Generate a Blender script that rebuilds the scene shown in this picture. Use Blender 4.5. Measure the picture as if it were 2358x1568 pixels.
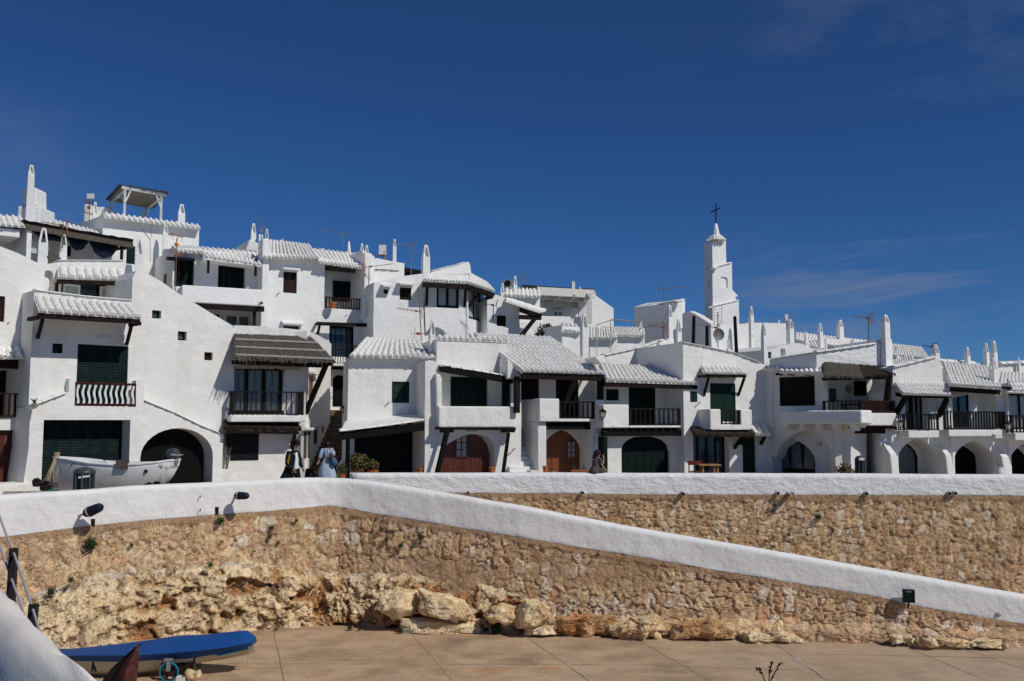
import bpy, math, random
import numpy as np
from mathutils import Vector, Matrix, geometry
from math import radians as R_, sin, cos, atan, tan, pi, sqrt, floor
random.seed(7); RNG = np.random.default_rng(11)
for o in list(bpy.data.objects): bpy.data.objects.remove(o)
S = bpy.context.scene; COL = S.collection
# ------------------------------------------------------------------ camera, sky, sun, exposure
FP = 2200.0; CU, CV = 1179.0, 784.0; HV = 970.0; ZC = 6.3
PITCH = atan((HV-CV)/FP)
cd = bpy.data.cameras.new('camera'); cam = bpy.data.objects.new('camera', cd); COL.objects.link(cam)
cam.location = (0,0,ZC); cam.rotation_euler = (pi/2+PITCH, 0, 0)
cd.sensor_width = 36; cd.lens = FP/2358*36; cd.clip_end = 5000; cd.clip_start = .1
S.camera = cam
SUN_EL, SUN_AZ = R_(43), R_(53)     # azimuth: to the right of the direction behind the camera
sund = Vector((sin(SUN_AZ)*cos(SUN_EL), -cos(SUN_AZ)*cos(SUN_EL), sin(SUN_EL)))
w = bpy.data.worlds.new('World'); S.world = w; w.use_nodes = True
nt = w.node_tree; N = nt.nodes; L = nt.links; N.clear()
sky = N.new('ShaderNodeTexSky'); sky.sky_type = 'NISHITA'; sky.sun_disc = False
sky.sun_elevation = SUN_EL; sky.sun_rotation = math.atan2(sund.x, sund.y)
sky.altitude = 3000; sky.air_density = 1.0; sky.dust_density = 0.0; sky.ozone_density = 4.0
bg = N.new('ShaderNodeBackground'); bg.inputs[1].default_value = 0.068
ou = N.new('ShaderNodeOutputWorld')
# thin cirrus wisps, mixed into the sky by direction
tc = N.new('ShaderNodeTexCoord')
def cirrus(rot, sc, seed, lo, hi, de, detail=7):
    mp = N.new('ShaderNodeMapping'); mp.inputs['Rotation'].default_value = rot; mp.inputs['Scale'].default_value = sc
    mp.inputs['Location'].default_value = (seed, seed*.7, seed*.3)
    nz = N.new('ShaderNodeTexNoise'); nz.inputs['Scale'].default_value = 1.0; nz.inputs['Detail'].default_value = detail
    nz.inputs['Roughness'].default_value = .62; nz.inputs['Distortion'].default_value = .5
    rp = N.new('ShaderNodeMapRange'); rp.inputs[1].default_value = lo; rp.inputs[2].default_value = hi; rp.inputs[4].default_value = de
    L.new(tc.outputs['Generated'], mp.inputs[0]); L.new(mp.outputs[0], nz.inputs[0]); L.new(nz.outputs[0], rp.inputs[0])
    return rp.outputs[0]
def math_(op, a, b):
    m = N.new('ShaderNodeMath'); m.operation = op
    for i, x in enumerate((a, b)):
        if isinstance(x, (int, float)): m.inputs[i].default_value = x
        else: L.new(x, m.inputs[i])
    m.use_clamp = op == 'ADD'
    return m.outputs[0]
sx = N.new('ShaderNodeSeparateXYZ'); L.new(tc.outputs['Generated'], sx.inputs[0])
def rng(sock, a, b, c=0.0, d=1.0):
    m = N.new('ShaderNodeMapRange'); m.interpolation_type = 'SMOOTHSTEP'
    for i, x in zip((1,2,3,4), (a,b,c,d)): m.inputs[i].default_value = x
    L.new(sock, m.inputs[0]); return m.outputs[0]
right = rng(sx.outputs[0], .10, .40)
c1 = cirrus((0, R_(14), 0), (2.2, 2.2, 9), 3.1, .44, .78, .6)
c2 = cirrus((0, R_(8), 0), (3.5, 3.5, 26), 8.3, .48, .72, .9)
low = math_('MULTIPLY', rng(sx.outputs[2], .06, .11), rng(sx.outputs[2], .22, .13))
high = rng(sx.outputs[2], .26, .36)
cl = math_('ADD', math_('MULTIPLY', math_('MULTIPLY', c1, high), right), math_('MULTIPLY', math_('MULTIPLY', c2, low), rng(sx.outputs[0], .15, .36)))
cleft = math_('MULTIPLY', math_('MULTIPLY', cirrus((0, R_(-18), 0), (3, 3, 14), 5.5, .42, .76, .35), rng(sx.outputs[0], -.34, -.46)), math_('MULTIPLY', rng(sx.outputs[2], .14, .2), rng(sx.outputs[2], .32, .24)))
cl = math_('ADD', cl, cleft)
hs = N.new('ShaderNodeHueSaturation'); hs.inputs['Saturation'].default_value = 1.0; hs.inputs['Value'].default_value = 1
tn = N.new('ShaderNodeMix'); tn.data_type = 'RGBA'; tn.blend_type = 'MULTIPLY'; tn.inputs[0].default_value = 1; tn.inputs[7].default_value = (.275,.535,.84,1)   # deep polarised blue
L.new(sky.outputs[0], tn.inputs[6]); L.new(tn.outputs[2], hs.inputs['Color'])
mx = N.new('ShaderNodeMix'); mx.data_type = 'RGBA'
mx.inputs[7].default_value = (2.4, 3.0, 4.6, 1)
L.new(cl, mx.inputs[0]); L.new(hs.outputs[0], mx.inputs[6]); L.new(mx.outputs[2], bg.inputs[0]); L.new(bg.outputs[0], ou.inputs[0])
sl = bpy.data.lights.new('sun', 'SUN'); sl.energy = 2.85; sl.angle = R_(.53); sl.color = (1, .96, .885)
so = bpy.data.objects.new('sun', sl); COL.objects.link(so); so.rotation_euler = sund.to_track_quat('Z', 'Y').to_euler()
S.view_settings.view_transform = 'Standard'; S.view_settings.look = 'None'; S.view_settings.exposure = 0.0; S.view_settings.gamma = 1
S.cycles.max_bounces = 7; S.cycles.diffuse_bounces = 4
# ------------------------------------------------------------------ photo geometry helpers
def ray(u, v):
    x = (u-CU)/FP; y = (CV-v)/FP
    return Vector((x, cos(PITCH)-y*sin(PITCH), sin(PITCH)+y*cos(PITCH)))
def P(u, v, Y):
    r = ray(u, v); t = Y/r.y
    return Vector((r.x*t, Y, ZC+r.z*t))
def PZ(u, v, z):
    r = ray(u, v); t = (z-ZC)/r.z
    return Vector((r.x*t, r.y*t, z))
TL = dict(A=(0,356.9,.2202), B=(0,662.1,.2202), C=(0,921.1,.2202), D=(0,1222.8,.2202), E=(403,460.6,.2202), F=(403,748.4,.2386),
          G=(748.4,489.3,.2202), H=(748.4,748.4,.2386), I=(1151.4,633.3,.1953), J=(1151.4,777.2,.2202), K=(1439.3,449,.2277),
          L=(1554.4,777.2,.2202), M=(1897.5,690.8,.1953), N=(1897.5,834.8,.2202), O=(403,1093.8,.3025), P=(921.1,1093.8,.3025),
          Q=(1439.3,1093.8,.3025), R=(1897.5,1093.8,.3025), U=(0,0,1))
def T(k, *a):
    u0, v0, s = TL[k]
    return [(u0+a[i]*s, v0+a[i+1]*s) for i in range(0, len(a), 2)]
class Pl:
    """vertical wall plane through two plan points given as (u, depth)"""
    def __init__(s, u0, Y0, u1, Y1):
        a = P(u0, HV, Y0); b = P(u1, HV, Y1)
        s.o = Vector((a.x, a.y, 0)); s.t = Vector((b.x-a.x, b.y-a.y, 0)); s.len = s.t.length; s.t.normalize()
        s.n = Vector((s.t.y, -s.t.x, 0))
    def q1(s, u, v, d=0.0):
        r = ray(u, v); c = Vector((0,0,ZC)); po = s.o + s.n*d
        t = (po-c).dot(s.n)/r.dot(s.n); p = c + r*t
        return ((p-s.o).dot(s.t), p.z)
    def q(s, pts, d=0.0): return [s.q1(u, v, d) for u, v in pts]
    def rc(s, k, x0, y0, x1, y1, d=0.0):
        (u0,v0),(u1,v1) = T(k, x0,y0,x1,y1); um, vm = (u0+u1)/2, (v0+v1)/2
        s0 = s.q1(u0, vm, d)[0]; s1 = s.q1(u1, vm, d)[0]; z1 = s.q1(um, v0, d)[1]; z0 = s.q1(um, v1, d)[1]
        return (s0, s1, z0, z1)
    def w(s, a, z, d=0.0):
        p = s.o + s.t*a + s.n*d
        return Vector((p.x, p.y, z))
def rect(r): s0,s1,z0,z1 = r; return [(s0,z0),(s1,z0),(s1,z1),(s0,z1)]
# ------------------------------------------------------------------ mesh buffer
class MB:
    def __init__(s): s.v = []; s.f = []
    def add(s, vs, fs):
        b = len(s.v); s.v += [tuple(x) for x in vs]; s.f += [tuple(b+i for i in f) for f in fs]; return s
    def box8(s, c): return s.add(c, [(0,3,2,1),(4,5,6,7),(0,1,5,4),(1,2,6,5),(2,3,7,6),(3,0,4,7)])
    def pbox(s, pl, s0, s1, z0, z1, d0, d1):
        return s.box8([pl.w(s0,z0,d0), pl.w(s1,z0,d0), pl.w(s1,z0,d1), pl.w(s0,z0,d1), pl.w(s0,z1,d0), pl.w(s1,z1,d0), pl.w(s1,z1,d1), pl.w(s0,z1,d1)])
    def box(s, x0,x1,y0,y1,z0,z1): return s.box8([(x0,y0,z0),(x1,y0,z0),(x1,y1,z0),(x0,y1,z0),(x0,y0,z1),(x1,y0,z1),(x1,y1,z1),(x0,y1,z1)])
    def beam(s, a, b, w, h, up=Vector((0,0,1))):
        a = Vector(a); b = Vector(b); d = (b-a).normalized()
        if abs(d.dot(up)) > .98: up = Vector((0,1,0))
        x = d.cross(up).normalized()*w/2; y = x.cross(d).normalized()*h/2
        return s.box8([a-x-y, a+x-y, a+x+y, a-x+y, b-x-y, b+x-y, b+x+y, b-x+y])
    def tube(s, pts, r, n=6, cap=True):
        pts = [Vector(p) for p in pts]; rr = r if isinstance(r, (list, tuple)) else [r]*len(pts)
        rings = []; px = None
        for i, p in enumerate(pts):
            d = (pts[min(i+1, len(pts)-1)] - pts[max(i-1, 0)]).normalized()
            if px is None:
                px = d.orthogonal().normalized()
            px = (px - d*px.dot(d)).normalized(); py = d.cross(px)
            rings.append([p + (px*cos(2*pi*k/n) + py*sin(2*pi*k/n))*rr[i] for k in range(n)])
        return s.loft(rings, cap)
    def loft(s, rings, cap=True, closed=True):
        n = len(rings[0]); vs = [v for r in rings for v in r]; fs = []
        for i in range(len(rings)-1):
            for k in range(n if closed else n-1):
                k2 = (k+1) % n; fs.append((i*n+k, i*n+k2, (i+1)*n+k2, (i+1)*n+k))
        if cap: fs.append(tuple(range(n-1, -1, -1))); fs.append(tuple((len(rings)-1)*n+k for k in range(n)))
        return s.add(vs, fs)
    def ell(s, c, rx, ry, rz, n=10, m=7, rot=None):
        c = Vector(c); vs = []; fs = []
        for i in range(m+1):
            a = pi*i/m
            for k in range(n):
                p = Vector((rx*sin(a)*cos(2*pi*k/n), ry*sin(a)*sin(2*pi*k/n), rz*cos(a)))
                if rot: p = rot @ p
                vs.append(c+p)
        for i in range(m):
            for k in range(n): fs.append((i*n+k, (i+1)*n+k, (i+1)*n+(k+1)%n, i*n+(k+1)%n))
        return s.add(vs, fs)
    def prism(s, pl, poly, holes, d0, d1, hd=None, close=True):
        """solid with front face at d0 (polygon poly with holes), back at d1; each hole goes back by hd[i] and is closed there"""
        loops = [poly]+list(holes)
        tri = geometry.tessellate_polygon([[Vector((a, z, 0)) for a, z in lp] for lp in loops])
        flat = [p for lp in loops for p in lp]
        b = len(s.v); s.v += [tuple(pl.w(a, z, d0)) for a, z in flat]; s.f += [tuple(b+i for i in t) for t in tri]
        b2 = len(s.v); s.v += [tuple(pl.w(a, z, d1)) for a, z in poly]; n = len(poly)
        s.f += [(b+i, b+(i+1)%n, b2+(i+1)%n, b2+i) for i in range(n)]; s.f.append(tuple(b2+i for i in range(n-1,-1,-1)))
        off = n
        for i, h in enumerate(holes):
            m = len(h); dd = d0-(hd[i] if hd else .3); b3 = len(s.v); s.v += [tuple(pl.w(a, z, dd)) for a, z in h]
            s.f += [(b+off+(k+1)%m, b+off+k, b3+k, b3+(k+1)%m) for k in range(m)]
            s.f.append(tuple(b3+k for k in range(m))); off += m
        return s
    def build(s, name, mat, parent=None, bevel=0, seg=2, smooth=False, norm=True):
        me = bpy.data.meshes.new(name); me.from_pydata(s.v, [], s.f); me.update()
        if norm:
            import bmesh
            bm = bmesh.new(); bm.from_mesh(me); bmesh.ops.recalc_face_normals(bm, faces=bm.faces); bm.to_mesh(me); bm.free()
        o = bpy.data.objects.new(name, me); COL.objects.link(o); me.materials.append(MAT[mat] if isinstance(mat, str) else mat)
        if parent: o.parent = parent; o.matrix_parent_inverse = Matrix.Translation(-Vector(parent.location))
        if smooth:
            for p in me.polygons: p.use_smooth = True
            if smooth != True: me.set_sharp_from_angle(angle=R_(smooth))
        if bevel:
            md = o.modifiers.new('bevel', 'BEVEL'); md.width = bevel; md.segments = seg; md.limit_method = 'ANGLE'; md.angle_limit = R_(38)
        return o
def root(name, loc, label, cat, group=None, kind=None):
    o = bpy.data.objects.new(name, None); COL.objects.link(o); o.location = loc; o.empty_display_size = .2
    o['label'] = label; o['category'] = cat
    if group: o['group'] = group
    if kind: o['kind'] = kind
    return o
def tag(o, label=None, cat=None, group=None, kind=None):
    if label: o['label'] = label
    if cat: o['category'] = cat
    if group: o['group'] = group
    if kind: o['kind'] = kind
    return o
# ------------------------------------------------------------------ materials
MAT = {}
def mat(name, col, rough=.8, bump=0, bscale=20, var=0, vscale=3, spec=.3, metal=0, stretch=None, bump2=0, b2scale=2.5, stain=None, coat=0, extra=None):
    m = bpy.data.materials.new(name); m.use_nodes = True; MAT[name] = m
    nt = m.node_tree; N = nt.nodes; L = nt.links; b = N['Principled BSDF']
    b.inputs['Roughness'].default_value = rough; b.inputs['Base Color'].default_value = (*col, 1); b.inputs['Metallic'].default_value = metal
    b.inputs['Specular IOR Level'].default_value = spec if max(col) > .05 or metal or rough < .2 else spec*.4; b.inputs['Coat Weight'].default_value = coat
    tc = N.new('ShaderNodeTexCoord'); src = tc.outputs['Object']
    if stretch:
        mp = N.new('ShaderNodeMapping'); mp.inputs['Scale'].default_value = stretch; L.new(src, mp.inputs[0]); src = mp.outputs[0]
    cs = None
    if var or stain:
        nz = N.new('ShaderNodeTexNoise'); nz.inputs['Scale'].default_value = vscale; nz.inputs['Detail'].default_value = 6; L.new(src, nz.inputs[0])
        mr = N.new('ShaderNodeMapRange'); mr.inputs[1].default_value = .3; mr.inputs[2].default_value = .7; mr.inputs[3].default_value = 1-var; mr.inputs[4].default_value = 1+var*.6
        L.new(nz.outputs[0], mr.inputs[0])
        mu = N.new('ShaderNodeMix'); mu.data_type = 'RGBA'; mu.blend_type = 'MULTIPLY'; mu.inputs[0].default_value = 1; mu.inputs[6].default_value = (*col, 1)
        L.new(mr.outputs[0], mu.inputs[7]); cs = mu.outputs[2]
    if stain:
        nz2 = N.new('ShaderNodeTexNoise'); nz2.inputs['Scale'].default_value = stain[1]; nz2.inputs['Detail'].default_value = 8; nz2.inputs['Roughness'].default_value = .65
        mp2 = N.new('ShaderNodeMapping'); mp2.inputs['Scale'].default_value = (1,1,stain[3] if len(stain) > 3 else .35); mp2.inputs['Location'].default_value = (5,3,1)
        L.new(tc.outputs['Object'], mp2.inputs[0]); L.new(mp2.outputs[0], nz2.inputs[0])
        mr2 = N.new('ShaderNodeMapRange'); mr2.inputs[1].default_value = .5; mr2.inputs[2].default_value = .78; mr2.inputs[4].default_value = stain[2]
        L.new(nz2.outputs[0], mr2.inputs[0])
        m2 = N.new('ShaderNodeMix'); m2.data_type = 'RGBA'; m2.inputs[7].default_value = (*stain[0], 1)
        L.new(mr2.outputs[0], m2.inputs[0]); L.new(cs, m2.inputs[6]); cs = m2.outputs[2]
    if cs: L.new(cs, b.inputs['Base Color'])
    last = None
    for (st, sc, det) in ((bump2, b2scale, 2), (bump, bscale, 5)):
        if st:
            nb = N.new('ShaderNodeTexNoise'); nb.inputs['Scale'].default_value = sc; nb.inputs['Detail'].default_value = det; L.new(src, nb.inputs[0])
            bp = N.new('ShaderNodeBump'); bp.inputs['Strength'].default_value = 1; bp.inputs['Distance'].default_value = st; L.new(nb.outputs[0], bp.inputs['Height'])
            if last: L.new(last, bp.inputs['Normal'])
            last = bp.outputs[0]
    if last: L.new(last, b.inputs['Normal'])
    if extra: extra(N, L, b, tc)
    return m
WH = (.82, .808, .775)
mat('stucco', WH, .88, .018, 14, .035, 1.3, .15, bump2=.05, b2scale=2.2, stain=((.60,.56,.48), 1.1, .55, .22))
mat('stucco_far', (.815,.81,.79), .88, .02, 10, .04, .8, .15, bump2=.05, b2scale=1.8, stain=((.66,.63,.57), .7, .35))
mat('stucco_smooth', (.87,.86,.83), .85, .012, 9, .035, 1.0, .15, bump2=.035, b2scale=3, stain=((.63,.60,.54), .7, .32))
mat('stucco_rough', (.86,.855,.84), .9, .026, 11, .03, 1.5, .12, bump2=.06, b2scale=3.2, stain=((.68,.66,.60), .8, .25), stretch=(.8,.8,1.3))
mat('tile_white', (.84,.83,.79), .85, .008, 25, .05, 2.5, .15, stain=((.60,.54,.44), 2.2, .5, 1))
mat('cream', (.72,.70,.64), .85, .01, 12, .04, 2)
mat('shutter_green', (.006,.017,.017), .6, .003, 30, .4, 5, .25, stain=((.035,.06,.06), 4, .3, .08))
mat('shutter_green_lit', (.008,.028,.020), .5, .003, 30, .3, 5, .35)  # lighter copy of shutter_green, sunlight put into the colour
mat('green_black', (.003,.010,.009), .6, 0, 1, .2, 4, .3)
mat('wood_black', (.005,.0045,.0045), .6, .004, 30, .3, 6, .3)
mat('wood_dark', (.014,.008,.006), .65, .006, 30, .35, 6, .3)
mat('wood_brown', (.028,.014,.009), .6, .006, 30, .35, 5, .3, stretch=(1,1,.3))
mat('wood_grey', (.10,.085,.07), .8, .008, 25, .35, 6, .2)
mat('door_red', (.10,.022,.009), .45, .004, 20, .25, 3, .4, stretch=(1,1,.2))
mat('door_brown', (.20,.058,.015), .45, .004, 20, .3, 3, .4, stretch=(1,1,.2))
mat('rail_red', (.045,.012,.009), .5, .003, 30, .3, 5, .3)
mat('rail_dark', (.016,.011,.010), .5, .002, 30, .2, 5, .3)
mat('metal_black', (.008,.008,.009), .45, 0, 1, 0, 1, .4)
mat('glass', (.02,.03,.04), .08, 0, 1, 0, 1, .6)
mat('glass_dim', (.10,.12,.13), .15, 0, 1, .2, 2, .5)
mat('curtain', (.42,.46,.46), .9, .02, 6, .15, 4, .1, stretch=(8,8,.4))
mat('white_paint', (.72,.73,.72), .5, .002, 30, .05, 4, .3)
mat('straw', (.115,.098,.082), .95, .03, 14, .6, 10, .05, stretch=(3,3,1))
mat('straw_dark', (.045,.037,.031), .95, .03, 14, .5, 10, .05, stretch=(3,3,1))
mat('reed_light', (.38,.36,.33), .95, .02, 12, .4, 12, .05, stretch=(4,4,.3))
mat('terracotta', (.42,.135,.05), .8, .003, 20, .15, 6)
mat('leaf', (.055,.085,.025), .75, 0, 1, .5, 9, .2)
mat('leaf_dry', (.11,.095,.03), .8, 0, 1, .5, 9, .2)
mat('leaf_dark', (.030,.058,.018), .75, 0, 1, .5, 9, .2)
mat('flower_pink', (.25,.06,.06), .8)
mat('bin_grey', (.045,.055,.065), .4, 0, 1, .1, 3, .45)
mat('bin_dark', (.020,.026,.032), .4, 0, 1, .1, 3, .4)
mat('hull_white', (.72,.72,.69), .4, .003, 8, .08, 3, .4, stain=((.33,.29,.22), 2.2, .55, 1), stretch=(1,1,2))
mat('hull_cream', (.58,.52,.38), .5, 0, 1, .1, 3, .3)
mat('tarp_blue', (.006,.070,.27), .7, .012, 5, .12, 3, .3)
mat('tarp_navy', (.012,.018,.034), .5, .01, 14, .2, 8, .35)
mat('rope', (.40,.32,.20), .9, .004, 60, .3, 30)
mat('rust', (.12,.035,.028), .85, .006, 30, .6, 8, .2)
mat('rust_dark', (.03,.02,.018), .85, .006, 30, .5, 8, .2)
mat('ant_metal', (.30,.31,.32), .4, 0, 1, .1, 9, .5, .6)
mat('ant_orange', (.62,.22,.02), .5)
mat('ant_red', (.45,.10,.05), .6)
mat('ant_rust', (.23,.12,.06), .8, 0, 1, .3, 9)
mat('plastic_white', (.70,.71,.70), .5)
mat('plastic_grey', (.25,.26,.27), .5)
mat('teal', (.01,.22,.34), .45)
mat('skin', (.42,.23,.15), .6, 0, 1, 0, 1, .3)
mat('skin_tan', (.33,.17,.10), .6, 0, 1, 0, 1, .3)
mat('hair', (.008,.006,.006), .45, .003, 60, 0, 1, .4)
mat('hair_brown', (.022,.011,.010), .5, .003, 60, 0, 1, .4)
mat('coat', (.010,.012,.018), .8, .006, 9)
mat('trousers', (.008,.008,.010), .8)
mat('shirt', (.72,.74,.80), .85, .01, 8)
mat('dress_blue', (.36,.45,.58), .9, .03, 7, .1, 8)
mat('dress_grey', (.105,.090,.090), .9, .01, 12, .75, 42, .1)
mat('denim', (.05,.11,.20), .85)
mat('bag_brown', (.07,.03,.03), .7)
mat('yellow_print', (.62,.46,.03), .7)
mat('ink', (.025,.025,.03), .7)
mat('plaque', (.50,.42,.22), .6, 0, 1, .1, 9)
mat('table_wood', (.42,.22,.09), .6, .003, 20, .2, 5)
mat('chair_red', (.16,.02,.015), .6)
mat('lamp_glass', (.55,.50,.38), .3)
mat('cable', (.55,.55,.55), .6)
mat('steps_stone', (.20,.135,.085), .92, .03, 9, .45, 5, .1, stain=((.33,.22,.13), 5, .6, 1))
mat('pipe_clay', (.45,.40,.34), .8, .004, 30, .3, 9)
mat('post_brown', (.035,.028,.026), .7, .003, 30, .2, 5)
mat('rail_grey', (.40,.38,.40), .5)
# ------------------------------------------------------------------ numpy noise
def _h(ix, iy, seed):
    n = (ix.astype(np.int64)*374761393 + iy.astype(np.int64)*668265263 + seed*974634777) & 0xffffffff
    n = ((n ^ (n >> 13))*1274126177) & 0xffffffff
    return ((n ^ (n >> 16)) & 0xffffff)/float(0xffffff)
def vn(x, y, seed=0):
    ix = np.floor(x); iy = np.floor(y); fx = x-ix; fy = y-iy; fx = fx*fx*(3-2*fx); fy = fy*fy*(3-2*fy)
    ix = ix.astype(np.int64); iy = iy.astype(np.int64)
    a = _h(ix,iy,seed); b = _h(ix+1,iy,seed); c = _h(ix,iy+1,seed); d = _h(ix+1,iy+1,seed)
    return (a*(1-fx)+b*fx)*(1-fy) + (c*(1-fx)+d*fx)*fy
def fbm(x, y, seed=0, o=4, g=.5):
    r = 0; a = 1; t = 0
    for i in range(o):
        r = r + a*vn(x*2**i+i*17.3, y*2**i-i*9.1, seed+i); t += a; a *= g
    return r/t
def sst(a, b, x): t = np.clip((x-a)/(b-a), 0, 1); return t*t*(3-2*t)
def voronoi(x, y, cw, ch, seed, wamp=.22, jit=.85, pw=2.6):
    gx = x/cw; gy = y/ch
    gy = gy; ix = np.floor(gx).astype(np.int64); iy = np.floor(gy).astype(np.int64)
    f1 = np.full(x.shape, 9.0); f2 = np.full(x.shape, 9.0); idv = np.zeros(x.shape); id2 = np.zeros(x.shape)
    for dy in (-2,-1,0,1,2):
        for dx in (-2,-1,0,1,2):
            cx = ix+dx; cy = iy+dy
            px = cx+.5+(_h(cx,cy,seed)-.5)*jit + ((cy % 2)*.5-.25); py = cy+.5+(_h(cx,cy,seed+5)-.5)*jit*.8
            w_ = (_h(cx,cy,seed+9)-.5)*2*wamp
            ax = np.abs(gx-px); ay = np.abs(gy-py)
            d = (ax**pw+ay**pw)**(1/pw) - w_
            better = d < f1
            f2 = np.where(better, f1, np.minimum(f2, d)); idv = np.where(better, _h(cx,cy,seed+21), idv); id2 = np.where(better, _h(cx,cy,seed+33), id2)
            f1 = np.where(better, d, f1)
    return f1, f2-f1, idv, id2
def grid_obj(name, X, Y, Z, mat_, parent=None, attrs=None, smooth=True):
    nj, ni = X.shape; co = np.stack([X, Y, Z], -1).reshape(-1, 3)
    j, i = np.meshgrid(np.arange(nj-1), np.arange(ni-1), indexing='ij'); a = (j*ni+i).ravel()
    f = np.stack([a, a+1, a+1+ni, a+ni], 1)
    me = bpy.data.meshes.new(name); me.vertices.add(len(co)); me.vertices.foreach_set('co', co.astype(np.float32).ravel())
    me.loops.add(f.size); me.loops.foreach_set('vertex_index', f.astype(np.int32).ravel())
    me.polygons.add(len(f)); me.polygons.foreach_set('loop_start', np.arange(0, f.size, 4, dtype=np.int32))
    me.update(calc_edges=True)
    if smooth: me.polygons.foreach_set('use_smooth', np.ones(len(f), dtype=bool))
    for k, v in (attrs or {}).items():
        at = me.attributes.new(k, 'FLOAT', 'POINT'); at.data.foreach_set('value', v.astype(np.float32).ravel())
    o = bpy.data.objects.new(name, me); COL.objects.link(o); me.materials.append(MAT[mat_])
    if parent: o.parent = parent; o.matrix_parent_inverse = Matrix.Translation(-Vector(parent.location))
    return o
def attr_mat(name, ramp, mortar, bump, bscale, pit=.5, mort_attr='mort', rough=.92, tint=None):
    m = bpy.data.materials.new(name); m.use_nodes = True; MAT[name] = m
    nt = m.node_tree; N = nt.nodes; L = nt.links; b = N['Principled BSDF']; b.inputs['Roughness'].default_value = rough; b.inputs['Specular IOR Level'].default_value = .1
    at = N.new('ShaderNodeAttribute'); at.attribute_name = 'rnd'; am = N.new('ShaderNodeAttribute'); am.attribute_name = mort_attr
    cr = N.new('ShaderNodeValToRGB'); cr.color_ramp.interpolation = 'LINEAR'
    el = cr.color_ramp.elements
    while len(el) < len(ramp): el.new(.5)
    for e, (p, c) in zip(el, ramp): e.position = p; e.color = (*c, 1)
    L.new(at.outputs['Fac'], cr.inputs[0])
    tc = N.new('ShaderNodeTexCoord')
    nz = N.new('ShaderNodeTexNoise'); nz.inputs['Scale'].default_value = 9; nz.inputs['Detail'].default_value = 8; nz.inputs['Roughness'].default_value = .7; L.new(tc.outputs['Object'], nz.inputs[0])
    mr = N.new('ShaderNodeMapRange'); mr.inputs[1].default_value = .3; mr.inputs[2].default_value = .72; mr.inputs[3].default_value = .72; mr.inputs[4].default_value = 1.38; L.new(nz.outputs[0], mr.inputs[0])
    mu = N.new('ShaderNodeMix'); mu.data_type = 'RGBA'; mu.blend_type = 'MULTIPLY'; mu.inputs[0].default_value = 1; L.new(cr.outputs[0], mu.inputs[6]); L.new(mr.outputs[0], mu.inputs[7])
    m2 = N.new('ShaderNodeMix'); m2.data_type = 'RGBA'; m2.inputs[6].default_value = (*mortar, 1)
    # mortar colour varies as well
    n3 = N.new('ShaderNodeTexNoise'); n3.inputs['Scale'].default_value = 1.1; n3.inputs['Detail'].default_value = 5; L.new(tc.outputs['Object'], n3.inputs[0])
    r3 = N.new('ShaderNodeMapRange'); r3.inputs[1].default_value = .35; r3.inputs[2].default_value = .65; r3.inputs[3].default_value = .95; r3.inputs[4].default_value = 1.2; L.new(n3.outputs[0], r3.inputs[0])
    L.new(am.outputs['Fac'], m2.inputs[0]); L.new(mu.outputs[2], m2.inputs[7])
    m3 = N.new('ShaderNodeMix'); m3.data_type = 'RGBA'; m3.blend_type = 'MULTIPLY'; m3.inputs[0].default_value = 1; L.new(m2.outputs[2], m3.inputs[6]); L.new(r3.outputs[0], m3.inputs[7])
    out = m3.outputs[2]
    # limestone pores, dirt and the shade inside them painted dark
    vo = N.new('ShaderNodeTexVoronoi'); vo.inputs['Scale'].default_value = 16; vo.inputs['Randomness'].default_value = 1
    n4 = N.new('ShaderNodeTexNoise'); n4.inputs['Scale'].default_value = 2.6; n4.inputs['Detail'].default_value = 3; L.new(tc.outputs['Object'], n4.inputs[0]); L.new(tc.outputs['Object'], vo.inputs[0])
    sub = N.new('ShaderNodeMath'); sub.operation = 'MULTIPLY_ADD'; sub.inputs[1].default_value = .9; sub.inputs[2].default_value = -.18; L.new(n4.outputs[0], sub.inputs[0])
    r4 = N.new('ShaderNodeMath'); r4.operation = 'SUBTRACT'; L.new(sub.outputs[0], r4.inputs[0]); L.new(vo.outputs['Distance'], r4.inputs[1])
    r5 = N.new('ShaderNodeMapRange'); r5.inputs[1].default_value = 0; r5.inputs[2].default_value = .1; L.new(r4.outputs[0], r5.inputs[0])
    pm = N.new('ShaderNodeMath'); pm.operation = 'MULTIPLY'; pm.inputs[1].default_value = pit; L.new(r5.outputs[0], pm.inputs[0])
    m5 = N.new('ShaderNodeMix'); m5.data_type = 'RGBA'; m5.inputs[7].default_value = (.10,.055,.03, 1); L.new(pm.outputs[0], m5.inputs[0]); L.new(out, m5.inputs[6]); out = m5.outputs[2]
    L.new(out, b.inputs['Base Color'])
    hb = N.new('ShaderNodeMath'); hb.operation = 'SUBTRACT'; L.new(nz.outputs[0], hb.inputs[0]); L.new(r5.outputs[0], hb.inputs[1])
    bp = N.new('ShaderNodeBump'); bp.inputs['Distance'].default_value = bump; L.new(hb.outputs[0], bp.inputs['Height']); L.new(bp.outputs[0], b.inputs['Normal'])
    return m
attr_mat('stonework', [(0,(.46,.28,.15)),(.2,(.66,.44,.26)),(.4,(.58,.38,.20)),(.58,(.76,.58,.36)),(.74,(.64,.43,.23)),(.88,(.80,.68,.53)),(1,(.60,.27,.10))], (.46,.30,.175), .055, 9, .6)
attr_mat('stonework_back', [(0,(.40,.24,.13)),(.2,(.62,.42,.24)),(.4,(.52,.32,.17)),(.58,(.72,.53,.33)),(.74,(.58,.38,.21)),(.88,(.76,.64,.48)),(1,(.48,.25,.11))], (.42,.275,.155), .055, 9, .5)
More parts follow.
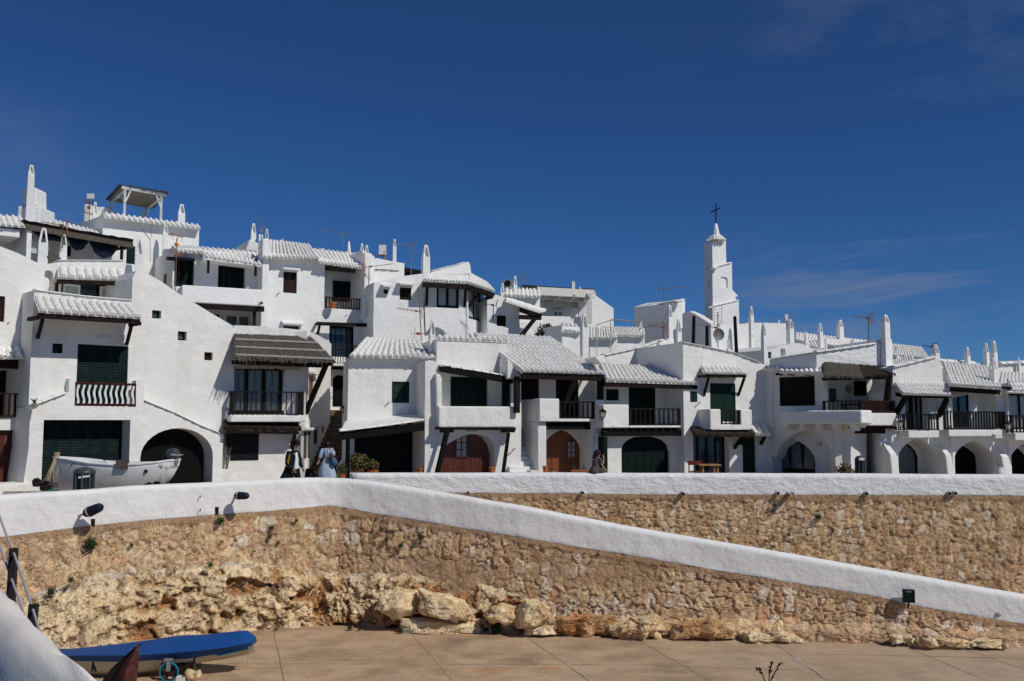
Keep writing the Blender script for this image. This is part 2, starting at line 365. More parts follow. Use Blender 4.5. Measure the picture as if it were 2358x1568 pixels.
attr_mat('rock', [(0,(.42,.20,.08)),(.28,(.58,.35,.17)),(.42,(.70,.49,.27)),(.6,(.80,.62,.38)),(.8,(.83,.67,.43)),(1,(.56,.47,.36))], (.24,.145,.08), .08, 9, .65)
# ------------------------------------------------------------------ ground sheets
def landing_mat():
    def ex(N, L, b, tc):
        n = N.new('ShaderNodeTexNoise'); n.inputs['Scale'].default_value = .5; n.inputs['Detail'].default_value = 8; n.inputs['Roughness'].default_value = .6; n.inputs['Distortion'].default_value = .4
        mp = N.new('ShaderNodeMapping'); mp.inputs['Scale'].default_value = (.8, 1.25, 1); L.new(tc.outputs['Object'], mp.inputs[0]); L.new(mp.outputs[0], n.inputs[0])
        cr = N.new('ShaderNodeValToRGB'); e = cr.color_ramp.elements; e.new(.5); e.new(.62)
        for el, (p, c) in zip(e, [(.32,(.32,.23,.145)),(.46,(.47,.315,.185)),(.56,(.51,.375,.24)),(.70,(.50,.27,.13))]): el.position = p; el.color = (*c, 1)
        L.new(n.outputs[0], cr.inputs[0])
        n2 = N.new('ShaderNodeTexNoise'); n2.inputs['Scale'].default_value = 14; n2.inputs['Detail'].default_value = 6; L.new(tc.outputs['Object'], n2.inputs[0])
        mr = N.new('ShaderNodeMapRange'); mr.inputs[1].default_value = .3; mr.inputs[2].default_value = .7; mr.inputs[3].default_value = .8; mr.inputs[4].default_value = 1.15; L.new(n2.outputs[0], mr.inputs[0])
        mu = N.new('ShaderNodeMix'); mu.data_type = 'RGBA'; mu.blend_type = 'MULTIPLY'; mu.inputs[0].default_value = 1; L.new(cr.outputs[0], mu.inputs[6]); L.new(mr.outputs[0], mu.inputs[7])
        n5 = N.new('ShaderNodeTexNoise'); n5.inputs['Scale'].default_value = .9; n5.inputs['Detail'].default_value = 9; n5.inputs['Roughness'].default_value = .72; mp5 = N.new('ShaderNodeMapping'); mp5.inputs['Scale'].default_value = (1, 1.05, 1); mp5.inputs['Location'].default_value = (7, 2, 0); L.new(tc.outputs['Object'], mp5.inputs[0]); L.new(mp5.outputs[0], n5.inputs[0])
        r5 = N.new('ShaderNodeMapRange'); r5.inputs[1].default_value = .42; r5.inputs[2].default_value = .68; r5.inputs[3].default_value = 1.14; r5.inputs[4].default_value = .76; L.new(n5.outputs[0], r5.inputs[0])
        mu5 = N.new('ShaderNodeMix'); mu5.data_type = 'RGBA'; mu5.blend_type = 'MULTIPLY'; mu5.inputs[0].default_value = 1; L.new(mu.outputs[2], mu5.inputs[6]); L.new(r5.outputs[0], mu5.inputs[7]); mu = mu5
        # greyer towards +x
        sx = N.new('ShaderNodeSeparateXYZ'); L.new(tc.outputs['Object'], sx.inputs[0])
        gr = N.new('ShaderNodeMapRange'); gr.inputs[1].default_value = 0; gr.inputs[2].default_value = 12; gr.inputs[4].default_value = .45; L.new(sx.outputs[0], gr.inputs[0])
        m2 = N.new('ShaderNodeMix'); m2.data_type = 'RGBA'; m2.inputs[7].default_value = (.42,.34,.255, 1); L.new(gr.outputs[0], m2.inputs[0]); L.new(mu.outputs[2], m2.inputs[6])
        L.new(m2.outputs[2], b.inputs['Base Color'])
        bp = N.new('ShaderNodeBump'); bp.inputs['Distance'].default_value = .01; L.new(n2.outputs[0], bp.inputs['Height']); L.new(bp.outputs[0], b.inputs['Normal'])
    mat('landing_concrete', (.4,.3,.2), .85, extra=ex)
landing_mat()
mat('joint', (.22,.165,.115), .95, 0, 1, .4, 6)
mat('joint_pale', (.50,.46,.40), .95, 0, 1, .3, 6)
mat('promenade_paving', (.42,.35,.27), .9, .006, 8, .25, 3)
mat('hill_ground', (.30,.26,.18), .95, .03, 3, .4, 1)
mat('water', (.01,.05,.07), .08, .05, 2, 0, 1, .5)
g = MB().box8([(-600,-400,-3),(600,-400,-3),(600,1500,-3),(-600,1500,-3),(-600,-400,-.9),(600,-400,-.9),(600,1500,-.9),(-600,1500,-.9)]).build('ground', 'hill_ground'); tag(g, kind='structure')
lg = MB().box(-30,34,12,34,-.5,0).build('landing', 'landing_concrete'); tag(lg, kind='structure')
wt = MB().add([(-300,-300,-.6),(300,-300,-.6),(300,12,-.6),(-300,12,-.6)], [(0,1,2,3)]).build('water', 'water'); tag(wt, kind='structure')
# joints in the landing slab (thin sheets)
jm = MB()
def joint(pts, w_=.022, mb=None, z=.004):
    pp = [PZ(u, v, z) for u, v in pts]
    q = []
    for a, b in zip(pp[:-1], pp[1:]):
        n = max(1, int((b-a).length/.35)); q += [a.lerp(b, i/n) for i in range(n)]
    q.append(pp[-1]); q = [p+Vector((random.uniform(-.015,.015), random.uniform(-.015,.015), 0)) for p in q]
    ww = [w_*random.uniform(.3,1.3) for _ in q]
    for i in range(len(q)-1):
        d = (q[i+1]-q[i]).normalized(); nn = Vector((-d.y, d.x, 0))
        mb.add([q[i]-nn*ww[i], q[i]+nn*ww[i], q[i+1]+nn*ww[i+1], q[i+1]-nn*ww[i+1]], [(0,1,2,3)])
for pts in ([(630,1449),(654,1568),(668,1640)], [(945,1457),(1042,1568),(1090,1630)], [(1208,1463),(1357,1568),(1440,1626)], [(1465,1472),(1636,1568),(1740,1626)],
            [(2073,1484),(2274,1568),(2400,1620)], [(1780,1478),(1905,1568),(1980,1620)], [(500,1528),(900,1529),(1500,1531),(1760,1541),(1930,1543)], [(1878,1506),(2100,1510),(2358,1516),(2500,1519)], [(2210,1490),(2325,1530),(2420,1560)]):
    joint(pts, .012, jm)
o = jm.build('landing_joints', 'joint', norm=False); tag(o, kind='structure')
pj = MB(); joint([(1822,1513),(1845,1525),(1890,1552)], .06, pj, .008); o = pj.build('joint_repair', 'joint_pale', norm=False); tag(o, kind='structure')
# ------------------------------------------------------------------ retaining walls
class Path:
    """plan polyline from (u, Y) points; s -> point, outward normal (towards the camera)"""
    def __init__(s, pts):
        s.P = [Vector(P(u, HV, Y).xy) for u, Y in pts]; s.L = [0]
        for a, b in zip(s.P[:-1], s.P[1:]): s.L.append(s.L[-1]+(b-a).length)
        s.U = [u for u, _ in pts]
    def xy(s, t):
        t = np.asarray(t, float); x = np.interp(t, s.L, [p.x for p in s.P]); y = np.interp(t, s.L, [p.y for p in s.P])
        e = .6; x1 = np.interp(t+e, s.L, [p.x for p in s.P]); y1 = np.interp(t+e, s.L, [p.y for p in s.P]); x0 = np.interp(t-e, s.L, [p.x for p in s.P]); y0 = np.interp(t-e, s.L, [p.y for p in s.P])
        dx = x1-x0; dy = y1-y0; l = np.hypot(dx, dy); return x, y, dy/l, -dx/l
    def s_of_u(s, u): return np.interp(u, s.U, s.L)
    def z(s, uvs, t):
        """height profile along s from pixel points on the wall"""
        ss = [float(s.s_of_u(u)) for u, v in uvs]; zz = []
        for (u, v), q in zip(uvs, ss):
            y = float(np.interp(q, s.L, [p.y for p in s.P])); zz.append(P(u, v, y).z)
        return np.interp(t, ss, zz)
RW = Path([(-130,26.7),(0,27.3),(200,28.2),(400,29.2),(600,30.2),(740,30.8),(790,30.9),(850,30.75),(1200,29.7),(1600,28.9),(2073,27.9),(2358,27.4),(2600,27)])
rw_top = [(-130,1152),(0,1141),(220,1127.5),(308,1119.5),(460,1114),(539,1109),(675,1101.5),(751,1100.5),(796,1102.5),(857,1109.5),(979,1129),(1200,1166),(1439,1212),(1700,1257),(2015,1312.5),(2358,1373.6),(2600,1417)]
rw_bot = [(-130,1250),(0,1238),(220,1209.6),(403,1192),(615,1177),(766,1163),(800,1170),(921,1190.6),(1200,1237),(1497,1286),(1750,1330),(2015,1373.6),(2079,1392),(2358,1440),(2600,1482)]
PW = Path([(803,35),(1200,34.7),(1700,34.2),(2358,33.4),(2620,33.1)])
pw_top = [(803,1090),(1200,1089.5),(1800,1091),(2358,1094),(2620,1096)]
pw_bot = [(803,1132),(1040,1134),(1540,1138),(1900,1139),(2358,1141),(2620,1143)]
def parapet(path, top, bot, s0, s1, thick, name, parent, mt='stucco_smooth', rnd=.13, lip=.03, res=.22, seed=3, endround=False):
    ns = int((s1-s0)/res)+1; t = np.linspace(s0, s1, ns); x, y, nx, ny = path.xy(t); zt = path.z(top, t); zb = path.z(bot, t)
    zt = zt + (fbm(t*.8, t*0, seed)-.5)*.03
    prof = [(lip, 'b', -.0)]
    rows = [(lip, zb, 0), (lip+.005, zb+.03, 0)]
    h = zt-zb
    for k in range(1, 6): rows.append((lip, zb+h*(k/6)*.9, 0))
    for k in range(0, 6):
        a = k/5*pi/2; rows.append((lip-rnd+rnd*cos(a), zt-rnd*1.1+rnd*1.1*sin(a), 0))
    rows.append((-thick*.5, zt+.012, 0))
    for k in range(0, 6):
        a = k/5*pi/2; rows.append((-thick+rnd-rnd*sin(a), zt-rnd*1.1+rnd*1.1*cos(a), 0))
    rows.append((-thick, zt-.75, 0)); 
    X = []; Y = []; Z = []
    for j, (d, z, _) in enumerate(rows):
        z = z*np.ones(ns); dn = (fbm(t*1.7, z*1.7+j*0, seed+2)-.5)*.05
        dd = d+dn*(1 if j > 0 else .2); 
        if endround:
            e = np.clip((t-s0)/.35, 0, 1); sh = np.sqrt(1-(1-e)**2); mid = -thick/2; dd = mid+(dd-mid)*sh
        X.append(x+nx*dd); Y.append(y+ny*dd); Z.append(z)
    return grid_obj(name, np.array(X), np.array(Y), np.array(Z), mt, parent)
def stonework(path, bot, zlow, s0, s1, res, mt, name, parent, seed, cw, ch, base=0.0, nz=None, batter=.04, extra=None, hmax=.062):
    ns = int((s1-s0)/res)+1; t = np.linspace(s0, s1, ns); x, y, nx, ny = path.xy(t); zb = path.z(bot, t)
    zl = zlow(t) if callable(zlow) else np.full(ns, zlow)
    nzz = nz or int(max(zb-zl)/res)+1
    J = np.linspace(0, 1, nzz)[:, None]; Z = zl[None, :] + (zb-zl)[None, :]*J; Sg = np.repeat(t[None, :], nzz, 0)
    wx = Sg+(fbm(Sg*3, Z*1.6, seed+40, 3)-.5)*.20; wz = Z+(fbm(Sg*2.2+50, Z*2.2, seed+41, 3)-.5)*.30
    f1, ed, rid, r2 = voronoi(wx, wz, cw, ch, seed, .20, .80, 4.5)
    big = fbm(Sg*.35, Z*.6, seed+70, 3)
    st = sst(.03, .12, ed+(fbm(Sg*9, Z*9, seed+3, 2)-.5)*.14)
    pit = sst(.60,.70,fbm(Sg*11,Z*11,seed+90,2))*sst(.45,.6,fbm(Sg*1.3,Z*1.3,seed+91,2)+.12)
    hgt = st*(.35+.65*r2)*hmax + (fbm(Sg*3, Z*3, seed+4, 4)-.5)*.05 + (fbm(Sg*14, Z*14, seed+6, 2)-.5)*.03*(.4+st) - pit*.03
    cover = sst(.61, .70, big + (fbm(Sg*4, Z*4, seed+8, 2)-.5)*.2)      # places where mortar covers the stones
    hgt = hgt*(1-.5*cover) ; mort = st*(1-.65*cover)
    top = sst(.26, .12, (zb[None, :]-Z)+(fbm(Sg*5, Z*5, seed+12, 2)-.5)*.12)  # mortar bed under the parapet
    hgt = hgt*(1-top*.6)+top*.045; mort = mort*(1-top*.9)
    D = base + hgt + batter*(zb[None, :]-Z)
    rnd = np.clip(rid*.96+(fbm(Sg*.5, Z*.9, seed+31, 3)-.5)*.3, 0, .97); mort = mort*(1-.8*pit)
    if extra: D, rnd, mort = extra(Sg, Z, D, rnd, mort, zb)
    return grid_obj(name, x[None, :]+nx[None, :]*D, y[None, :]+ny[None, :]*D, Z, mt, parent, dict(rnd=rnd, mort=mort))
smax = RW.L[-1]
rwr = root('retaining_wall', (RW.P[6].x, RW.P[6].y, 0), 'ochre rubble retaining wall with white parapet, ramping down to the right beside the landing', 'wall')
parapet(RW, rw_top, rw_bot, 0, smax, .48, 'parapet', rwr, seed=3)
def rw_extra(Sg, Z, D, rnd, mort, zb):
    u = np.interp(Sg, RW.L, RW.U)
    # rust coloured stretch of stones over the bare rock
    org = sst(1180,1260,u)*sst(1480,1420,u)*sst(1.9,.6,Z)
    rnd = rnd*(1-org*.7)+org*.7*1.0
    rou = sst(1240,1270,u)*sst(.55,.25,Z)   # rough footing to the right
    D = D+rou*(.12+.22*fbm(Sg*2.3, Z*3, 77, 4)); mort = np.where(rou > .5, fbm(Sg*5, Z*5, 9, 3), mort); 
    return D, rnd, mort
stonework(RW, rw_bot, -.15, 0, smax, .042, 'stonework', 'stonework', rwr, 5, .29, .40, extra=rw_extra)
pwr = root('retaining_wall', (PW.P[0].x+6, PW.P[0].y, 0), 'tall brown rubble wall with straight white parapet, behind the ramp and along the promenade', 'wall')
pmx = PW.L[-1]
parapet(PW, pw_top, pw_bot, 0, pmx, .62, 'parapet', pwr, 'stucco_rough', .14, .03, .2, 23, endround=True)
stonework(PW, pw_bot, lambda t: np.interp(t, [0, 3, pmx], [3.0, 2.6, -.6]), 0, pmx, .05, 'stonework_back', 'stonework', pwr, 55, .20, .29, batter=.03)
# ramp, promenade and terrace surfaces
def strip(pa, pb, za, zb, n, name, mt, dz=-.3):
    mb = MB(); ta = np.linspace(0, pa.L[-1], n); tb = np.linspace(0, pb.L[-1], n)
    A = pa.xy(ta); B = pb.xy(tb); ra = []; 
    for i in range(n): ra.append([Vector((A[0][i], A[1][i], za[i])), Vector((B[0][i], B[1][i], zb[i])), Vector((B[0][i], B[1][i], zb[i]+dz)), Vector((A[0][i], A[1][i], za[i]+dz))])
    mb.loft(ra); o = mb.build(name, mt); tag(o, kind='structure'); return o
n = 40
sr = np.linspace(RW.s_of_u(790), smax, n); ztop = RW.z(rw_top, sr)-.62
mb = MB(); rr = []
for i in range(n):
    X, Y, nx, ny = RW.xy(sr[i]); X2 = X-nx*.3; Y2 = Y-ny*.3
    yb = 35.2-(i/n)*2.0; rr.append([Vector((X2, Y2, ztop[i])), Vector((X2+(.2 if i else 0), yb, ztop[i])), Vector((X2, yb, ztop[i]-.4)), Vector((X2, Y2, ztop[i]-.4))])
mb.loft(rr); o = mb.build('ramp', 'promenade_paving'); tag(o, kind='structure')
FZ = 3.93
mb = MB(); poly = [(P(-400, HV, 27.5).x, 26.6)]
q = [RW.xy(t) for t in np.linspace(0, RW.s_of_u(795), 14)]
front = [(float(a[0]-a[2]*.3), float(a[1]-a[3]*.3)) for a in q] + [(P(803,HV,35).x-.3, 34.9)] + [(float(a[0]-a[2]*.35), float(a[1]-a[3]*.35)) for a in [PW.xy(t) for t in np.linspace(.3, pmx, 14)]]
pts = [(-60, 24)] + front + [(60, 33), (60, 60), (-60, 60)]
tri = geometry.tessellate_polygon([[Vector((a, b, 0)) for a, b in pts]])
mb.add([(a, b, FZ) for a, b in pts], tri); o = mb.build('promenade', 'promenade_paving'); tag(o, kind='structure')
# hill under the upper rows of houses
Xh = np.linspace(-70, 70, 60)[None, :].repeat(40, 0); Yh = np.linspace(44, 140, 40)[:, None].repeat(60, 1)
Zh = 3.7 + sst(44, 75, Yh)*4.0*(.6+.5*sst(20,-20,Xh)) + (fbm(Xh*.1, Yh*.1, 3)-.5)*.8 - 5*sst(100,140,Yh)
o = grid_obj('hill', Xh, Yh, Zh, 'hill_ground'); tag(o, kind='structure')
# ------------------------------------------------------------------ bare rock under the left wall
rk_top = [(-130,1400),(40,1385),(88,1372),(150,1350),(242,1318),(374,1313),(470,1300),(548,1288),(675,1304),(772,1316),(899,1320),(1010,1332),(1133,1352),(1208,1376),(1272,1420),(1290,1462)]
def rock_outcrop():
    s0 = 0; s1 = float(RW.s_of_u(1292)); res = .034; ns = int((s1-s0)/res); t = np.linspace(s0, s1, ns); x, y, nx, ny = RW.xy(t); zt = RW.z(rk_top, t)+.12
    nz = 74; J = np.linspace(0, 1, nz)[:, None]; zl = -.12; Z = zl+(zt[None, :]-zl)*J; Sg = np.repeat(t[None, :], nz, 0)
    u = np.interp(Sg, RW.L, RW.U)
    # ledges and cavities
    wz = Z*1.0+(fbm(Sg*.9, Z*.9, 5, 3)-.5)*1.1; wx = Sg+(fbm(Sg*1.1+9, Z*1.1, 8, 3)-.5)*1.1
    f1, ed, rid, r2 = voronoi(wx, wz, 1.25, .85, 91, .3, 1.0)
    f1b, edb, ridb, r2b = voronoi(wx+(fbm(Sg*4, Z*4, 15, 2)-.5)*.2, wz, .36, .26, 131, .25, 1.0)
    chunk = sst(.0, .28, ed)*(.25+.75*r2); chunk2 = sst(.0, .25, edb)*(.2+.8*r2b)
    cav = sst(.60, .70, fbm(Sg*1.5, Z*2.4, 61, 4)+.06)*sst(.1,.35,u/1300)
    leftsm = sst(360, 180, u)         # smoother to the left
    rg = 1-np.abs(fbm(Sg*2.1, Z*2.1, 171, 4)-.5)*4; pits = sst(.58,.68,fbm(Sg*6,Z*7,191,3)); pit2 = sst(.62,.70,fbm(Sg*14,Z*14,195,2))
    D = .12 + .22*chunk*(1-.6*leftsm) + .10*chunk2*(1-.3*leftsm) + .32*(fbm(Sg*.7, Z*.8, 71, 4)-.3) - .42*cav*(1-.6*leftsm) + (fbm(Sg*5, Z*5, 81, 5, .6)-.5)*.20 + .07*rg - .12*pits - .05*pit2 - .05*np.abs(fbm(Sg*9, Z*9, 211, 3)-.5)*2
    D = D*.72+.02; D += .30*(1-J)*sst(0,.5,1-J) + sst(420,90,u)*.95*(1-J)**.8 + .12*(1-J)     # foot comes forward
    D = D + .10*sst(.9,.5,J)*sst(700,300,u)
    edge = sst(1.0, .72, J); D = D*edge + .02*(1-edge) + .04
    D = np.maximum(D, -.05)
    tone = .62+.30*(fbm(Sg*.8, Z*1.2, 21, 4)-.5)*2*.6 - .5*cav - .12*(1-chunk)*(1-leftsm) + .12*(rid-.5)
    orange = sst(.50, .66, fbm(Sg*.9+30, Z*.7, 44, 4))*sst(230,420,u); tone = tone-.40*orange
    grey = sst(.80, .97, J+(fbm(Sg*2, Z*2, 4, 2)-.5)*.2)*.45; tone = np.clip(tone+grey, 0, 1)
    mort = 1-.75*sst(.62, .72, fbm(Sg*3.2, Z*3.2, 99, 4)) - .5*cav*sst(.5,.9,fbm(Sg*5,Z*5,2,2)) - .45*pits - .3*pit2  # dark colour in hollows and pits, their shade painted into the rock
    r = root('rock_outcrop', (RW.P[4].x, RW.P[4].y, 0), 'bare cream and orange limestone face full of hollows, under the left stone wall', 'rock')
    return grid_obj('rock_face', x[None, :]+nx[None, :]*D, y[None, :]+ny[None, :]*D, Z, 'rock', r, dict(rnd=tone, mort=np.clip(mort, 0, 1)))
rock_outcrop()
def boulder(poly_uv, Y, depth, label, seed, tone=.65, rough=.06, group=None, name='boulder', parent=None):
    Y = Y+(.45 if Y > 27.5 else .12 if Y > 26.5 else 0); tone = tone if tone < .5 else tone*.80
    """irregular rock whose outline follows a polygon at distance Y"""
    rs = random.Random(seed); pts = [P(u, v, Y) for u, v in poly_uv]; c = sum(pts, Vector())/len(pts)
    import bmesh
    bm = bmesh.new(); n = len(pts)
    for layer, (sc, dy) in enumerate(((.62,-depth), (.93,-depth*.55), (1.02,0), (.9,depth*.5))):
        for p in pts: bm.verts.new(Vector((c.x+(p.x-c.x)*sc*rs.uniform(.93,1.05), Y+dy*rs.uniform(.75,1.2), c.z+(p.z-c.z)*sc*rs.uniform(.93,1.05))))
    bmesh.ops.convex_hull(bm, input=bm.verts)
    for v in [v for v in bm.verts if not v.link_faces]: bm.verts.remove(v)
    bmesh.ops.triangulate(bm, faces=bm.faces)
    for _ in range(3): bmesh.ops.subdivide_edges(bm, edges=bm.edges[:], cuts=1, use_grid_fill=True)
    bmesh.ops.triangulate(bm, faces=bm.faces)
    from mathutils import noise
    for v in bm.verts:
        p = v.co; d = (p-c).normalized()
        k = noise.fractal(p*2.2, 1.0, 2.0, 4)*rough*2.0 + abs(noise.noise(p*4.5))*rough*1.6 - rough*.5 - max(0, noise.noise(p*9+Vector((seed,1,2)))-.2)*rough*1.6
        v.co = p+d*k; v.co.z = max(v.co.z, -.05)
    me = bpy.data.meshes.new(name); bm.to_mesh(me); bm.free()
    at = me.attributes.new('rnd', 'FLOAT', 'POINT'); am = me.attributes.new('mort', 'FLOAT', 'POINT')
    for i, v in enumerate(me.vertices):
        f = noise.fractal(v.co*1.7+Vector((seed,0,0)), 1, 2, 3); at.data[i].value = min(1, max(0, tone+f*.28)); am.data[i].value = 1-.6*max(0, noise.noise(v.co*4)-.25)*2
    o = bpy.data.objects.new(name, me); COL.objects.link(o); me.materials.append(MAT['rock'])
    for p in me.polygons: p.use_smooth = True
    me.set_sharp_from_angle(angle=R_(28))
    if parent: o.parent = parent; o.matrix_parent_inverse = Matrix.Translation(-Vector(parent.location))
    else: tag(o, label, 'rock', group)
    return o
boulder(T('P',140,870,380,930,480,960,545,1040,550,1100,430,1110,200,1060,130,990), 28.9, .55, 'large pale angular boulder at the foot of the wall, left of the dark cavity', 3, .74)
boulder([(872,1365),(915,1356),(960,1362),(966,1400),(950,1420),(905,1424),(868,1400)], 29.2, .5, 'pale boulder wedged left of the large angular one', 5, .72)
boulder(T('P',700,1000,780,970,890,1000,895,1090,850,1140,700,1130,640,1060), 28.7, .45, 'small cream boulder with an orange hollow, above the green bush', 8, .6)
boulder(T('P',890,1000,950,945,1080,960,1150,1010,1165,1080,1110,1120,980,1170,880,1160), 28.5, .6, 'big overhanging boulder at the right end of the bare rock', 12, .72)
boulder(T('P',0,1085,230,1080,600,1120,655,1160,640,1210,0,1200), 28.9, .35, 'long low white ledge of rock along the foot of the wall', 15, .85)
boulder(T('P',950,1160,1180,1130,1200,1210,960,1215), 28.3, .3, 'low weathered stone under the overhanging boulder', 18, .9)
boulder(T('P',1165,1060,1400,1045,1620,1070,1615,1215,1300,1220,1180,1190), 28.35, .3, 'rust orange rock slab under the wall', 21, .20, .10)
boulder(T('P',1620,1140,1750,1085,1903,1080,1970,1110,2000,1190,1960,1235,1640,1230), 28.15, .4, 'rugged cream rock beside the rust orange slab', 25, .62, .14)
boulder(T('Q',330,1120,480,1095,700,1110,850,1130,840,1240,350,1240), 27.85, .2, 'dark brown rough footing rock between two pale rocks', 27, .30, .12)
boulder(T('Q',865,1190,960,1170,1150,1170,1300,1220,1330,1265,1040,1275,870,1250), 27.75, .42, 'rounded pale boulder standing out of the wall foot', 30, .64, .12)
boulder(T('R',480,1210,700,1215,700,1290,500,1285), 27.35, .2, 'grey lumpy rock left of the split cream stone', 33, 1.0, .08)
boulder(T('R',715,1225,760,1210,820,1240,830,1290,770,1308,715,1290), 27.15, .3, 'small angular cream stone on the landing at the right', 36, .75)
boulder(T('R',870,1245,950,1240,1080,1290,1200,1260,1340,1250,1350,1310,1200,1325,960,1300), 27.05, .3, 'long pitted pale rock lying at the foot of the wall at the right', 39, .75, .11)
boulder(T('R',1360,1280,1395,1272,1408,1305,1370,1310), 26.9, .12, 'fist sized stone at the right end of the rocks', 41, .85)
ORD = 'first second third fourth fifth sixth seventh eighth ninth tenth eleventh twelfth thirteenth fourteenth fifteenth sixteenth seventeenth eighteenth'.split()
# ------------------------------------------------------------------ building kit
def rough_line(pts, step=.55, amp=.012, closed=False, rs=random):
    out = []; n = len(pts)
    for i in range(n if closed else n-1):
        a = Vector(pts[i]); b = Vector(pts[(i+1) % n]); k = max(1, int((b-a).length/step)); nn = Vector((-(b-a).y, (b-a).x)).normalized() if (b-a).length > 1e-6 else Vector((0,0))
        for j in range(k):
            p = a.lerp(b, j/k)
            if j: p = p + nn*rs.uniform(-amp, amp)
            out.append((p.x, p.y))
    if not closed: out.append(tuple(pts[-1]))
    return out
def arch(s0, s1, z0, zs, zt, n=14, point=.0):
    """arch polygon, spring line zs, top zt"""
    c = (s0+s1)/2; r = (s1-s0)/2; out = [(s0, z0), (s1, z0)]
    for i in range(n+1):
        a = pi*i/n; px = cos(a); pz = sin(a)
        if point: pz = sin(a)*(1-point)+(1-abs(cos(a))**1.15)*point
        out.append((c+r*px, zs+(zt-zs)*pz))
    return out
def shrink(poly, k):
    cx = sum(p[0] for p in poly)/len(poly); cz = sum(p[1] for p in poly)/len(poly)
    return [(cx+(a-cx)*k, cz+(z-cz)*k) for a, z in poly]
class House:
    def __init__(s, label, pl, cat='house', name='house', kind=None):
        s.pl = pl; c = pl.w(pl.len/2, FZ, 0); s.r = root(name, (c.x, c.y, FZ), label, cat)
    def wall(s, top, holes=(), d=0, back=-4, zb=FZ-.1, pl=None, name='wall', mt='stucco', bev=.05, poly=None, raw=False):
        """top: list of (u,v); closed down to zb.  holes: list of (poly in plane coords, depth)"""
        pl = pl or s.pl
        if poly is None:
            t = pl.q(top, d) if not raw else top
            poly = rough_line([(t[0][0], zb)] + t + [(t[-1][0], zb)], closed=True)
        else: poly = rough_line(pl.q(poly, d) if not raw else poly, closed=True)
        mb = MB().prism(pl, poly, [h for h, _ in holes], d, back, [dd for _, dd in holes])
        return mb.build(name, mt, s.r, bevel=bev, seg=3)
    def box(s, r, d0, d1, name, mt='stucco', pl=None, parent=None, bev=.0):
        pl = pl or s.pl; return MB().pbox(pl, r[0], r[1], r[2], r[3], d0, d1).build(name, mt, parent or s.r, bevel=bev, seg=3)
    def slab(s, polyuv, d0, d1, name, mt='stucco', pl=None, parent=None, bev=.04):
        pl = pl or s.pl; return MB().prism(pl, rough_line(pl.q(polyuv, d0), closed=True), [], d0, d1).build(name, mt, parent or s.r, bevel=bev, seg=3)
def beam_uv(pl, a, b, d, w, h, mb, d2=None):
    """beam between two pixels; h taken vertical, w depth"""
    p = pl.w(*pl.q1(*a, d), d); q = pl.w(*pl.q1(*b, d if d2 is None else d2), d if d2 is None else d2); mb.beam(p, q, w, h); return mb
def tiles(A, B, C, D, n, rows, name, parent, mt='tile_white', thick=.07, rk=.40, seg=6, over=.06, rs=None):
    """barrel tiled roof: A,B eave ends, C,D ridge ends (C above B)"""
    rs = rs or random.Random(n*7+rows); A, B, C, D = map(Vector, (A,B,C,D)); Nn = (B-A).cross(D-A)
    if Nn.z < 0: Nn = -Nn
    Nn.normalize(); mb = MB()
    mb.box8([A-Nn*thick, B-Nn*thick, C-Nn*thick, D-Nn*thick, A, B, C, D])
    side = (B-A).normalized()
    for i in range(n):
        t = (i+.5)/n; e = A.lerp(B, t); g = D.lerp(C, t); ax = (g-e); ln = ax.length; ax.normalize(); e = e-ax*over*rs.uniform(.4,1.3)
        sd = ax.cross(Nn).normalized()
        wd = (B-A).length/n; r0 = wd*rk*.88*rs.uniform(.95,1.05)
        for j in range(rows):
            jo = rs.uniform(-.02,.02)*0
            p0 = e + ax*(ln+over)*(j/rows+jo) ; p1 = e+ax*(ln+over)*min(1.0,(j+1.1)/rows)
            off = sd*rs.uniform(-.012,.012)
            l0 = .014+rs.uniform(0,.008); ra = r0*1.05; rb = r0*.90; rings = []
            for (p, r_, lf) in ((p0, ra, l0), (p1, rb, 0.0)):
                rings.append([p+off+Nn*lf + sd*r_*cos(pi*k/seg) + Nn*r_*1.05*sin(pi*k/seg) for k in range(seg+1)])
            vs = rings[0]+rings[1]; m = seg+1
            fs = [(k, k+1, m+k+1, m+k) for k in range(seg)] + [tuple(range(m))]
            mb.add(vs, fs)
    return mb.build(name, mt, parent, norm=False)
def roof_uv(pl, eL, eR, rR, rL, d0, d1, n, rows, name, parent, **k):
    A = pl.w(*pl.q1(*eL, d0), d0); B = pl.w(*pl.q1(*eR, d0), d0); C = pl.w(*pl.q1(*rR, d1), d1); D = pl.w(*pl.q1(*rL, d1), d1)
    return tiles(A, B, C, D, n, rows, name, parent, **k), (A, B, C, D)
def coping(pl, pts, d, parent, w_=.34, r=.075, mt='tile_white', name='coping'):
    """row of half-round tiles laid along the top of a wall"""
    q = pl.q(pts, d); mb = MB()
    for (a, z), (a2, z2) in zip(q[:-1], q[1:]):
        p = pl.w(a, z, d-w_/2+.02); p2 = pl.w(a2, z2, d-w_/2+.02); ln = (p2-p).length; k = max(1, round(ln/.42)); ax = (p2-p).normalized(); up = pl.n.cross(ax); up = up if up.z > 0 else -up
        for i in range(k):
            s0 = p+ax*ln*i/k; s1 = p+ax*ln*min(1,(i+1.12)/k); rings = []
            for (c, rr) in ((s0, 1.08), (s1, .9)):
                rings.append([c+pl.n*(w_/2+.03)*rr*cos(pi*m/6)+up*r*rr*sin(pi*m/6) for m in range(7)])
            mb.add(rings[0]+rings[1], [(m, m+1, 8+m, 7+m) for m in range(6)]+[tuple(range(7)), tuple(range(13, 6, -1))])
    return mb.build(name, mt, parent)
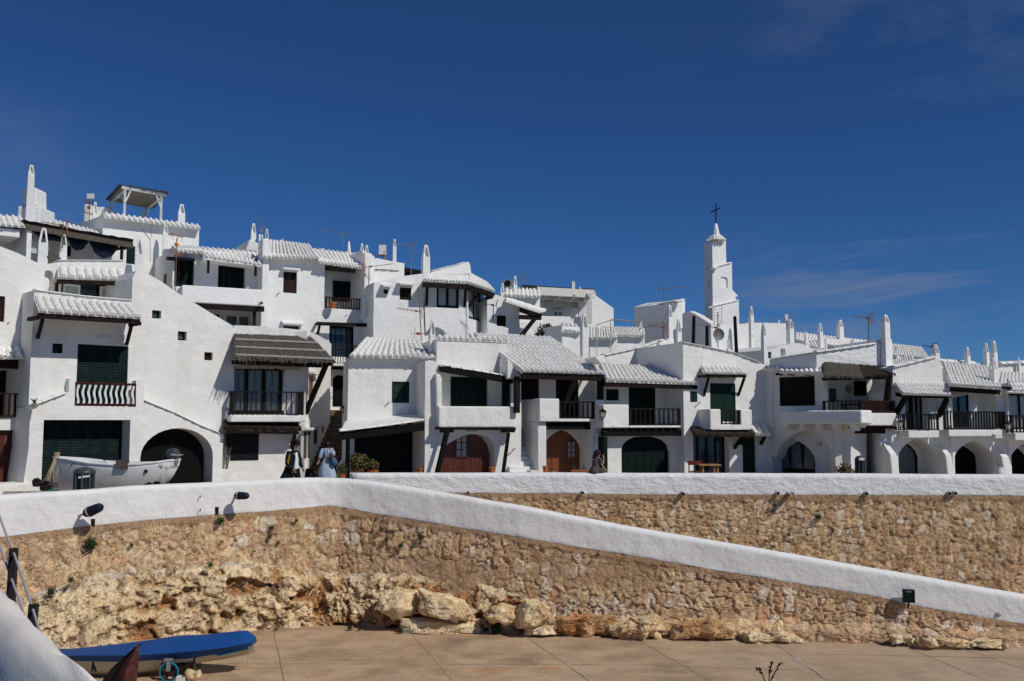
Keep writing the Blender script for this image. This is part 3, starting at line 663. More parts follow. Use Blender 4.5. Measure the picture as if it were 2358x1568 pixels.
def chimney(parent, u, vt, vb, wpx, Y, rot=25, cap=.36, style='A', mt='stucco_far', sink=.6, taper=.90, cone=False, name='chimney'):
    w_ = wpx/FP*Y; base = P(u, vb, Y); top = P(u, vt, Y); H = top.z-base.z; hc = min(H*cap*1.0, w_*1.9); zb = base.z-sink; zs = top.z-hc
    a = R_(rot); ex = Vector((cos(a), sin(a), 0)); ey = Vector((-sin(a), cos(a), 0)); kk = 1/(abs(cos(a))+abs(sin(a))*.85)
    hw = w_/2*kk; hd = hw*.85; mb = MB()
    def ring(z, x, y): c = Vector((base.x, Y, z)); return [c-ex*x-ey*y, c+ex*x-ey*y, c+ex*x+ey*y, c-ex*x+ey*y]
    mb.loft([ring(zb, hw, hd), ring(zs-hw*.3, hw*taper, hd*taper), ring(zs, hw*taper*.97, hd*taper*.97), ring(zs+.004, hw*taper*.8, hd*taper*.8)])
    o = mb.build(name, mt, parent, bevel=.025)
    mc = MB(); t = hw*.24; X0 = hw*taper*.98; X1 = hw*.42; Y0 = hd*taper*.95; Y1 = hd*.45
    c0 = Vector((base.x, Y, zs)); zz = Vector((0,0,hc))
    if style == 'A':
        for s_ in (-1, 1):
            b = [c0+ex*s_*X0-ey*Y0, c0+ex*s_*(X0-t)-ey*Y0*.96, c0+ex*s_*(X0-t)+ey*Y0*.96, c0+ex*s_*X0+ey*Y0]
            m_ = [c0+zz*.55+ex*s_*X0*.68-ey*Y0*.86, c0+zz*.55+ex*s_*(X0*.68-t)-ey*Y0*.82, c0+zz*.55+ex*s_*(X0*.68-t)+ey*Y0*.82, c0+zz*.55+ex*s_*X0*.68+ey*Y0*.86]
            tp = [c0+zz+ex*s_*X1-ey*Y1, c0+zz*.93+ex*s_*.0-ey*Y1, c0+zz*.93+ex*s_*.0+ey*Y1, c0+zz+ex*s_*X1+ey*Y1]
            mc.loft([b, m_, tp])
        mc.loft([[c0+zz*.9+ex*sx*X1+ey*sy*Y1*1.05 for sx, sy in ((-1,-1),(1,-1),(1,1),(-1,1))], [c0+zz*1.03+ex*sx*X1*.6+ey*sy*Y1*.8 for sx, sy in ((-1,-1),(1,-1),(1,1),(-1,1))]])
        mc.loft([[c0+ex*-(X0-t)+ey*Y0*.25, c0+ex*(X0-t)+ey*Y0*.25, c0+ex*(X0-t)+ey*Y0*.45, c0+ex*-(X0-t)+ey*Y0*.45], [c0+zz*.92+ex*-X1*.3+ey*Y0*.25, c0+zz*.92+ex*X1*.3+ey*Y0*.25, c0+zz*.92+ex*X1*.3+ey*Y0*.45, c0+zz*.92+ex*-X1*.3+ey*Y0*.45]])
    elif style == 'C':   # four leaning corner tiles
        for sx in (-1, 1):
            for sy in (-1, 1):
                b = [c0+ex*sx*X0+ey*sy*Y0, c0+ex*sx*(X0-t*1.2)+ey*sy*Y0, c0+ex*sx*(X0-t*1.2)+ey*sy*(Y0-t*1.2), c0+ex*sx*X0+ey*sy*(Y0-t*1.2)]
                tp = [c0+zz*.95+ex*sx*X1+ey*sy*Y1, c0+zz*.95+ex*sx*X1*.2+ey*sy*Y1, c0+zz*.95+ex*sx*X1*.2+ey*sy*Y1*.2, c0+zz*.95+ex*sx*X1+ey*sy*Y1*.2]
                mc.loft([b, tp])
        mc.ell(c0+zz*.92, X1*1.1, Y1*1.3, hc*.1, 8, 5)
    else:   # plain conical hood with a slot
        mc.loft([[c0+zz*h+(ex*cos(q*pi/4)*X0+ey*sin(q*pi/4)*Y0)*k for q in range(8)] for h, k in ((0,.98),(.5,.72),(.9,.45),(1.0,.25))])
    mc.build('chimney_cap', mt, o, bevel=.012)
    return o
def shutters(H, r, d, n=2, name='shutter', mt='shutter_green', louvre=True, pl=None, planks=False, parent=None, frame=True):
    pl = pl or H.pl; s0, s1, z0, z1 = r; w_ = (s1-s0)/n; mb = MB(); fr = .06 if w_ > .4 else .04
    if frame:
        mb.pbox(pl, s0, s1, z1-.05, z1, d-.03, d+.035)
        mb.pbox(pl, s0, s0+.045, z0, z1-.05, d-.03, d+.035); mb.pbox(pl, s1-.045, s1, z0, z1-.05, d-.03, d+.035); s0 += .045; s1 -= .045; z1 -= .05; w_ = (s1-s0)/n
    for i in range(n):
        a = s0+i*w_+.008; b = s0+(i+1)*w_-.008
        if planks:
            k = max(2, int((b-a)/.12))
            for j in range(k): mb.pbox(pl, a+(b-a)*j/k+.004, a+(b-a)*(j+1)/k-.004, z0+.01, z1-.01, d-.03, d+.008+.004*(j%2))
            for zz in (z0+(z1-z0)*.15, z0+(z1-z0)*.85): pass
        elif louvre:
            f2 = min(.12, (b-a)*.24)
            mb.pbox(pl, a, a+f2, z0, z1, d-.03, d+.012); mb.pbox(pl, b-f2, b, z0, z1, d-.03, d+.012)
            for za, zb in ((z0, z0+f2*1.3), ((z0+z1)/2-f2*.5, (z0+z1)/2+f2*.5), (z1-f2, z1)): mb.pbox(pl, a+f2, b-f2, za, zb, d-.028, d+.010)
            mb.pbox(pl, a+f2, b-f2, z0+f2*1.3, z1-f2, d-.035, d-.026)
            for za, zb in ((z0+f2*1.3, (z0+z1)/2-f2*.5), ((z0+z1)/2+f2*.5, z1-f2)):
                k = max(2, int((zb-za)/.085))
                for j in range(k):
                    z_ = za+(zb-za)*(j+.5)/k; h = (zb-za)/k*.62
                    c = [pl.w(a+f2, z_-h*.6, d+.006), pl.w(b-f2, z_-h*.6, d+.006), pl.w(b-f2, z_+h*.4, d-.02), pl.w(a+f2, z_+h*.4, d-.02)]
                    c2 = [p+Vector((0,0,.014)) for p in c]; mb.box8([c[0],c[1],c[2],c[3],c2[0],c2[1],c2[2],c2[3]])
        else:
            mb.pbox(pl, a, b, z0, z1, d-.03, d+.005)
            f2 = min(.1, (b-a)*.2)
            for za, zb in ((z0+f2, (z0+z1)/2-f2/2), ((z0+z1)/2+f2/2, z1-f2)): mb.pbox(pl, a+f2, b-f2, za, zb, d, d+.014)
    return mb.build(name, mt, parent or H.r)
def window(H, r, d, cols=2, rows=1, frame='wood_dark', fw=.06, glass='glass', curtain=False, name='window', pl=None, parent=None, cell=.025):
    pl = pl or H.pl; s0, s1, z0, z1 = r; mb = MB()
    mb.pbox(pl, s0, s1, z1-fw, z1, d-.03, d+.03); mb.pbox(pl, s0, s1, z0, z0+fw, d-.03, d+.03); mb.pbox(pl, s0, s0+fw, z0+fw, z1-fw, d-.03, d+.03); mb.pbox(pl, s1-fw, s1, z0+fw, z1-fw, d-.03, d+.03)
    for i in range(1, cols): x = s0+(s1-s0)*i/cols; mb.pbox(pl, x-fw*.5, x+fw*.5, z0+fw, z1-fw, d-.03, d+.025)
    for i in range(1, rows): z = z0+(z1-z0)*i/rows; mb.pbox(pl, s0+fw, s1-fw, z-cell/2, z+cell/2, d-.02, d+.018)
    o = mb.build(name, frame, parent or H.r)
    MB().pbox(pl, s0+fw*.5, s1-fw*.5, z0+fw*.5, z1-fw*.5, d-.02, d-.012).build('pane', glass, o)
    if curtain:
        cm = MB()
        for i in range(cols):
            a = s0+(s1-s0)*i/cols+fw*.5; b = s0+(s1-s0)*(i+1)/cols-fw*.5
            sp = ((a, a+(b-a)*.42), (b-(b-a)*.42, b)) if curtain == 2 else ((a, b),)
            for x0, x1 in sp:
                k = 10; lo = []; hi = []
                for j in range(k+1):
                    x = x0+(x1-x0)*j/k; dd = d-.045+ (.0 if j % 2 else .025)
                    pinch = (x-(x0 if x0 == a else x1))*.6+(x0 if x0 == a else x1) if curtain == 2 else x
                    lo.append(pl.w(pinch, z0+fw, dd-.03)); hi.append(pl.w(x, z1-fw, dd-.03))
                cm.add(lo+hi, [(j, j+1, k+2+j, k+1+j) for j in range(k)])
        cm.build('curtain', 'curtain', o, norm=False)
    return o
def glass_clear():
    def ex(N, L, b, tc):
        b.inputs['Transmission Weight'].default_value = .9; b.inputs['IOR'].default_value = 1.02; b.inputs['Base Color'].default_value = (.75,.85,.9,1); b.inputs['Roughness'].default_value = .02
    mat('glass_clear', (.7,.8,.85), .02, extra=ex)
glass_clear()
mat('reed_loose', (.135,.12,.105), .95, 0, 1, .5, 14, .05)
def railing(H, s0, s1, z0, z1, d, n, mt='rail_dark', bw=.035, pl=None, name='railing', side=None, wavy=False, top=.05, parent=None, slab=False):
    pl = pl or H.pl; mb = MB(); mb.pbox(pl, s0, s1, z1-top, z1, d-.045, d+.045); mb.pbox(pl, s0, s1, z0, z0+top, d-.035, d+.035)
    for i in range(n):
        x = s0+(s1-s0)*(i+.5)/n
        if not wavy: mb.pbox(pl, x-bw/2, x+bw/2, z0+top, z1-top, d-bw/2, d+bw/2)
    for x in (s0+bw*.7, s1-bw*.7): mb.pbox(pl, x-bw*.8, x+bw*.8, z0-.02, z1-top, d-bw*.7, d+bw*.7)
    if side:
        for x, dd in side:
            a, b = min(dd, d), max(dd, d); mb.pbox(pl, x-.045, x+.045, z1-top, z1-.003, a, b-.05); mb.pbox(pl, x-.035, x+.035, z0, z0+top-.003, a, b-.05)
            k = max(1, int((b-a)/.14))
            for j in range(k): y = a+(b-a)*(j+.5)/k; mb.pbox(pl, x-bw/2, x+bw/2, z0+top, z1-top, y-bw/2, y+bw/2)
    o = mb.build(name, mt, parent or H.r)
    if wavy:
        wb = MB()
        for i in range(n):
            x = s0+(s1-s0)*(i+.5)/n; rings = []
            for j in range(13):
                q = j/12; z = z0+top+(z1-z0-2*top)*q; xx = x+.028*sin(q*2*pi*1.15+.6); hw = .038+.006*cos(q*4*pi)
                rings.append([pl.w(xx-hw, z, d-.015), pl.w(xx+hw, z, d-.015), pl.w(xx+hw, z, d+.015), pl.w(xx-hw, z, d+.015)])
            wb.loft(rings)
        wb.build('baluster', 'white_paint', o)
    return o
def bracket(pl, a, b, d0, d1, mb, w_=.11):
    mb.beam(pl.w(*pl.q1(*a, d1), d1), pl.w(*pl.q1(*b, d0), d0), w_, w_*.9)
def arch_door(H, poly, d, name, mt, pl=None, panels=4, pane=None):
    """plank door filling an arch polygon; pane=(s0,s1,z0,z1,cols,rows) glazed light"""
    pl = pl or H.pl; o = MB().prism(pl, poly, [], d, d-.05).build(name, mt, H.r)
    s0 = min(p[0] for p in poly); s1 = max(p[0] for p in poly); z0 = min(p[1] for p in poly); mb = MB()
    def ztop(x):
        zs = []
        for i in range(len(poly)):
            a = poly[i]; b = poly[(i+1) % len(poly)]
            if (a[0]-x)*(b[0]-x) <= 0 and abs(a[0]-b[0]) > 1e-6: zs.append(a[1]+(b[1]-a[1])*(x-a[0])/(b[0]-a[0]))
        return max(zs) if zs else z0
    for i in range(panels+1):
        x = min(max(s0+(s1-s0)*i/panels, s0+.04), s1-.04); zt = min(ztop(x-.03), ztop(x+.03)); mb.pbox(pl, x-.035, x+.035, z0, zt-.02, d, d+.022)
    for i in range(panels):
        a = s0+(s1-s0)*i/panels+.035; b = s0+(s1-s0)*(i+1)/panels-.035
        if a < s0+.04: a = s0+.075
        if b > s1-.04: b = s1-.075
        zt = min(ztop(a), ztop(b)); H_ = zt-z0
        for f in (.02, .36, .68, .97):
            z = z0+H_*f
            if z < zt-.03: mb.pbox(pl, a, b, max(z0, z-.035), min(zt-.02, z+.035), d, d+.019)
    mb.build('door_rail', mt, o)
    if pane:
        a, b, za, zb, c, r = pane; window(H, (a, b, za, zb), d+.035, c, r, frame=mt, fw=.035, glass='curtain', name='window', pl=pl, parent=o, cell=.03)
    return o
def text_mesh(txt, size, mtx, mt, parent, name='lettering', extr=.004, shear=0):
    cu = bpy.data.curves.new('t', 'FONT'); cu.body = txt; cu.size = size; cu.extrude = extr; cu.shear = shear; cu.resolution_u = 2
    to = bpy.data.objects.new('t', cu); COL.objects.link(to); bpy.context.view_layer.update()
    me = bpy.data.meshes.new_from_object(to.evaluated_get(bpy.context.evaluated_depsgraph_get())); bpy.data.objects.remove(to); bpy.data.curves.remove(cu)
    me.transform(mtx); me.materials.clear(); me.materials.append(MAT[mt]); o = bpy.data.objects.new(name, me); COL.objects.link(o); me.name = name
    if parent: o.parent = parent; o.matrix_parent_inverse = Matrix.Translation(-Vector(parent.location))
    return o
def pl_mtx(pl, a, z, d):
    M = Matrix.Identity(4); M.col[0][:3] = pl.t; M.col[1][:3] = (0,0,1); M.col[2][:3] = pl.n; M.col[3][:3] = pl.w(a, z, d); return M
def straw_roof(A, B, C, D, name, parent, mt='straw', th=.12, n=26, m=6, seed=1, fringe=True):
    """sheet of reeds / thatch with a ragged edge: A,B eave, C,D top"""
    rs = random.Random(seed); A,B,C,D = map(Vector, (A,B,C,D)); Nn = (B-A).cross(D-A).normalized(); Nn = Nn if Nn.z > 0 else -Nn; mb = MB()
    top = []; bot = []
    for j in range(m+1):
        for i in range(n+1):
            p = A.lerp(B, i/n).lerp(D.lerp(C, i/n), j/m)
            if j == 0: p = p-(D-A).normalized()*rs.uniform(-.05,.07)
            p = p+Nn*rs.uniform(-.018,.018); top.append(p+Nn*th*.5); bot.append(p-Nn*th*.5)
    N_ = (n+1)*(m+1); fs = []
    for j in range(m):
        for i in range(n):
            a = j*(n+1)+i; fs += [(a,a+1,a+n+2,a+n+1), (N_+a+n+1,N_+a+n+2,N_+a+1,N_+a)]
    rim = list(range(n+1)) + [j*(n+1)+n for j in range(1,m+1)] + [m*(n+1)+i for i in range(n-1,-1,-1)] + [j*(n+1) for j in range(m-1,0,-1)]
    for a, b in zip(rim, rim[1:]+rim[:1]): fs.append((a, N_+a, N_+b, b))
    mb.add(top+bot, fs)
    ln = (B-A).length; k = int(ln/.022); down = (A-D).normalized(); ml = MB(); big = mt == 'straw'
    for i in range(k):
        t = (i+rs.random())/k; s_ = rs.uniform(-.1,.9)**2 if rs.random() < .55 else 0; e = A.lerp(B, t).lerp(D.lerp(C, t), s_)+Nn*rs.uniform(-.5,.6)*th; l = rs.uniform(.04,.16); dr = (down+Vector((rs.uniform(-.25,.25),rs.uniform(-.1,.1),rs.uniform(-.25,.1)))).normalized()
        sd = (B-A).normalized()*rs.uniform(.006,.013); q = e+dr*l; e2 = e-down*.05
        mb.add([e2-sd, e2+sd, q+sd*.5, q-sd*.5], [(0,1,2,3)])
    if big:
        for i in range(int(ln*(D-A).length*95)):
            t = rs.random(); s_ = rs.random()**1.2; e = A.lerp(B, t).lerp(D.lerp(C, t), s_)+Nn*(th*.5+.012); l = rs.uniform(.15,.55); sd = (B-A).normalized()*rs.uniform(.005,.011); q = e+(down+(B-A).normalized()*rs.uniform(-.12,.12)).normalized()*l+Nn*rs.uniform(0,.02)
            ml.add([e-sd, e+sd, q+sd*.6, q-sd*.6], [(0,1,2,3)])
    o = mb.build(name, mt, parent, norm=False)
    if big: ml.build('reeds', 'reed_loose', o, norm=False)
    return o
U = 'U'
# ================================================================== H1 far left house
p = Pl(-130,31.0, 110,33.6); h = House('white house cut by the left edge, with brown balcony and red brown door', p)
H1 = h
rw = p.rc('B',-200,80,50,350); rb = p.rc('B',-420,740,300,1360); rd = p.rc('C',-300,315,205,865)
h.wall([(-130,560),(0,567),(40,582),(84,604),(104,606)], [(rect(rw),.12),(rect(rb),1.3),(rect(rd),.25)], back=-5)
shutters(h, rw, -.09, 3, mt='wood_brown', planks=True, name='shutter')
shutters(h, (rb[0]+.2, rb[1]-.25, rb[2], rb[3]-.35), -1.27, 3, mt='wood_dark', louvre=False, name='door')
shutters(h, (rd[0], rd[1]-.02, rd[2]-.1, rd[3]), -.2, 3, mt='door_red', louvre=True, name='door')
railing(h, rb[0], rb[1], p.q1(60,960)[1], p.q1(60,906)[1], .06, 12, 'wood_brown', .06)
h.box((rb[0], rb[1]+.02, rb[3]-.32, rb[3]-.02), -.02, -.2, 'beam', 'wood_brown')
roof_uv(p, (-130,826),(76,823),(72,801),(-130,803), .55, .0, 9, 2, 'canopy', h.r)
h.box((rb[0]-.3, rb[1]+.12, rb[3]+.0, rb[3]+.08), .05, .5, 'canopy_beam', 'wood_dark')
b = p.rc('C',-200,868,238,960,1.2); h.box((b[0], b[1], FZ, b[3]), .7, 1.9, 'bench', bev=.05)
# ================================================================== H2 big left house
p = P2 = Pl(75,32,530,37); h = House('big white house with tiled canopy, green shuttered balcony and dark arched doorway', p); H2 = h
holes = [(rect(p.rc(*a)), dd) for a, dd in ((('B',1590,238,1686,323),.22),(('B',1860,458,1952,552),.22),(('F',283,262,364,340),.22),(('B',548,586,654,687),.10),(('B',802,602,1334,1240),.14))]
# each of the square windows is a little deep
h.wall(None, holes, poly=[(66,955),(72,800),(79,668),(200,683),(304,692),(305,640),(313,624),(337,628),(370,647),(403,670),(447,697),(500,729),(536,750),(541,762),(537,990),(515,1012),(460,988),(403,962),(330,950)], back=-5, name='wall')
for a in (('B',1590,238,1686,323),('B',1860,458,1952,552)):
    r = p.rc(*a); window(h, (r[0],r[1],r[2],r[3]), -.18, 1, 1, 'wood_black', .07, 'glass_dim')
r = p.rc('F',283,262,364,340); shutters(h, r, -.17, 1, mt='wood_brown', planks=True)
r = p.rc('B',548,586,654,687); shutters(h, r, -.05, 2, mt='shutter_green', louvre=False)
r = p.rc('B',802,602,1334,1240); shutters(h, r, -.10, 3, 'shutter', 'shutter_green')
bd = .30
rdoor = p.rc('C',480,203,1365,900, bd); rdoor = (p.q1(98,1040,bd)[0], p.q1(298,1040,bd)[0], FZ, p.q1(200,967,bd)[1])
sA, sB = p.q1(323,1060,bd)[0], p.q1(490,1060,bd)[0]; zt = p.q1(415,986,bd)[1]; arc = arch(sA, sB, FZ, p.q1(400,1052,bd)[1], zt, 16)
h.wall(None, [(rect(rdoor), .75), (arc, .72)], d=bd, poly=[(50,1150),(66,1031),(70,938),(110,922),(152,906),(158,903),(159,872),(166,869),(173,872),(173,935),(313,937),(313,876),(322,873),(331,878),(332,922),(403,951),(460,979),(515,1001),(508,1150)], back=-5, name='lower_wall')
shutters(h, (rdoor[0], rdoor[0]+(rdoor[1]-rdoor[0])*1.0, FZ, rdoor[3]), bd-.72, 5, 'door', 'shutter_green')
arch_door(h, shrink(arch(sA+.02, sB-.02, FZ, p.q1(400,1052,bd)[1], zt, 16), .985), bd-.66, 'arched_door', 'wood_black', panels=8)
coping(p, [(70,936),(152,905)], bd+.05, h.r); coping(p, [(332,922),(403,951),(460,979),(515,1001)], bd+.02, h.r, .3, .04)
z0, z1 = p.q1(240,934,bd)[1], p.q1(240,881,bd)[1]; railing(h, p.q1(173,900,bd)[0], p.q1(313,900,bd)[0], z0, z1, bd-.02, 11, 'rail_red', .03, wavy=True, top=.07)
rf, (A,B,C,D) = roof_uv(p, (90,716),(325,731),(300,703),(77,684), 1.35, .0, 13, 4, 'canopy', h.r, rk=.44)
mb = MB(); mb.beam(A+Vector((0,0,-.14))-p.n*.12, B+Vector((0,0,-.14))-p.n*.12, .12, .17); bracket(p, (98,735), (87,777), .0, 1.1, mb); bracket(p, (303,748), (292,792), .0, 1.1, mb)
for q in (A, B): mb.beam(q-p.n*.10+Vector((0,0,-.20)), q-p.n*.95+Vector((0,0,-.20)), .12, .12)
mb.build('canopy_frame', 'wood_dark', h.r)
coping(p, [(81,668),(200,683),(304,692)], .02, h.r, .3, .05)
mb = MB(); a, z = p.q1(413,859); mb.pbox(p, *p.rc('B',1010,515,1165,548)[:2], *p.rc('B',1010,515,1165,548)[2:], 0, .07); mb.build('wall_light', 'white_paint', h.r)
# pipe with succulent at the left corner
mb = MB(); c = p.w(*p.q1(69,938,bd), bd+.05); mb.tube([c, c+Vector((.30,-.30,.06))], [.09,.10], 10, False); mb.build('drain_tile', 'tile_white', h.r)
def tuft(c, r, n, mt, label, group=None, name='plant', seed=0, blade=.5, parent=None, up=0.0):
    rs = random.Random(seed); mb = MB()
    for i in range(n):
        d = Vector((rs.gauss(0,1), rs.gauss(0,1)-.35, rs.gauss(0,1)+up)).normalized(); q = c+d*r*rs.uniform(.25,1.0); t = Vector((rs.gauss(0,1), rs.gauss(0,1), rs.gauss(0,1)+up)).normalized(); s_ = t.cross(d).normalized()*r*.09*blade*2; l = t*r*rs.uniform(.15,.36)
        mb.add([q-s_, q+s_, q+l+s_*.3, q+l-s_*.3], [(0,1,2,3)])
    for i in range(max(4, n//25)):
        d = Vector((rs.gauss(0,.6), rs.gauss(0,.6)-.3, rs.gauss(0,.6)+up)).normalized(); mb.tube([c-Vector((0,-r*.5,0)), c+d*r*.8], r*.02, 3, False)
    o = mb.build(name, mt, parent, norm=False)
    if not parent: tag(o, label, 'plant', group)
    return o
rs_ = random.Random(3); mb = MB(); c2 = c+Vector((.25,-.25,.12))
for i in range(9):
    a = i*.7; d = Vector((cos(a)*.5, sin(a)*.5-.2, 1)).normalized(); mb.tube([c2, c2+d*.1, c2+d*.17+Vector((cos(a)*.05, sin(a)*.05, .02))], [.018,.014,.003], 4)
tag(mb.build('succulent', 'leaf_dark'), 'small aloe growing out of the white clay pipe beside the brown balcony', 'plant')
# upper storey behind the terrace parapet of H2
d2 = -2.3
rn = arch(p.q1(101,640,d2)[0], p.q1(122,640,d2)[0], p.q1(110,672,d2)[1]-.5, p.q1(110,630,d2)[1], p.q1(110,622,d2)[1], 8)
wv = p.rc('A',640,1325,1235,1520,d2)
h.wall([(84,606),(112,607),(134,604),(134,598),(284,599),(285,608),(318,612)], [(rn,.25),(rect(wv),.25)], d=d2, back=-6, name='upper_wall', zb=P(200,700,35).z-.5)
window(h, (wv[0],wv[1],wv[2],wv[3]), d2-.2, 3, 1, 'green_black', .06, 'glass')
for k, a in enumerate((('A',660,1352,838,1500), ('A',1045,1382,1225,1520))): window(h, p.rc(*a, d2-.1), d2-.12, 1, 1, 'white_paint', .07, 'curtain')
rf, (A,B,C,D) = roof_uv(p, (134,637),(289,643),(283,623),(132,616), d2+.75, d2, 8, 2, 'upper_canopy', h.r, rk=.43)
mb = MB(); mb.beam(A+Vector((0,0,-.16))-p.n*.1, B+Vector((0,0,-.16))-p.n*.1, .1, .15); mb.beam(A-p.n*.1+Vector((0,0,-.2)), A-p.n*.15+Vector((0,0,-1.3)), .09, .09); mb.beam(B-p.n*.1+Vector((0,0,-.2)), B-p.n*.5+Vector((0,0,-.9)), .09, .09); mb.build('upper_canopy_frame', 'wood_dark', h.r)
coping(p, [(134,599),(284,600)], d2+.02, h.r, .25, .03)
mb = MB(); rr = p.rc('A',510,1010,610,1135,d2-.6)
for i in range(3): x = rr[0]+(rr[1]-rr[0])*(i+.3)/3; mb.pbox(p, x-.06, x+.06, rr[2]-.2, rr[3], d2-.62, d2-.58)
mb.pbox(p, rr[0]-.05, rr[1]+.1, (rr[2]+rr[3])/2-.04, (rr[2]+rr[3])/2+.04, d2-.66, d2-.62); mb.build('picket_fence', 'wood_grey', h.r)
chimney(h.r, 98,525,608, 27, 35.6, 20, .42, 'C', sink=1.2); chimney(h.r, 145,539,602, 20, 36.8, 20, .42, 'C', sink=.5)
chimney(h.r, 319,551,634, 21, 36.0, 20, .42, 'A', sink=1.0)
# ================================================================== B1 house with the black pergola, top left
p = Pl(-120,38.5,320,43.5); h = House('upper left white house with thick dark pergola, grey tarpaulin and very tall chimney', p); B1 = h
rdr = p.rc('A',1322,950,1412,1140); r3 = p.rc('A',1255,960,1290,1095)
h.wall([(-120,508),(0,512),(55,520),(110,540),(215,545),(320,552),(322,600)], [(rect(rdr),.12),(rect(r3),.12)], back=-4, d=0, mt='stucco_far')
shutters(h, rdr, -.08, 2, mt='shutter_green', louvre=False); shutters(h, r3, -.08, 1, mt='shutter_green', louvre=False)
r_ = p.rc('A',700,960,735,1060); shutters(h, r_, .04, 1, mt='shutter_green', louvre=False)
dA = 2.2
A_ = p.w(*p.q1(55,510,dA), dA); B_ = p.w(*p.q1(306,555,dA), dA); C_ = p.w(*p.q1(306,553,dA), dA)-p.n*2.2+Vector((0,0,.25)); D_ = A_-p.n*2.2+Vector((0,0,.28))
straw_roof(A_, B_, C_, D_, 'pergola_roof', h.r, 'wood_black', .14, 20, 4, 2)
mb = MB(); mb.beam(A_+Vector((0,0,-.2)), B_+Vector((0,0,-.2)), .12, .22)
for i in range(7): q = A_.lerp(B_, (i+.3)/7); mb.beam(q+Vector((0,0,-.12)), q-p.n*2.1+Vector((0,0,.1)), .08, .10)
mb.build('pergola_beam', 'wood_grey', h.r)
mb = MB(); mb.beam(p.w(*p.q1(233,590,1.0),1.0), p.w(*p.q1(233,572,1.0),1.0), .12,.12); mb.beam(p.w(*p.q1(233,578,1.0),1.0), B_+Vector((0,0,-.25)), .1, .12)
mb.build('pergola_post', 'wood_grey', h.r)
h.box((p.q1(62,560,dA)[0]-.0, p.q1(73,560,dA)[0], p.q1(66,620,dA)[1], A_.z-.25), dA-.05, dA-1.8, 'pergola_pier', 'stucco_far')
mb = MB()   # tarpaulin swags
for (u0,v0,u1,v1,sag) in ((73,524,155,545,12),(155,541,205,550,26),(205,549,275,563,34),(275,560,292,566,6)):
    n = 10; lo = []; hi = []
    for i in range(n+1):
        t = i/n; q0 = P(u0+(u1-u0)*t, v0+(v1-v0)*t+3, A_.y+(B_.y-A_.y)*((u0+(u1-u0)*t-55)/251)+.35); dz = -(sag*4*t*(1-t)+5)/FP*39
        q0.z += .02*sin(i*2.2); hi.append(q0); lo.append(q0+Vector((0,-.10*sin(pi*t)+.03*sin(i*1.9),dz)))
    md = [a.lerp(b, .5)+Vector((0,-.12,0)) for a, b in zip(lo, hi)]
    mb.add(lo+md+hi, [(i,i+1,n+2+i,n+1+i) for i in range(n)]+[(n+1+i,n+2+i,2*n+3+i,2*n+2+i) for i in range(n)])
tag(mb.build('tarpaulin', 'tarp_navy', norm=False), 'shiny dark grey tarpaulin bunched under the edge of the pergola', 'tarpaulin')
roof_uv(p, (-120,508),(58,521),(50,499),(-120,490), 2.3, .2, 12, 3, 'roof', h.r, seg=5)
h.box(p.rc('A',-600,735,210,820,2.1), 2.1, .0, 'roof_beam', 'stucco_far', bev=.04)
mb = MB(); c = p.w(*p.q1(14,547,.05), .05); mb.tube([c, c+p.n*.08], [.26,.26], 18); mb.build('vent', 'metal_black', h.r)
mb = MB()   # lattice
lr = p.rc('A',278,895,380,1020,1.6)
for i in range(9):
    x = lr[0]+(lr[1]-lr[0])*i/8; mb.pbox(p, x-.012, x+.012, lr[2], lr[3], 1.6, 1.62); z = lr[2]+(lr[3]-lr[2])*i/8; mb.pbox(p, lr[0], lr[1], z-.012, z+.012, 1.621, 1.64)
mb.build('lattice', 'white_paint', h.r)
Yt = 44
for (x0,x1,yt) in ((180,262,515),(262,352,300),(240,372,318),(352,422,530)): pass
cw = lambda zx0,zy0,zx1,zy1,Y,dy: (lambda a,b: [(a.x,Y,b.z),(b.x,Y,a.z),dy])(P(*T('A',zx0,zy0)[0],Y),P(*T('A',zx1,zy1)[0],Y))
mb = MB()
def tower_box(mb, zx0, zx1, zyt, zyb, Y, dy, lean=.0, k='A'):
    a = P(*T(k, zx0, zyt)[0], Y); b = P(*T(k, zx1, zyt)[0], Y); c = P(*T(k, zx0, zyb)[0], Y).z
    mb.box8([(a.x-lean,Y-lean,c),(b.x+lean,Y-lean,c),(b.x+lean,Y+dy+lean,c),(a.x-lean,Y+dy+lean,c),(a.x,Y,a.z),(b.x,Y,a.z),(b.x,Y+dy,a.z),(a.x,Y+dy,a.z)])
tower_box(mb, 182,420,530,900,44,1.5,.0); tower_box(mb, 240,373,335,530,44.15,1.1,.03); ch = mb.build('chimney', 'stucco_far', h.r, bevel=.08)
chimney(ch, *T('A',306,108)[0], T('A',306,720)[0][1], 20, 43.9, 20, .14, 'A', sink=0, taper=.8)
chimney(h.r, 104,487,512, 12, 42.5, 20, .75, 'C', sink=.6); chimney(h.r, 115,493,514, 10, 42.5, 20, .75, 'C', sink=.6)
p_ = Pl(120,43.2,225,44.6); roof_uv(p_, (124,520),(232,545),(225,533),(122,507), 1.2, -1.2, 10, 2, 'back_roof', h.r, seg=4, rk=.44)
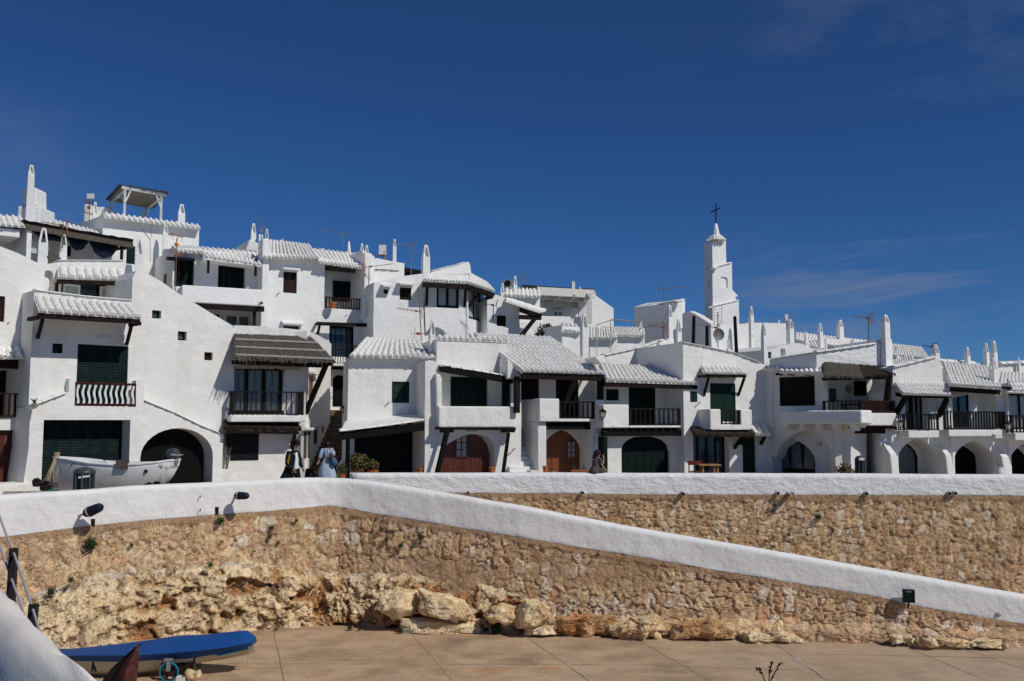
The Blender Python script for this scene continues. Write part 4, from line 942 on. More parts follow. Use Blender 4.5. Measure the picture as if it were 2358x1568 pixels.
# ================================================================== B2 block with the reed pergola
p = Pl(238,45,460,48.5); h = House('tall plain white block with roof terrace, tile fringe and pergola on white posts', p); B2 = h
h.wall([(238,495),(280,500),(330,507),(400,516),(459,523)], [], back=-5.5, mt='stucco_far')
roof_uv(p, (240,499),(462,526),(459,519),(238,490), .45, -.1, 18, 1, 'tile_fringe', h.r, seg=5, rk=.36, over=.02)
cl = p.q([(459,523)])[0]; 
pL = Pl(196,47.5,238,45.0); h.wall([(192,532),(193,516),(215,505),(238,493)], [], pl=pL, back=-.6, mt='stucco_far', name='side_wall')
Z2 = lambda u, v, d: p.w(*p.q1(u, v, d), d)
pf = [Z2(280,432,-.6), Z2(382,449,-.6)]; dvec = (P(246.6,462,50.2)-pf[0]); 
pf[0] = P(280,432,46.6); pf[1] = P(382,449.5,48.2); pb = [P(248,462,50.6), P(345,481,52.2)]
mb = MB(); n = 9
for i in range(n):
    a = pf[0].lerp(pb[0], (i+.2)/n); b = pf[1].lerp(pb[1], (i+.2)/n); mb.beam(a, b+(b-a)*.02, .07, .12)
straw_roof(pf[0]+Vector((-.1,-.1,.10)), pf[1]+Vector((.2,-.1,.10)), pb[1]+Vector((.2,.1,.10)), pb[0]+Vector((-.15,.1,.10)), 'pergola_roof', h.r, 'straw', .04, 20, 5, 6)
mb.build('pergola_joist', 'pipe_clay', h.r)
mb = MB(); 
def down(q, z): return Vector((q.x, q.y, z))
zt2 = P(350,512,48).z
q1, q2, q3, q4 = pf[0].lerp(pf[1], .08), pf[0].lerp(pf[1], .90), pb[0].lerp(pb[1], .06), pb[0].lerp(pb[1], .9)
for q in (q1,q2,q3,q4): mb.beam(down(q, zt2-1.2), q, .085, .085)
mb.beam(pf[0]+Vector((0,0,.02)), pf[1]+Vector((0,0,.02)), .12, .14)
for a, b in ((q1,q3),(q2,q4)): mb.beam(a-Vector((0,0,.1)), b-Vector((0,0,.1)), .1, .12)
for q, o_ in ((q1, pf[0].lerp(pf[1],.2)), (q2, pf[0].lerp(pf[1],.78)), (q1, q1.lerp(q3,.3)), (q4, q4.lerp(q2,.3)), (q3, q3.lerp(q1,.3)), (q4, pb[0].lerp(pb[1],.75))): mb.beam(q-Vector((0,0,.75)), o_-Vector((0,0,.08)), .05, .06)
mb.build('pergola_post', 'white_paint', h.r)
chimney(h.r, 417,471,520, 22, 49.2, 25, .42, 'A', sink=1); chimney(h.r, 380,518,575, 16, 46.2, 25, .32, 'A', sink=2)
chimney(h.r, 217,466,540, 14, 47.0, 25, .5, 'A', sink=.8)
mb = MB(); tower_box(mb, 875,945,512,760,47.8,1.5); tower_box(mb, 945,1120,540,740,48.6,1.2); mb.build('stair_head', 'stucco_far', h.r, bevel=.08)
# ================================================================== B3 house with dark green openings and long balcony
p = Pl(403,42.5,602,44.2); h = House('white house with two wide dark green openings above a long solid balcony', p); B3 = h
ra = p.rc('E',-25,600,205,906); rb = p.rc('E',450,630,738,936); rc = p.rc('E',150,1120,815,1330)
h.wall([(403,572),(440,571),(471,575),(590,590),(604,590)], [(rect(ra),.5),(rect(rb),.5),(rect(rc),1.2)], back=-5, mt='stucco_far')
shutters(h, ra, -.45, 3, mt='green_black', louvre=True); shutters(h, rb, -.45, 4, mt='green_black', louvre=False)
window(h, (rc[0]+.6,rc[0]+1.6,rc[2],rc[3]-.1), -1.15, 1, 1, 'white_paint', .1, 'glass'); window(h, (rc[0]+1.7,rc[0]+3.0,rc[2],rc[3]-.15), -1.15, 2, 1, 'white_paint', .12, 'glass_dim')
rf, (A,B,C,D) = roof_uv(p, (471,590),(602,609),(598,581),(449,568), 1.1, -1.5, 13, 4, 'roof', h.r, seg=5)
h.slab([(469,588),(602,606),(602,614),(469,597)], 1.08, .0, 'roof_beam', 'stucco_far')
roof_uv(p, (403,577),(473,582),(447,567),(395,567), .3, -1.5, 7, 3, 'side_roof', h.r, seg=5)
mb = MB(); mb.pbox(p, *p.rc('E',-80,598,205,622,.5)[:2], *p.rc('E',-80,598,205,622,.5)[2:], .02, .45); x = p.q1(480,600,.95)[0]; mb.pbox(p, x-.05, x+.05, p.q1(480,629,.95)[1], p.q1(480,590,.95)[1], .9, 1.0); x = p.q1(589,600,.95)[0]; mb.pbox(p, x-.05, x+.05, p.q1(589,636,.95)[1], p.q1(589,596,.95)[1], .9, 1.0); mb.build('roof_bracket', 'wood_black', h.r)
bal = p.rc('E',70,912,940,1090,1.5); h.box(bal, 1.5, 1.25, 'balcony', 'stucco_far', bev=.06); s0_, s1_, z0_, z1_ = bal
h.box((s0_, s0_+.25, z0_, z1_-.003), 1.25, 0, 'balcony_side', 'stucco_far', bev=.05); h.box((s0_, s1_, z0_, z0_+.2), 1.25, 0, 'balcony_floor', 'stucco_far'); h.box((s1_-.25, s1_, z0_+.2, z1_-.003), 1.25, 0, 'balcony_side', 'stucco_far')
mb = MB(); mb.pbox(p, s0_-.1, s1_, z0_-.22, z0_-.01, 1.2, 1.45); x = p.q1(586,730,1.2)[0]; mb.pbox(p, x-.06, x+.06, p.q1(586,760,1.2)[1]-1, z0_-.22, 1.1, 1.22); mb.build('balcony_beam', 'wood_dark', h.r)
mb = MB(); c = p.w(*p.q1(599,697,1.5), 1.45); mb.tube([c, c+p.n*.4+Vector((0,0,-.05))], [.07,.07], 8, False); mb.build('drain_tile', 'tile_white', h.r)
pS = Pl(333,47.5,404,42.5); r5 = pS.rc('A',1708,1245,1742,1350); r6 = pS.rc('A',1790,1190,1850,1400)
h.wall([(333,608),(350,600),(372,588),(376,574),(404,571)], [(rect(r5),.1),(rect(r6),.1)], pl=pS, back=-.5, mt='stucco_far', name='side_wall')
shutters(h, r5, -.07, 1, mt='wood_grey', louvre=True, pl=pS, frame=False); shutters(h, r6, -.07, 1, mt='shutter_green', louvre=False, pl=pS, frame=False)
# ================================================================== B4 large upper middle house
p = Pl(602,43.6,860,46.4); h = House('large upper white house with brown shuttered window, railed loggia and tiled roofs', p); B4 = h
rb = p.rc('E',1133,752,1274,972); rl = p.rc('E',1563,655,1945,1140); rc = p.rc('E',1132,1316,1294,1400); rd = p.rc('E',1612,1318,1870,1640)
holes = [(rect(rb),.12),(rect(rl),1.5),(rect(rc),.12),(rect(rd),.15)]
dk = p.rc('F',1515,398,1665,470); da = arch(p.q1(766,900)[0], p.q1(800,900)[0], p.q1(780,937)[1], p.q1(780,875)[1], p.q1(780,863)[1], 10)
h.wall([(602,582),(640,584),(735,590),(760,598),(830,606),(836,575),(862,590),(862,640)], holes+[(da,.2)], back=-6, mt='stucco_far')
shutters(h, rb, -.07, 2, mt='wood_brown', planks=True); window(h, rc, -.08, 2, 1, 'wood_black', .05, 'glass'); 
shutters(h, rd, -.1, 2, mt='green_black', louvre=False, name='balcony_door')
o = window(h, (rd[0]+.08,rd[1]-.08,rd[2],rd[3]-.1), -.07, 4, 4, 'shutter_green', .05, 'glass')
arch_door(h, shrink(da, .98), -.15, 'arched_window', 'wood_black', panels=3)
mb = MB()
for a in (('E',1110,710,1290,740),('E',1105,1268,1330,1308)): r = p.rc(*a); mb.box8([p.w(r[0],r[2]+.1,0),p.w(r[1],r[2]+.1,0),p.w(r[1]+.0,r[2],.35),p.w(r[0],r[2],.35),p.w(r[0],r[3]+.03,0),p.w(r[1],r[3]+.03,0),p.w(r[1],r[2]+.07,.36),p.w(r[0],r[2]+.07,.36)])
mb.build('window_ledge', 'stucco_far', h.r)
r = p.rc('E',1648,850,1833,1062,-1.48); shutters(h, r, -1.43, 3, mt='green_black', louvre=False)
mb = MB()
for i in range(5): x = rl[0]+(rl[1]-rl[0])*(i+.3)/5; mb.pbox(p, x-.06, x+.06, rl[3]-.22, rl[3]-.05, -1.45, -.05)
mb.pbox(p, rl[0]+.01, rl[1]-.01, rl[3]-.30, rl[3]-.03, -.95, -.75); mb.build('loggia_beam', 'wood_grey', h.r)
zb_, zt_ = p.q1(800,711)[1], p.q1(800,686)[1]; railing(h, p.q1(747,700)[0]+.05, p.q1(857,700)[0], zb_, zt_, -.05, 17, 'wood_brown', .05)
rf, _ = roof_uv(p, (607,592),(736,594),(712,563),(612,552), .5, -3.2, 14, 6, 'roof', h.r, seg=5)
rf, _ = roof_uv(p, (733,604),(834,617),(830,585),(700,570), .5, -2.8, 13, 5, 'lower_roof', h.r, seg=5)
h.slab([(566,575),(575,551),(600,562),(602,580)], -3.0, -6.5, 'back_gable', 'stucco_far')
rr = p.rc('E',905,410,982,640,.12); h.box((rr[0], rr[1], FZ, rr[3]), .25, -.5, 'pier', 'stucco_far', bev=.06)
chimney(h.r, 583,515,570, 16, 47, 20, .40, 'A', sink=1); chimney(h.r, 614,527,556, 12, 43.9, 20, .8, 'C', sink=.4); chimney(h.r, 600,540,566, 13, 46.8, 20, .01, 'A', sink=1)
chimney(h.r, 803,555,588, 15, 49, 20, .8, 'K', sink=1); chimney(h.r, 650,550,562, 7, 50, 20, .2, 'A', sink=1); chimney(h.r, 743,571,580, 8, 50, 20, .2, 'A', sink=1)
rr = p.rc('E',1960,560,2035,1000,.2); h.box((rr[0], rr[1], rr[2]-1.2, rr[3]), .45, -.4, 'pier', 'stucco_far', bev=.05)
chimney(h.r, 833,561,620, 12, 46.6, 20, .36, 'A', sink=1.5); chimney(h.r, 844,565,605, 13, 45.8, 20, .5, 'A', sink=.5)
mb = MB(); beam_uv(p, (729,745), (858,749), .55, .16, .16, mb)
for a, b in (((736,748),(732,768)),((853,752),(848,775))): bracket(p, a, b, 0, .55, mb)
mb.beam(p.w(*p.q1(732,746,.55),.55), p.w(*p.q1(728,746,0),0), .1,.1); mb.beam(p.w(*p.q1(856,750,.55),.55), p.w(*p.q1(850,750,0),0), .1,.1)
mb.build('canopy_beam', 'wood_dark', h.r)
railing(h, p.q1(757,810,.9)[0], p.q1(829,810,.9)[0], p.q1(790,838,.9)[1], p.q1(790,794,.9)[1], .9, 12, 'metal_black', .03)
bs = p.rc('F',1515,370,1680,395,.95); h.box((bs[0], bs[1]+1.2, bs[2], bs[3]), .95, 0, 'balcony_slab', 'stucco_far', bev=.03); bs = p.rc('F',1525,396,1680,425,.6); h.box((bs[0], bs[1]+1.2, bs[2], bs[3]-.01), .6, 0, 'balcony_beam', 'wood_black')
bs = p.rc('F',1500,848,1660,864,.4); h.box(bs, .4, 0, 'window_sill', 'stucco_far')
# ================================================================== B5 house with the corner bay
p = Pl(861,44.6,1076,46.6); h = House('white house with dark timber corner bay window under a bent tiled roof', p); B5 = h
rs1 = p.rc('G',613,803,662,849); rb = p.rc('G',782,786,902,914); rw_ = p.rc('G',1167,750,1402,998)
ra_ = arch(p.q1(976,780)[0], p.q1(1031,780)[0], p.q1(1000,840)[1], p.q1(1000,782)[1], p.q1(1000,753)[1], 14)
h.wall([(861,650),(885,644),(925,636),(972,630),(1078,632),(1078,700)], [(rect(rs1),.15),(rect(rb),.12),(rect(rw_),.15),(ra_,.35)], back=-5, mt='stucco_far')
window(h, rs1, -.1, 1, 1, 'wood_black', .08, 'glass_dim'); shutters(h, rb, -.06, 2, mt='wood_dark', planks=True); window(h, rw_, -.08, 2, 1, 'wood_dark', .12, 'curtain')
mb = MB()
for a in (('G',580,762,690,790),('G',750,742,925,770)): r = p.rc(*a); mb.box8([p.w(r[0],r[2]+.1,0),p.w(r[1],r[2]+.1,0),p.w(r[1],r[2],.45),p.w(r[0],r[2],.45),p.w(r[0],r[3]+.03,0),p.w(r[1],r[3]+.03,0),p.w(r[1],r[2]+.07,.46),p.w(r[0],r[2]+.07,.46)])
mb.build('window_ledge', 'stucco_far', h.r)
pB = Pl(1076,46.6,1114,48.9); rc5 = pB.rc('G',1508,765,1640,1125)
h.wall([(1076,650),(1112,668),(1112,760)], [(rect((.12, pB.len-.25, rc5[2], rc5[3])),.2)], pl=pB, back=-1.5, mt='stucco_far', name='bay_wall', bev=0)
window(h, (.12, pB.len-.25, rc5[2], rc5[3]), -.12, 2, 1, 'wood_dark', .12, 'curtain', pl=pB)
A = p.w(*p.q1(976,644,.9), .9); Cn = P(1076,650,45.7); B = P(1140,671,47.6); rdgL = P(983,629,48.5); rdgR = P(1085,631,49.6); rdg3 = P(1120,650,51)
tiles(A, Cn, rdgR, rdgL, 14, 4, 'roof', h.r, seg=5); tiles(Cn, B, rdg3, rdgR, 13, 4, 'bay_roof', h.r, seg=5)
mb = MB(); dn = Vector((0,0,-.22)); mb.beam(A+dn-p.n*.12, Cn+dn-p.n*.12, .16, .22); mb.beam(Cn+dn-p.n*.12, B+dn-p.n*.12, .16, .22)
for a, b, q in (((984,655),(982,703),p),((1073,655),(1070,705),p)): bracket(q, a, b, .0, .75, mb, .13)
mb.beam(P(1112,665,46.9), P(1080,705,46.7), .16, .16); mb.beam(P(1127,670,47.5), P(1117,719,48.4), .16, .18); mb.beam(P(1127,672,47.5), P(1115,672,49.2), .15,.2)
mb.build('roof_frame', 'wood_dark', h.r)
h.slab(T('G',1090,640,1130,612,1250,575,1370,550,1460,520,1505,515,1520,560,1530,640), -1.6, -2.3, 'gable', 'stucco_far'); coping(p, T('G',1110,615,1250,576,1370,550,1460,520), -1.6, h.r, .4, .05)
chimney(h.r, 980,565,636, 24, 45.8, 22, .38, 'A', sink=1.4)
pU = Pl(851,48.8,932,50); h.wall(T('G',465,475,560,480,700,510,830,530), [], pl=pU, back=-4, mt='stucco_far', name='back_wall'); 
pV = Pl(855,47.6,925,48.3); h.wall(T('G',470,588,600,592,780,605), [], pl=pV, back=-.7, mt='stucco_far', name='terrace_wall'); coping(pV, T('G',470,588,600,592,780,605), .05, h.r, .5, .09)
mb = MB(); mb.pbox(pU, *pU.rc('G',830,590,998,665,-.5)[:2], *pU.rc('G',830,590,998,665,-.5)[2:], -.6, -.7); mb.build('dark_opening', 'wood_dark', h.r)
straw_roof(P(930,626,50.2), P(975,633,50.2), P(975,625,52), P(930,618,52), 'terrace_roof', h.r, 'wood_dark', .1, 8, 3, 4)
chimney(h.r, 908,551,608, 11, 50, 20, .32, 'A', sink=1)
# ================================================================== B6 small house with brown shed roof
p = Pl(1134,47.5,1245,48.6); h = House('white house behind the bay, with dark shutter and brown open porch at its right', p); B6 = h
rb = p.rc('G',1797,1076,1893,1188); h.wall([(1122,690),(1134,688),(1140,678),(1163,685),(1196,700),(1197,760)], [(rect(rb),.1)], back=-4, mt='stucco_far')
shutters(h, rb, -.06, 2, mt='wood_dark', planks=True)
A = P(1196,741-4,47.9); r1 = p.w(*p.q1(1240,731,.6), .6)
o = tiles(p.w(*p.q1(1245,719,.9),.9), p.w(*p.q1(1252,716,-1.6),-1.6), p.w(*p.q1(1168,690,-1.6),-1.6), p.w(*p.q1(1163,692,.9),.9), 8, 5, 'porch_roof', h.r, seg=4)
mb = MB(); mb.pbox(p, *p.rc('I',232,475,482,525,.6)[:2], *p.rc('I',232,475,482,525,.6)[2:], .5, .66)
for i in range(5): a = p.w(*p.q1(1197,704+i*3,.7-i*.5), .7-i*.5); b = p.w(*p.q1(1246,724+i*2,.7-i*.5), .7-i*.5); mb.beam(a, b, .1, .12)
mb.beam(p.w(*p.q1(1236,728,.6),.6), p.w(*p.q1(1201,772,.6),.6), .16, .18); mb.build('porch_frame', 'wood_dark', h.r)
h.wall([(1196,741),(1242,741),(1243,790)], [], d=-2.5, back=-4, mt='stucco_far', name='porch_wall')
# ================================================================== B7 far pergola house
p = Pl(1243,55,1413,57); h = House('cream white far house with long reed pergola on white beams and small twin window', p); B7 = h
rv = p.rc('I',648,436,724,474,-.0); h.wall([(1162,690),(1243,688),(1243,668),(1372,672),(1372,680),(1413,710)], [(rect((rv[0], (rv[0]+rv[1])/2-.05, rv[2], rv[3])),.2),(rect(((rv[0]+rv[1])/2+.05, rv[1], rv[2], rv[3])),.2)], back=-5, mt='stucco_far')
mb = MB(); mb.pbox(p, rv[0]-.1, rv[1]+.1, rv[2]-.1, rv[3]+.02, -.19, -.17); mb.build('pane', 'glass', h.r)
r = p.rc('I',625,413,743,432); mb = MB(); mb.pbox(p, r[0], r[1], r[2], r[3], 0, .3); mb.build('window_ledge', 'stucco_far', h.r)
A = P(1200,668,52.5); B = P(1371,675,53.8); C = P(1371,672,56.8); D = P(1200,662,55.8)
straw_roof(A, B, C+Vector((0,0,.12)), D+Vector((0,0,.12)), 'pergola_roof', h.r, 'straw_dark', .10, 20, 3, 9)
mb = MB(); mb.beam(P(1236,670,52.6), P(1368,677,53.6), .2, .45); mb.beam(P(1246,700,55.2), P(1330,703,55.4), .2, .4); mb.beam(P(1243,682,54), P(1331,688,54.6), .2, .35)
for i in range(4): mb.beam(P(1260+i*33,676+i*1.5,53), P(1246+i*30,696,55.6), .12, .16)
mb.beam(P(1357,675,53.4), P(1357,745,53.4), .28, .28); mb.beam(P(1365,680,53.5), P(1344,694,55), .2, .2); mb.build('pergola_frame', 'cream', h.r)
a = P(1332,690,54.8); b = P(1350,690,54.8); MB().box(a.x, b.x, 54.8, 55.3, FZ, a.z+.1).build('pergola_pier', 'stucco_far', h.r)
p7 = Pl(1243,53,1362,54.2); h.wall([(1243,727),(1359,730),(1360,760)], [], pl=p7, back=-.5, mt='stucco_far', name='terrace_wall')
chimney(h.r, 1319.5,647,666, 10.5, 55.5, 15, .2, 'A', sink=.8); chimney(h.r, 1336,660,668, 6, 55.5, 15, .6, 'K', sink=.5)
# tiled block left of it
p = Pl(1160,50.5,1244,51.6); h = House('white block with a scalloped row of roof tiles along its top, below the air conditioner', p)
h.wall([(1160,700),(1163,672),(1244,683),(1244,740)], [], back=-3.5, mt='stucco_far')
roof_uv(p, (1160,680),(1245,685),(1243,667),(1163,664), .45, -.8, 9, 2, 'roof', h.r, seg=5)
chimney(h.r, 1157,652,690, 12, 50.2, 20, .6, 'C', sink=1); chimney(h.r, 1186,636,674, 12, 51.2, 20, .55, 'A', sink=.6)
mb = MB(); a = P(1158,644,53.5); b = P(1181,660,53.5); mb.box(a.x, b.x, 53.5, 54, b.z-.1, a.z); o = mb.build('air_conditioner', 'plastic_grey'); tag(o, 'grey air conditioning unit with round fan standing on a white roof between chimneys', 'air conditioner')
c = P(1169,652,53.47); MB().tube([c, c-Vector((0,.05,0))], .17, 16).build('fan_grille', 'metal_black', o)
# tiled sheds between
p = Pl(1358,49.0,1422,49.6); h = House('low white outbuilding with tiled roof beside the clothes posts', p, 'outbuilding', 'outbuilding')
h.wall([(1358,777),(1421,777),(1422,800)], [], back=-3, mt='stucco_far'); roof_uv(p, (1358,779),(1422,779),(1415,758),(1358,752), .35, -2.2, 10, 4, 'roof', h.r, seg=5)
p = Pl(1418,52.5,1486,53.6); h = House('low tiled outbuilding in front of the curved topped block', p, 'outbuilding', 'outbuilding')
h.wall([(1418,770),(1484,771),(1485,800)], [], back=-4, mt='stucco_far'); roof_uv(p, (1412,772),(1486,774),(1483,755),(1385,752), .35, -2.6, 13, 4, 'roof', h.r, seg=5)
chimney(h.r, 1476,742,760, 9, 55, 15, .8, 'C', sink=1)
p = Pl(1290,44.5,1337,45); h = House('small white roof turret with three capping tiles and a chimney beside it', p, 'roof turret', 'roof_turret'); r = p.rc('I',770,600,940,880)
h.wall([(1293,747),(1300,752),(1336,753)], [], back=-2, mt='stucco_far'); roof_uv(p, (1300,762),(1338,766),(1329,748),(1291,745), .2, -1.2, 4, 3, 'roof', h.r, seg=6)
chimney(h.r, 1346,723,822, 21, 43.5, 20, .32, 'A', mt='stucco', sink=.5)
# ================================================================== B8 block with curved top
p = Pl(1481,59.5,1546,56.8); h = House('white block with rising curved tiled top, its left side in shade', p); B8 = h
h.wall([(1483,712),(1495,707),(1520,700),(1546,697),(1547,760)], [], back=-.8, mt='stucco_far'); coping(p, [(1481,713),(1495,707),(1520,700),(1556,693)], .1, h.r, .6, .12)
pR = Pl(1546,56.8,1580,58.2); rn = arch(pR.q1(1563,730)[0], pR.q1(1568,730)[0], pR.q1(1565,733)[1], pR.q1(1565,722)[1], pR.q1(1565,717)[1], 8)
h.wall([(1546,699),(1560,694),(1575,690),(1578,695),(1576,760)], [(rn,.3)], pl=pR, back=-2.6, mt='stucco_far', name='front_wall')
coping(pR, [(1546,698),(1560,694),(1577,690)], .05, h.r, .3, .08)
pC = Pl(1571,56,1636,54); h.wall([(1571,722),(1580,718),(1590,718),(1605,725),(1636,745)], [], pl=pC, back=-.5, mt='stucco_far', name='curved_wall'); coping(pC, [(1590,718),(1605,725),(1636,745)], .02, h.r, .4, .05)
chimney(h.r, 1542,703,785, 19, 46, 35, .34, 'A', sink=1.5)
# ================================================================== church tower
c0 = P(1659,760,64); ang = R_(35); ex = Vector((cos(ang), sin(ang), 0)); ey = Vector((-sin(ang), cos(ang), 0))
t = root('church_tower', (c0.x, c0.y, 5), 'tall stepped white church tower with black iron cross on its spire', 'church tower')
def tpl(uc, Y, ul, ur):  # front plane through corner uc at depth Y, right end ur ; side plane to ul
    a = Pl(uc, Y, ur, Y+(ur-uc)/FP*Y*tan(R_(32))); a2 = Pl(ul, Y+(uc-ul)/FP*Y*1.35, uc, Y); return a, a2
def side_plane(a, L_):
    b = Pl.__new__(Pl); b.n = -a.t; b.t = a.n.copy(); o_ = a.o-a.n*L_; b.o = o_; b.len = L_; return b
def tower_part(uc, Y, ul, ur, top, holes, sideholes, depth, name, sidetop=None, mt='stucco_far'):
    a, a2 = tpl(uc, Y, ul, ur); L_ = (uc-ul)/24.4*(Y/64); a2 = side_plane(a, L_); hh = House.__new__(House); hh.pl = a; hh.r = t
    tq = a.q(top); tq[0] = (0, tq[0][1]); hh.wall(tq, holes(a) if holes else [], back=-.35, mt=mt, name=name, bev=0, raw=True); z0_ = a2.q1(ul, top[0][1]+2)[1]; z1_ = a2.q1(uc, top[0][1]+1)[1]; hh.wall([(0, z0_), (L_-.345, z1_)], sideholes(a2) if sideholes else [], pl=a2, back=-(a.len-.04), mt=mt, name='side_'+name, bev=0, raw=True)
    return a, a2
tower_part(1645.5, 64.2, 1625.5, 1702, T('K',905,1120,1000,1098,1100,1070,1150,1062), None, None, 2.4, 'base_wall')
fw = lambda a: [(arch(a.q1(1659,650)[0], a.q1(1676,650)[0], a.q1(1668,662)[1], a.q1(1668,643)[1], a.q1(1668,637)[1], 10), .95)]
sw = lambda a: [(arch(a.q1(1631,650)[0], a.q1(1640,650)[0], a.q1(1636,664)[1], a.q1(1636,645)[1], a.q1(1636,641)[1], 8), .35)]
a, a2 = tower_part(1646.5, 64.35, 1626.5, 1687, T('K',905,740,960,715,1080,685), fw, sw, 1.7, 'belfry_wall')
coping(a, T('K',905,740,960,715,1080,685), .06, t, .3, .08); coping(a2, T('K',822,775,905,742), .06, t, .3, .08)
hh = House.__new__(House); hh.pl = a; hh.r = t
hh.slab(T('K',1060,960,1090,960,1140,1015,1150,1025,1125,1030,1125,1070,1060,1080), -.3, -1.2, 'buttress', 'stucco_far')
aa, aa2 = tower_part(1647.5, 64.5, 1626.6, 1674.5, T('K',918,470,1020,445), None, None, 1.15, 'upper_wall')
coping(tpl(1646.5, 64.3, 1626, 1703)[0], T('K',850,1142,905,1122,1000,1100,1150,1064), .1, t, .3, .06)
ctr = P(1649.2,560,64.85); zz0 = P(1650,552,64.5).z; hw = .49
def sq(z, k): return [Vector((ctr.x, ctr.y, z))+aa.t*sx*hw*k+aa.n*sy*hw*.95*k for sx, sy in ((-1,1),(1,1),(1,-1),(-1,-1))]
zs1 = P(1650,541,64.5).z; ztp = P(1650,513,64.5).z
q0 = sq(zz0, .98); q1 = sq(zs1+.03, .38)
for i in range(4): tiles(q0[i], q0[(i+1)%4], q1[(i+1)%4], q1[i], 4, 2, 'spire_roof', t, seg=5, rk=.42)
MB().loft([[Vector((ctr.x, ctr.y, z))+Vector((cos(k*pi/4), sin(k*pi/4), 0))*r for k in range(8)] for z, r in ((zs1-.1,.27),(zs1+.1,.25),((zs1+ztp)/2,.19),(ztp,.09),(ztp+.05,.03))]).build('spire', 'stucco_far', t, smooth=40)
zc = P(1651,466,64.5).z; mb = MB(); mb.beam((ctr.x, ctr.y, ztp-.1), (ctr.x+.03, ctr.y, zc), .07, .07); cz = P(1650,481,64.5).z; w_ = 9.5/FP*64.5
mb.beam(Vector((ctr.x,ctr.y,cz))-Vector((w_,-.3,.11)), Vector((ctr.x,ctr.y,cz))+Vector((w_,-.3,.11)), .065, .065); mb.build('cross', 'metal_black', t)
# ================================================================== B10 block right of the tower
p = Pl(1636,53.5,1812,56.0); h = House('long plain white block with flat top and tall chimney, right of the church tower', p); B10 = h
h.wall(T('K',870,1305,1000,1302,1225,1305)+T('K',1240,1290,1630,1298), [], back=-5, mt='stucco_far')
chimney(h.r, 1731,706,800, 14, 53.4, 30, .22, 'A', sink=2); chimney(h.r, 1760,745,840, 15, 48.5, 35, .35, 'A', sink=1); chimney(h.r, 1794,736,752, 9, 57, 20, .8, 'K', sink=1)
chimney(h.r, 1820,736,786, 20, 53, 30, .42, 'A', sink=1.5); chimney(h.r, 1678,782,810, 11, 48, 20, .8, 'C', sink=1)
# low tiled roofs to the right
p = Pl(1800,49.5,1905,51); h = House('white gabled house with small green window behind the balcony awning', p)
r = p.rc('L',1105,118,1155,200); r9 = p.rc('L',975,150,1008,218)
h.wall(T('L',930,130,975,128,1015,128,1100,90,1290,55,1330,65,1440,120,1440,200), [(rect(r),.25),(rect(r9),.2)], back=-5, mt='stucco_far')
shutters(h, (r9[0]+.0,r9[1],r9[2],r9[3]), -.1, 1, mt='shutter_green', louvre=False, frame=False)
roof_uv(p, (1874,815),(1905,812),(1905,780),(1846,786), .2, -5, 8, 7, 'roof', h.r, seg=4)
chimney(h.r, 1856,763,792, 15, 50.5, 25, .8, 'K', sink=.6); chimney(h.r, 1889,744,785, 15, 53, 30, .5, 'C', sink=1.2)
p = Pl(1828,57,2170,60); h = House('long low white house with broad tiled roof sloping down to the right', p)
h.wall([(1828,784),(1905,790),(1960,800),(2010,812),(2060,818),(2165,826)], [], back=-6, mt='stucco_far')
def tiles_uvY(a, b, c, d, n, rows, name, parent, **k): return tiles(P(*a), P(*b), P(*c), P(*d), n, rows, name, parent, **k)
tiles_uvY((1830,783,56.8), (2000,808,57.5), (2035,789,64), (1832,765,64), 26, 9, 'roof', h.r, seg=4)
tiles_uvY((2052,818,57), (2142,826,57.4), (2122,800,60.5), (2052,792,60.5), 14, 5, 'side_roof', h.r, seg=4)
chimney(h.r, 1935,737,778, 18, 62, 25, .38, 'A', sink=1); chimney(h.r, 1964,781,805, 16, 56, 25, .8, 'C', sink=.6)
chimney(h.r, 2066,797,830, 16, 53, 25, .7, 'C', sink=.8)
# ================================================================== H3 straw awning house
p = Pl(510,36.9,706,38.5); h = House('white house with curtained balcony window under a ragged reed awning on a long strut', p); H3 = h
rw_ = p.rc('F',530,400,1192,860); rlw = p.rc('F',535,1025,808,1305)
h.wall([(509,1010),(538,985),(539,749),(600,751),(660,756),(713,762)], [(rect(rw_),.35),(rect(rlw),.08)], back=-4.5)
o = window(h, (rw_[0],rw_[1],rw_[2],rw_[3]), -.22, 4, 1, 'wood_dark', .15, 'glass_clear', curtain=2)
MB().pbox(p, rw_[0], rw_[1], rw_[2], rw_[3], -.345, -.34).build('room_shade_sheet', 'glass', o)  # dark sheet in place of the room's shade behind the glass
shutters(h, rlw, .02, 1, mt='metal_black', louvre=False, name='shutter', frame=False)
A = p.w(*p.q1(537,823,1.3), 1.3); B = p.w(*p.q1(772,833,1.3), 1.3); C = p.w(*p.q1(716,777,.02), .02); D = p.w(*p.q1(538,770,.02), .02)
straw_roof(A, B, C, D, 'awning', h.r, 'straw', .09, 34, 8, 11)
mb = MB(); n = 3
for i in range(3): a = A.lerp(B, .02).lerp(D.lerp(C,.02), .0+i*.33); b = A.lerp(B, .985).lerp(D.lerp(C,.985), .0+i*.33); mb.tube([a+Vector((0,0,.11)), b+Vector((0,0,.11))], .045, 6)
mb.build('awning_batten', 'reed_light', h.r)
mb = MB(); mb.beam(A+Vector((0,0,-.16))-p.n*.25, B+Vector((0,0,-.16))-p.n*.25-p.t*.3, .13, .15)
for i in range(4): a = A.lerp(B, .12+i*.22)-p.n*.2+Vector((0,0,-.05)); b = D.lerp(C, .12+i*.22)+Vector((0,0,-.14)); mb.beam(a, b, .09, .11)
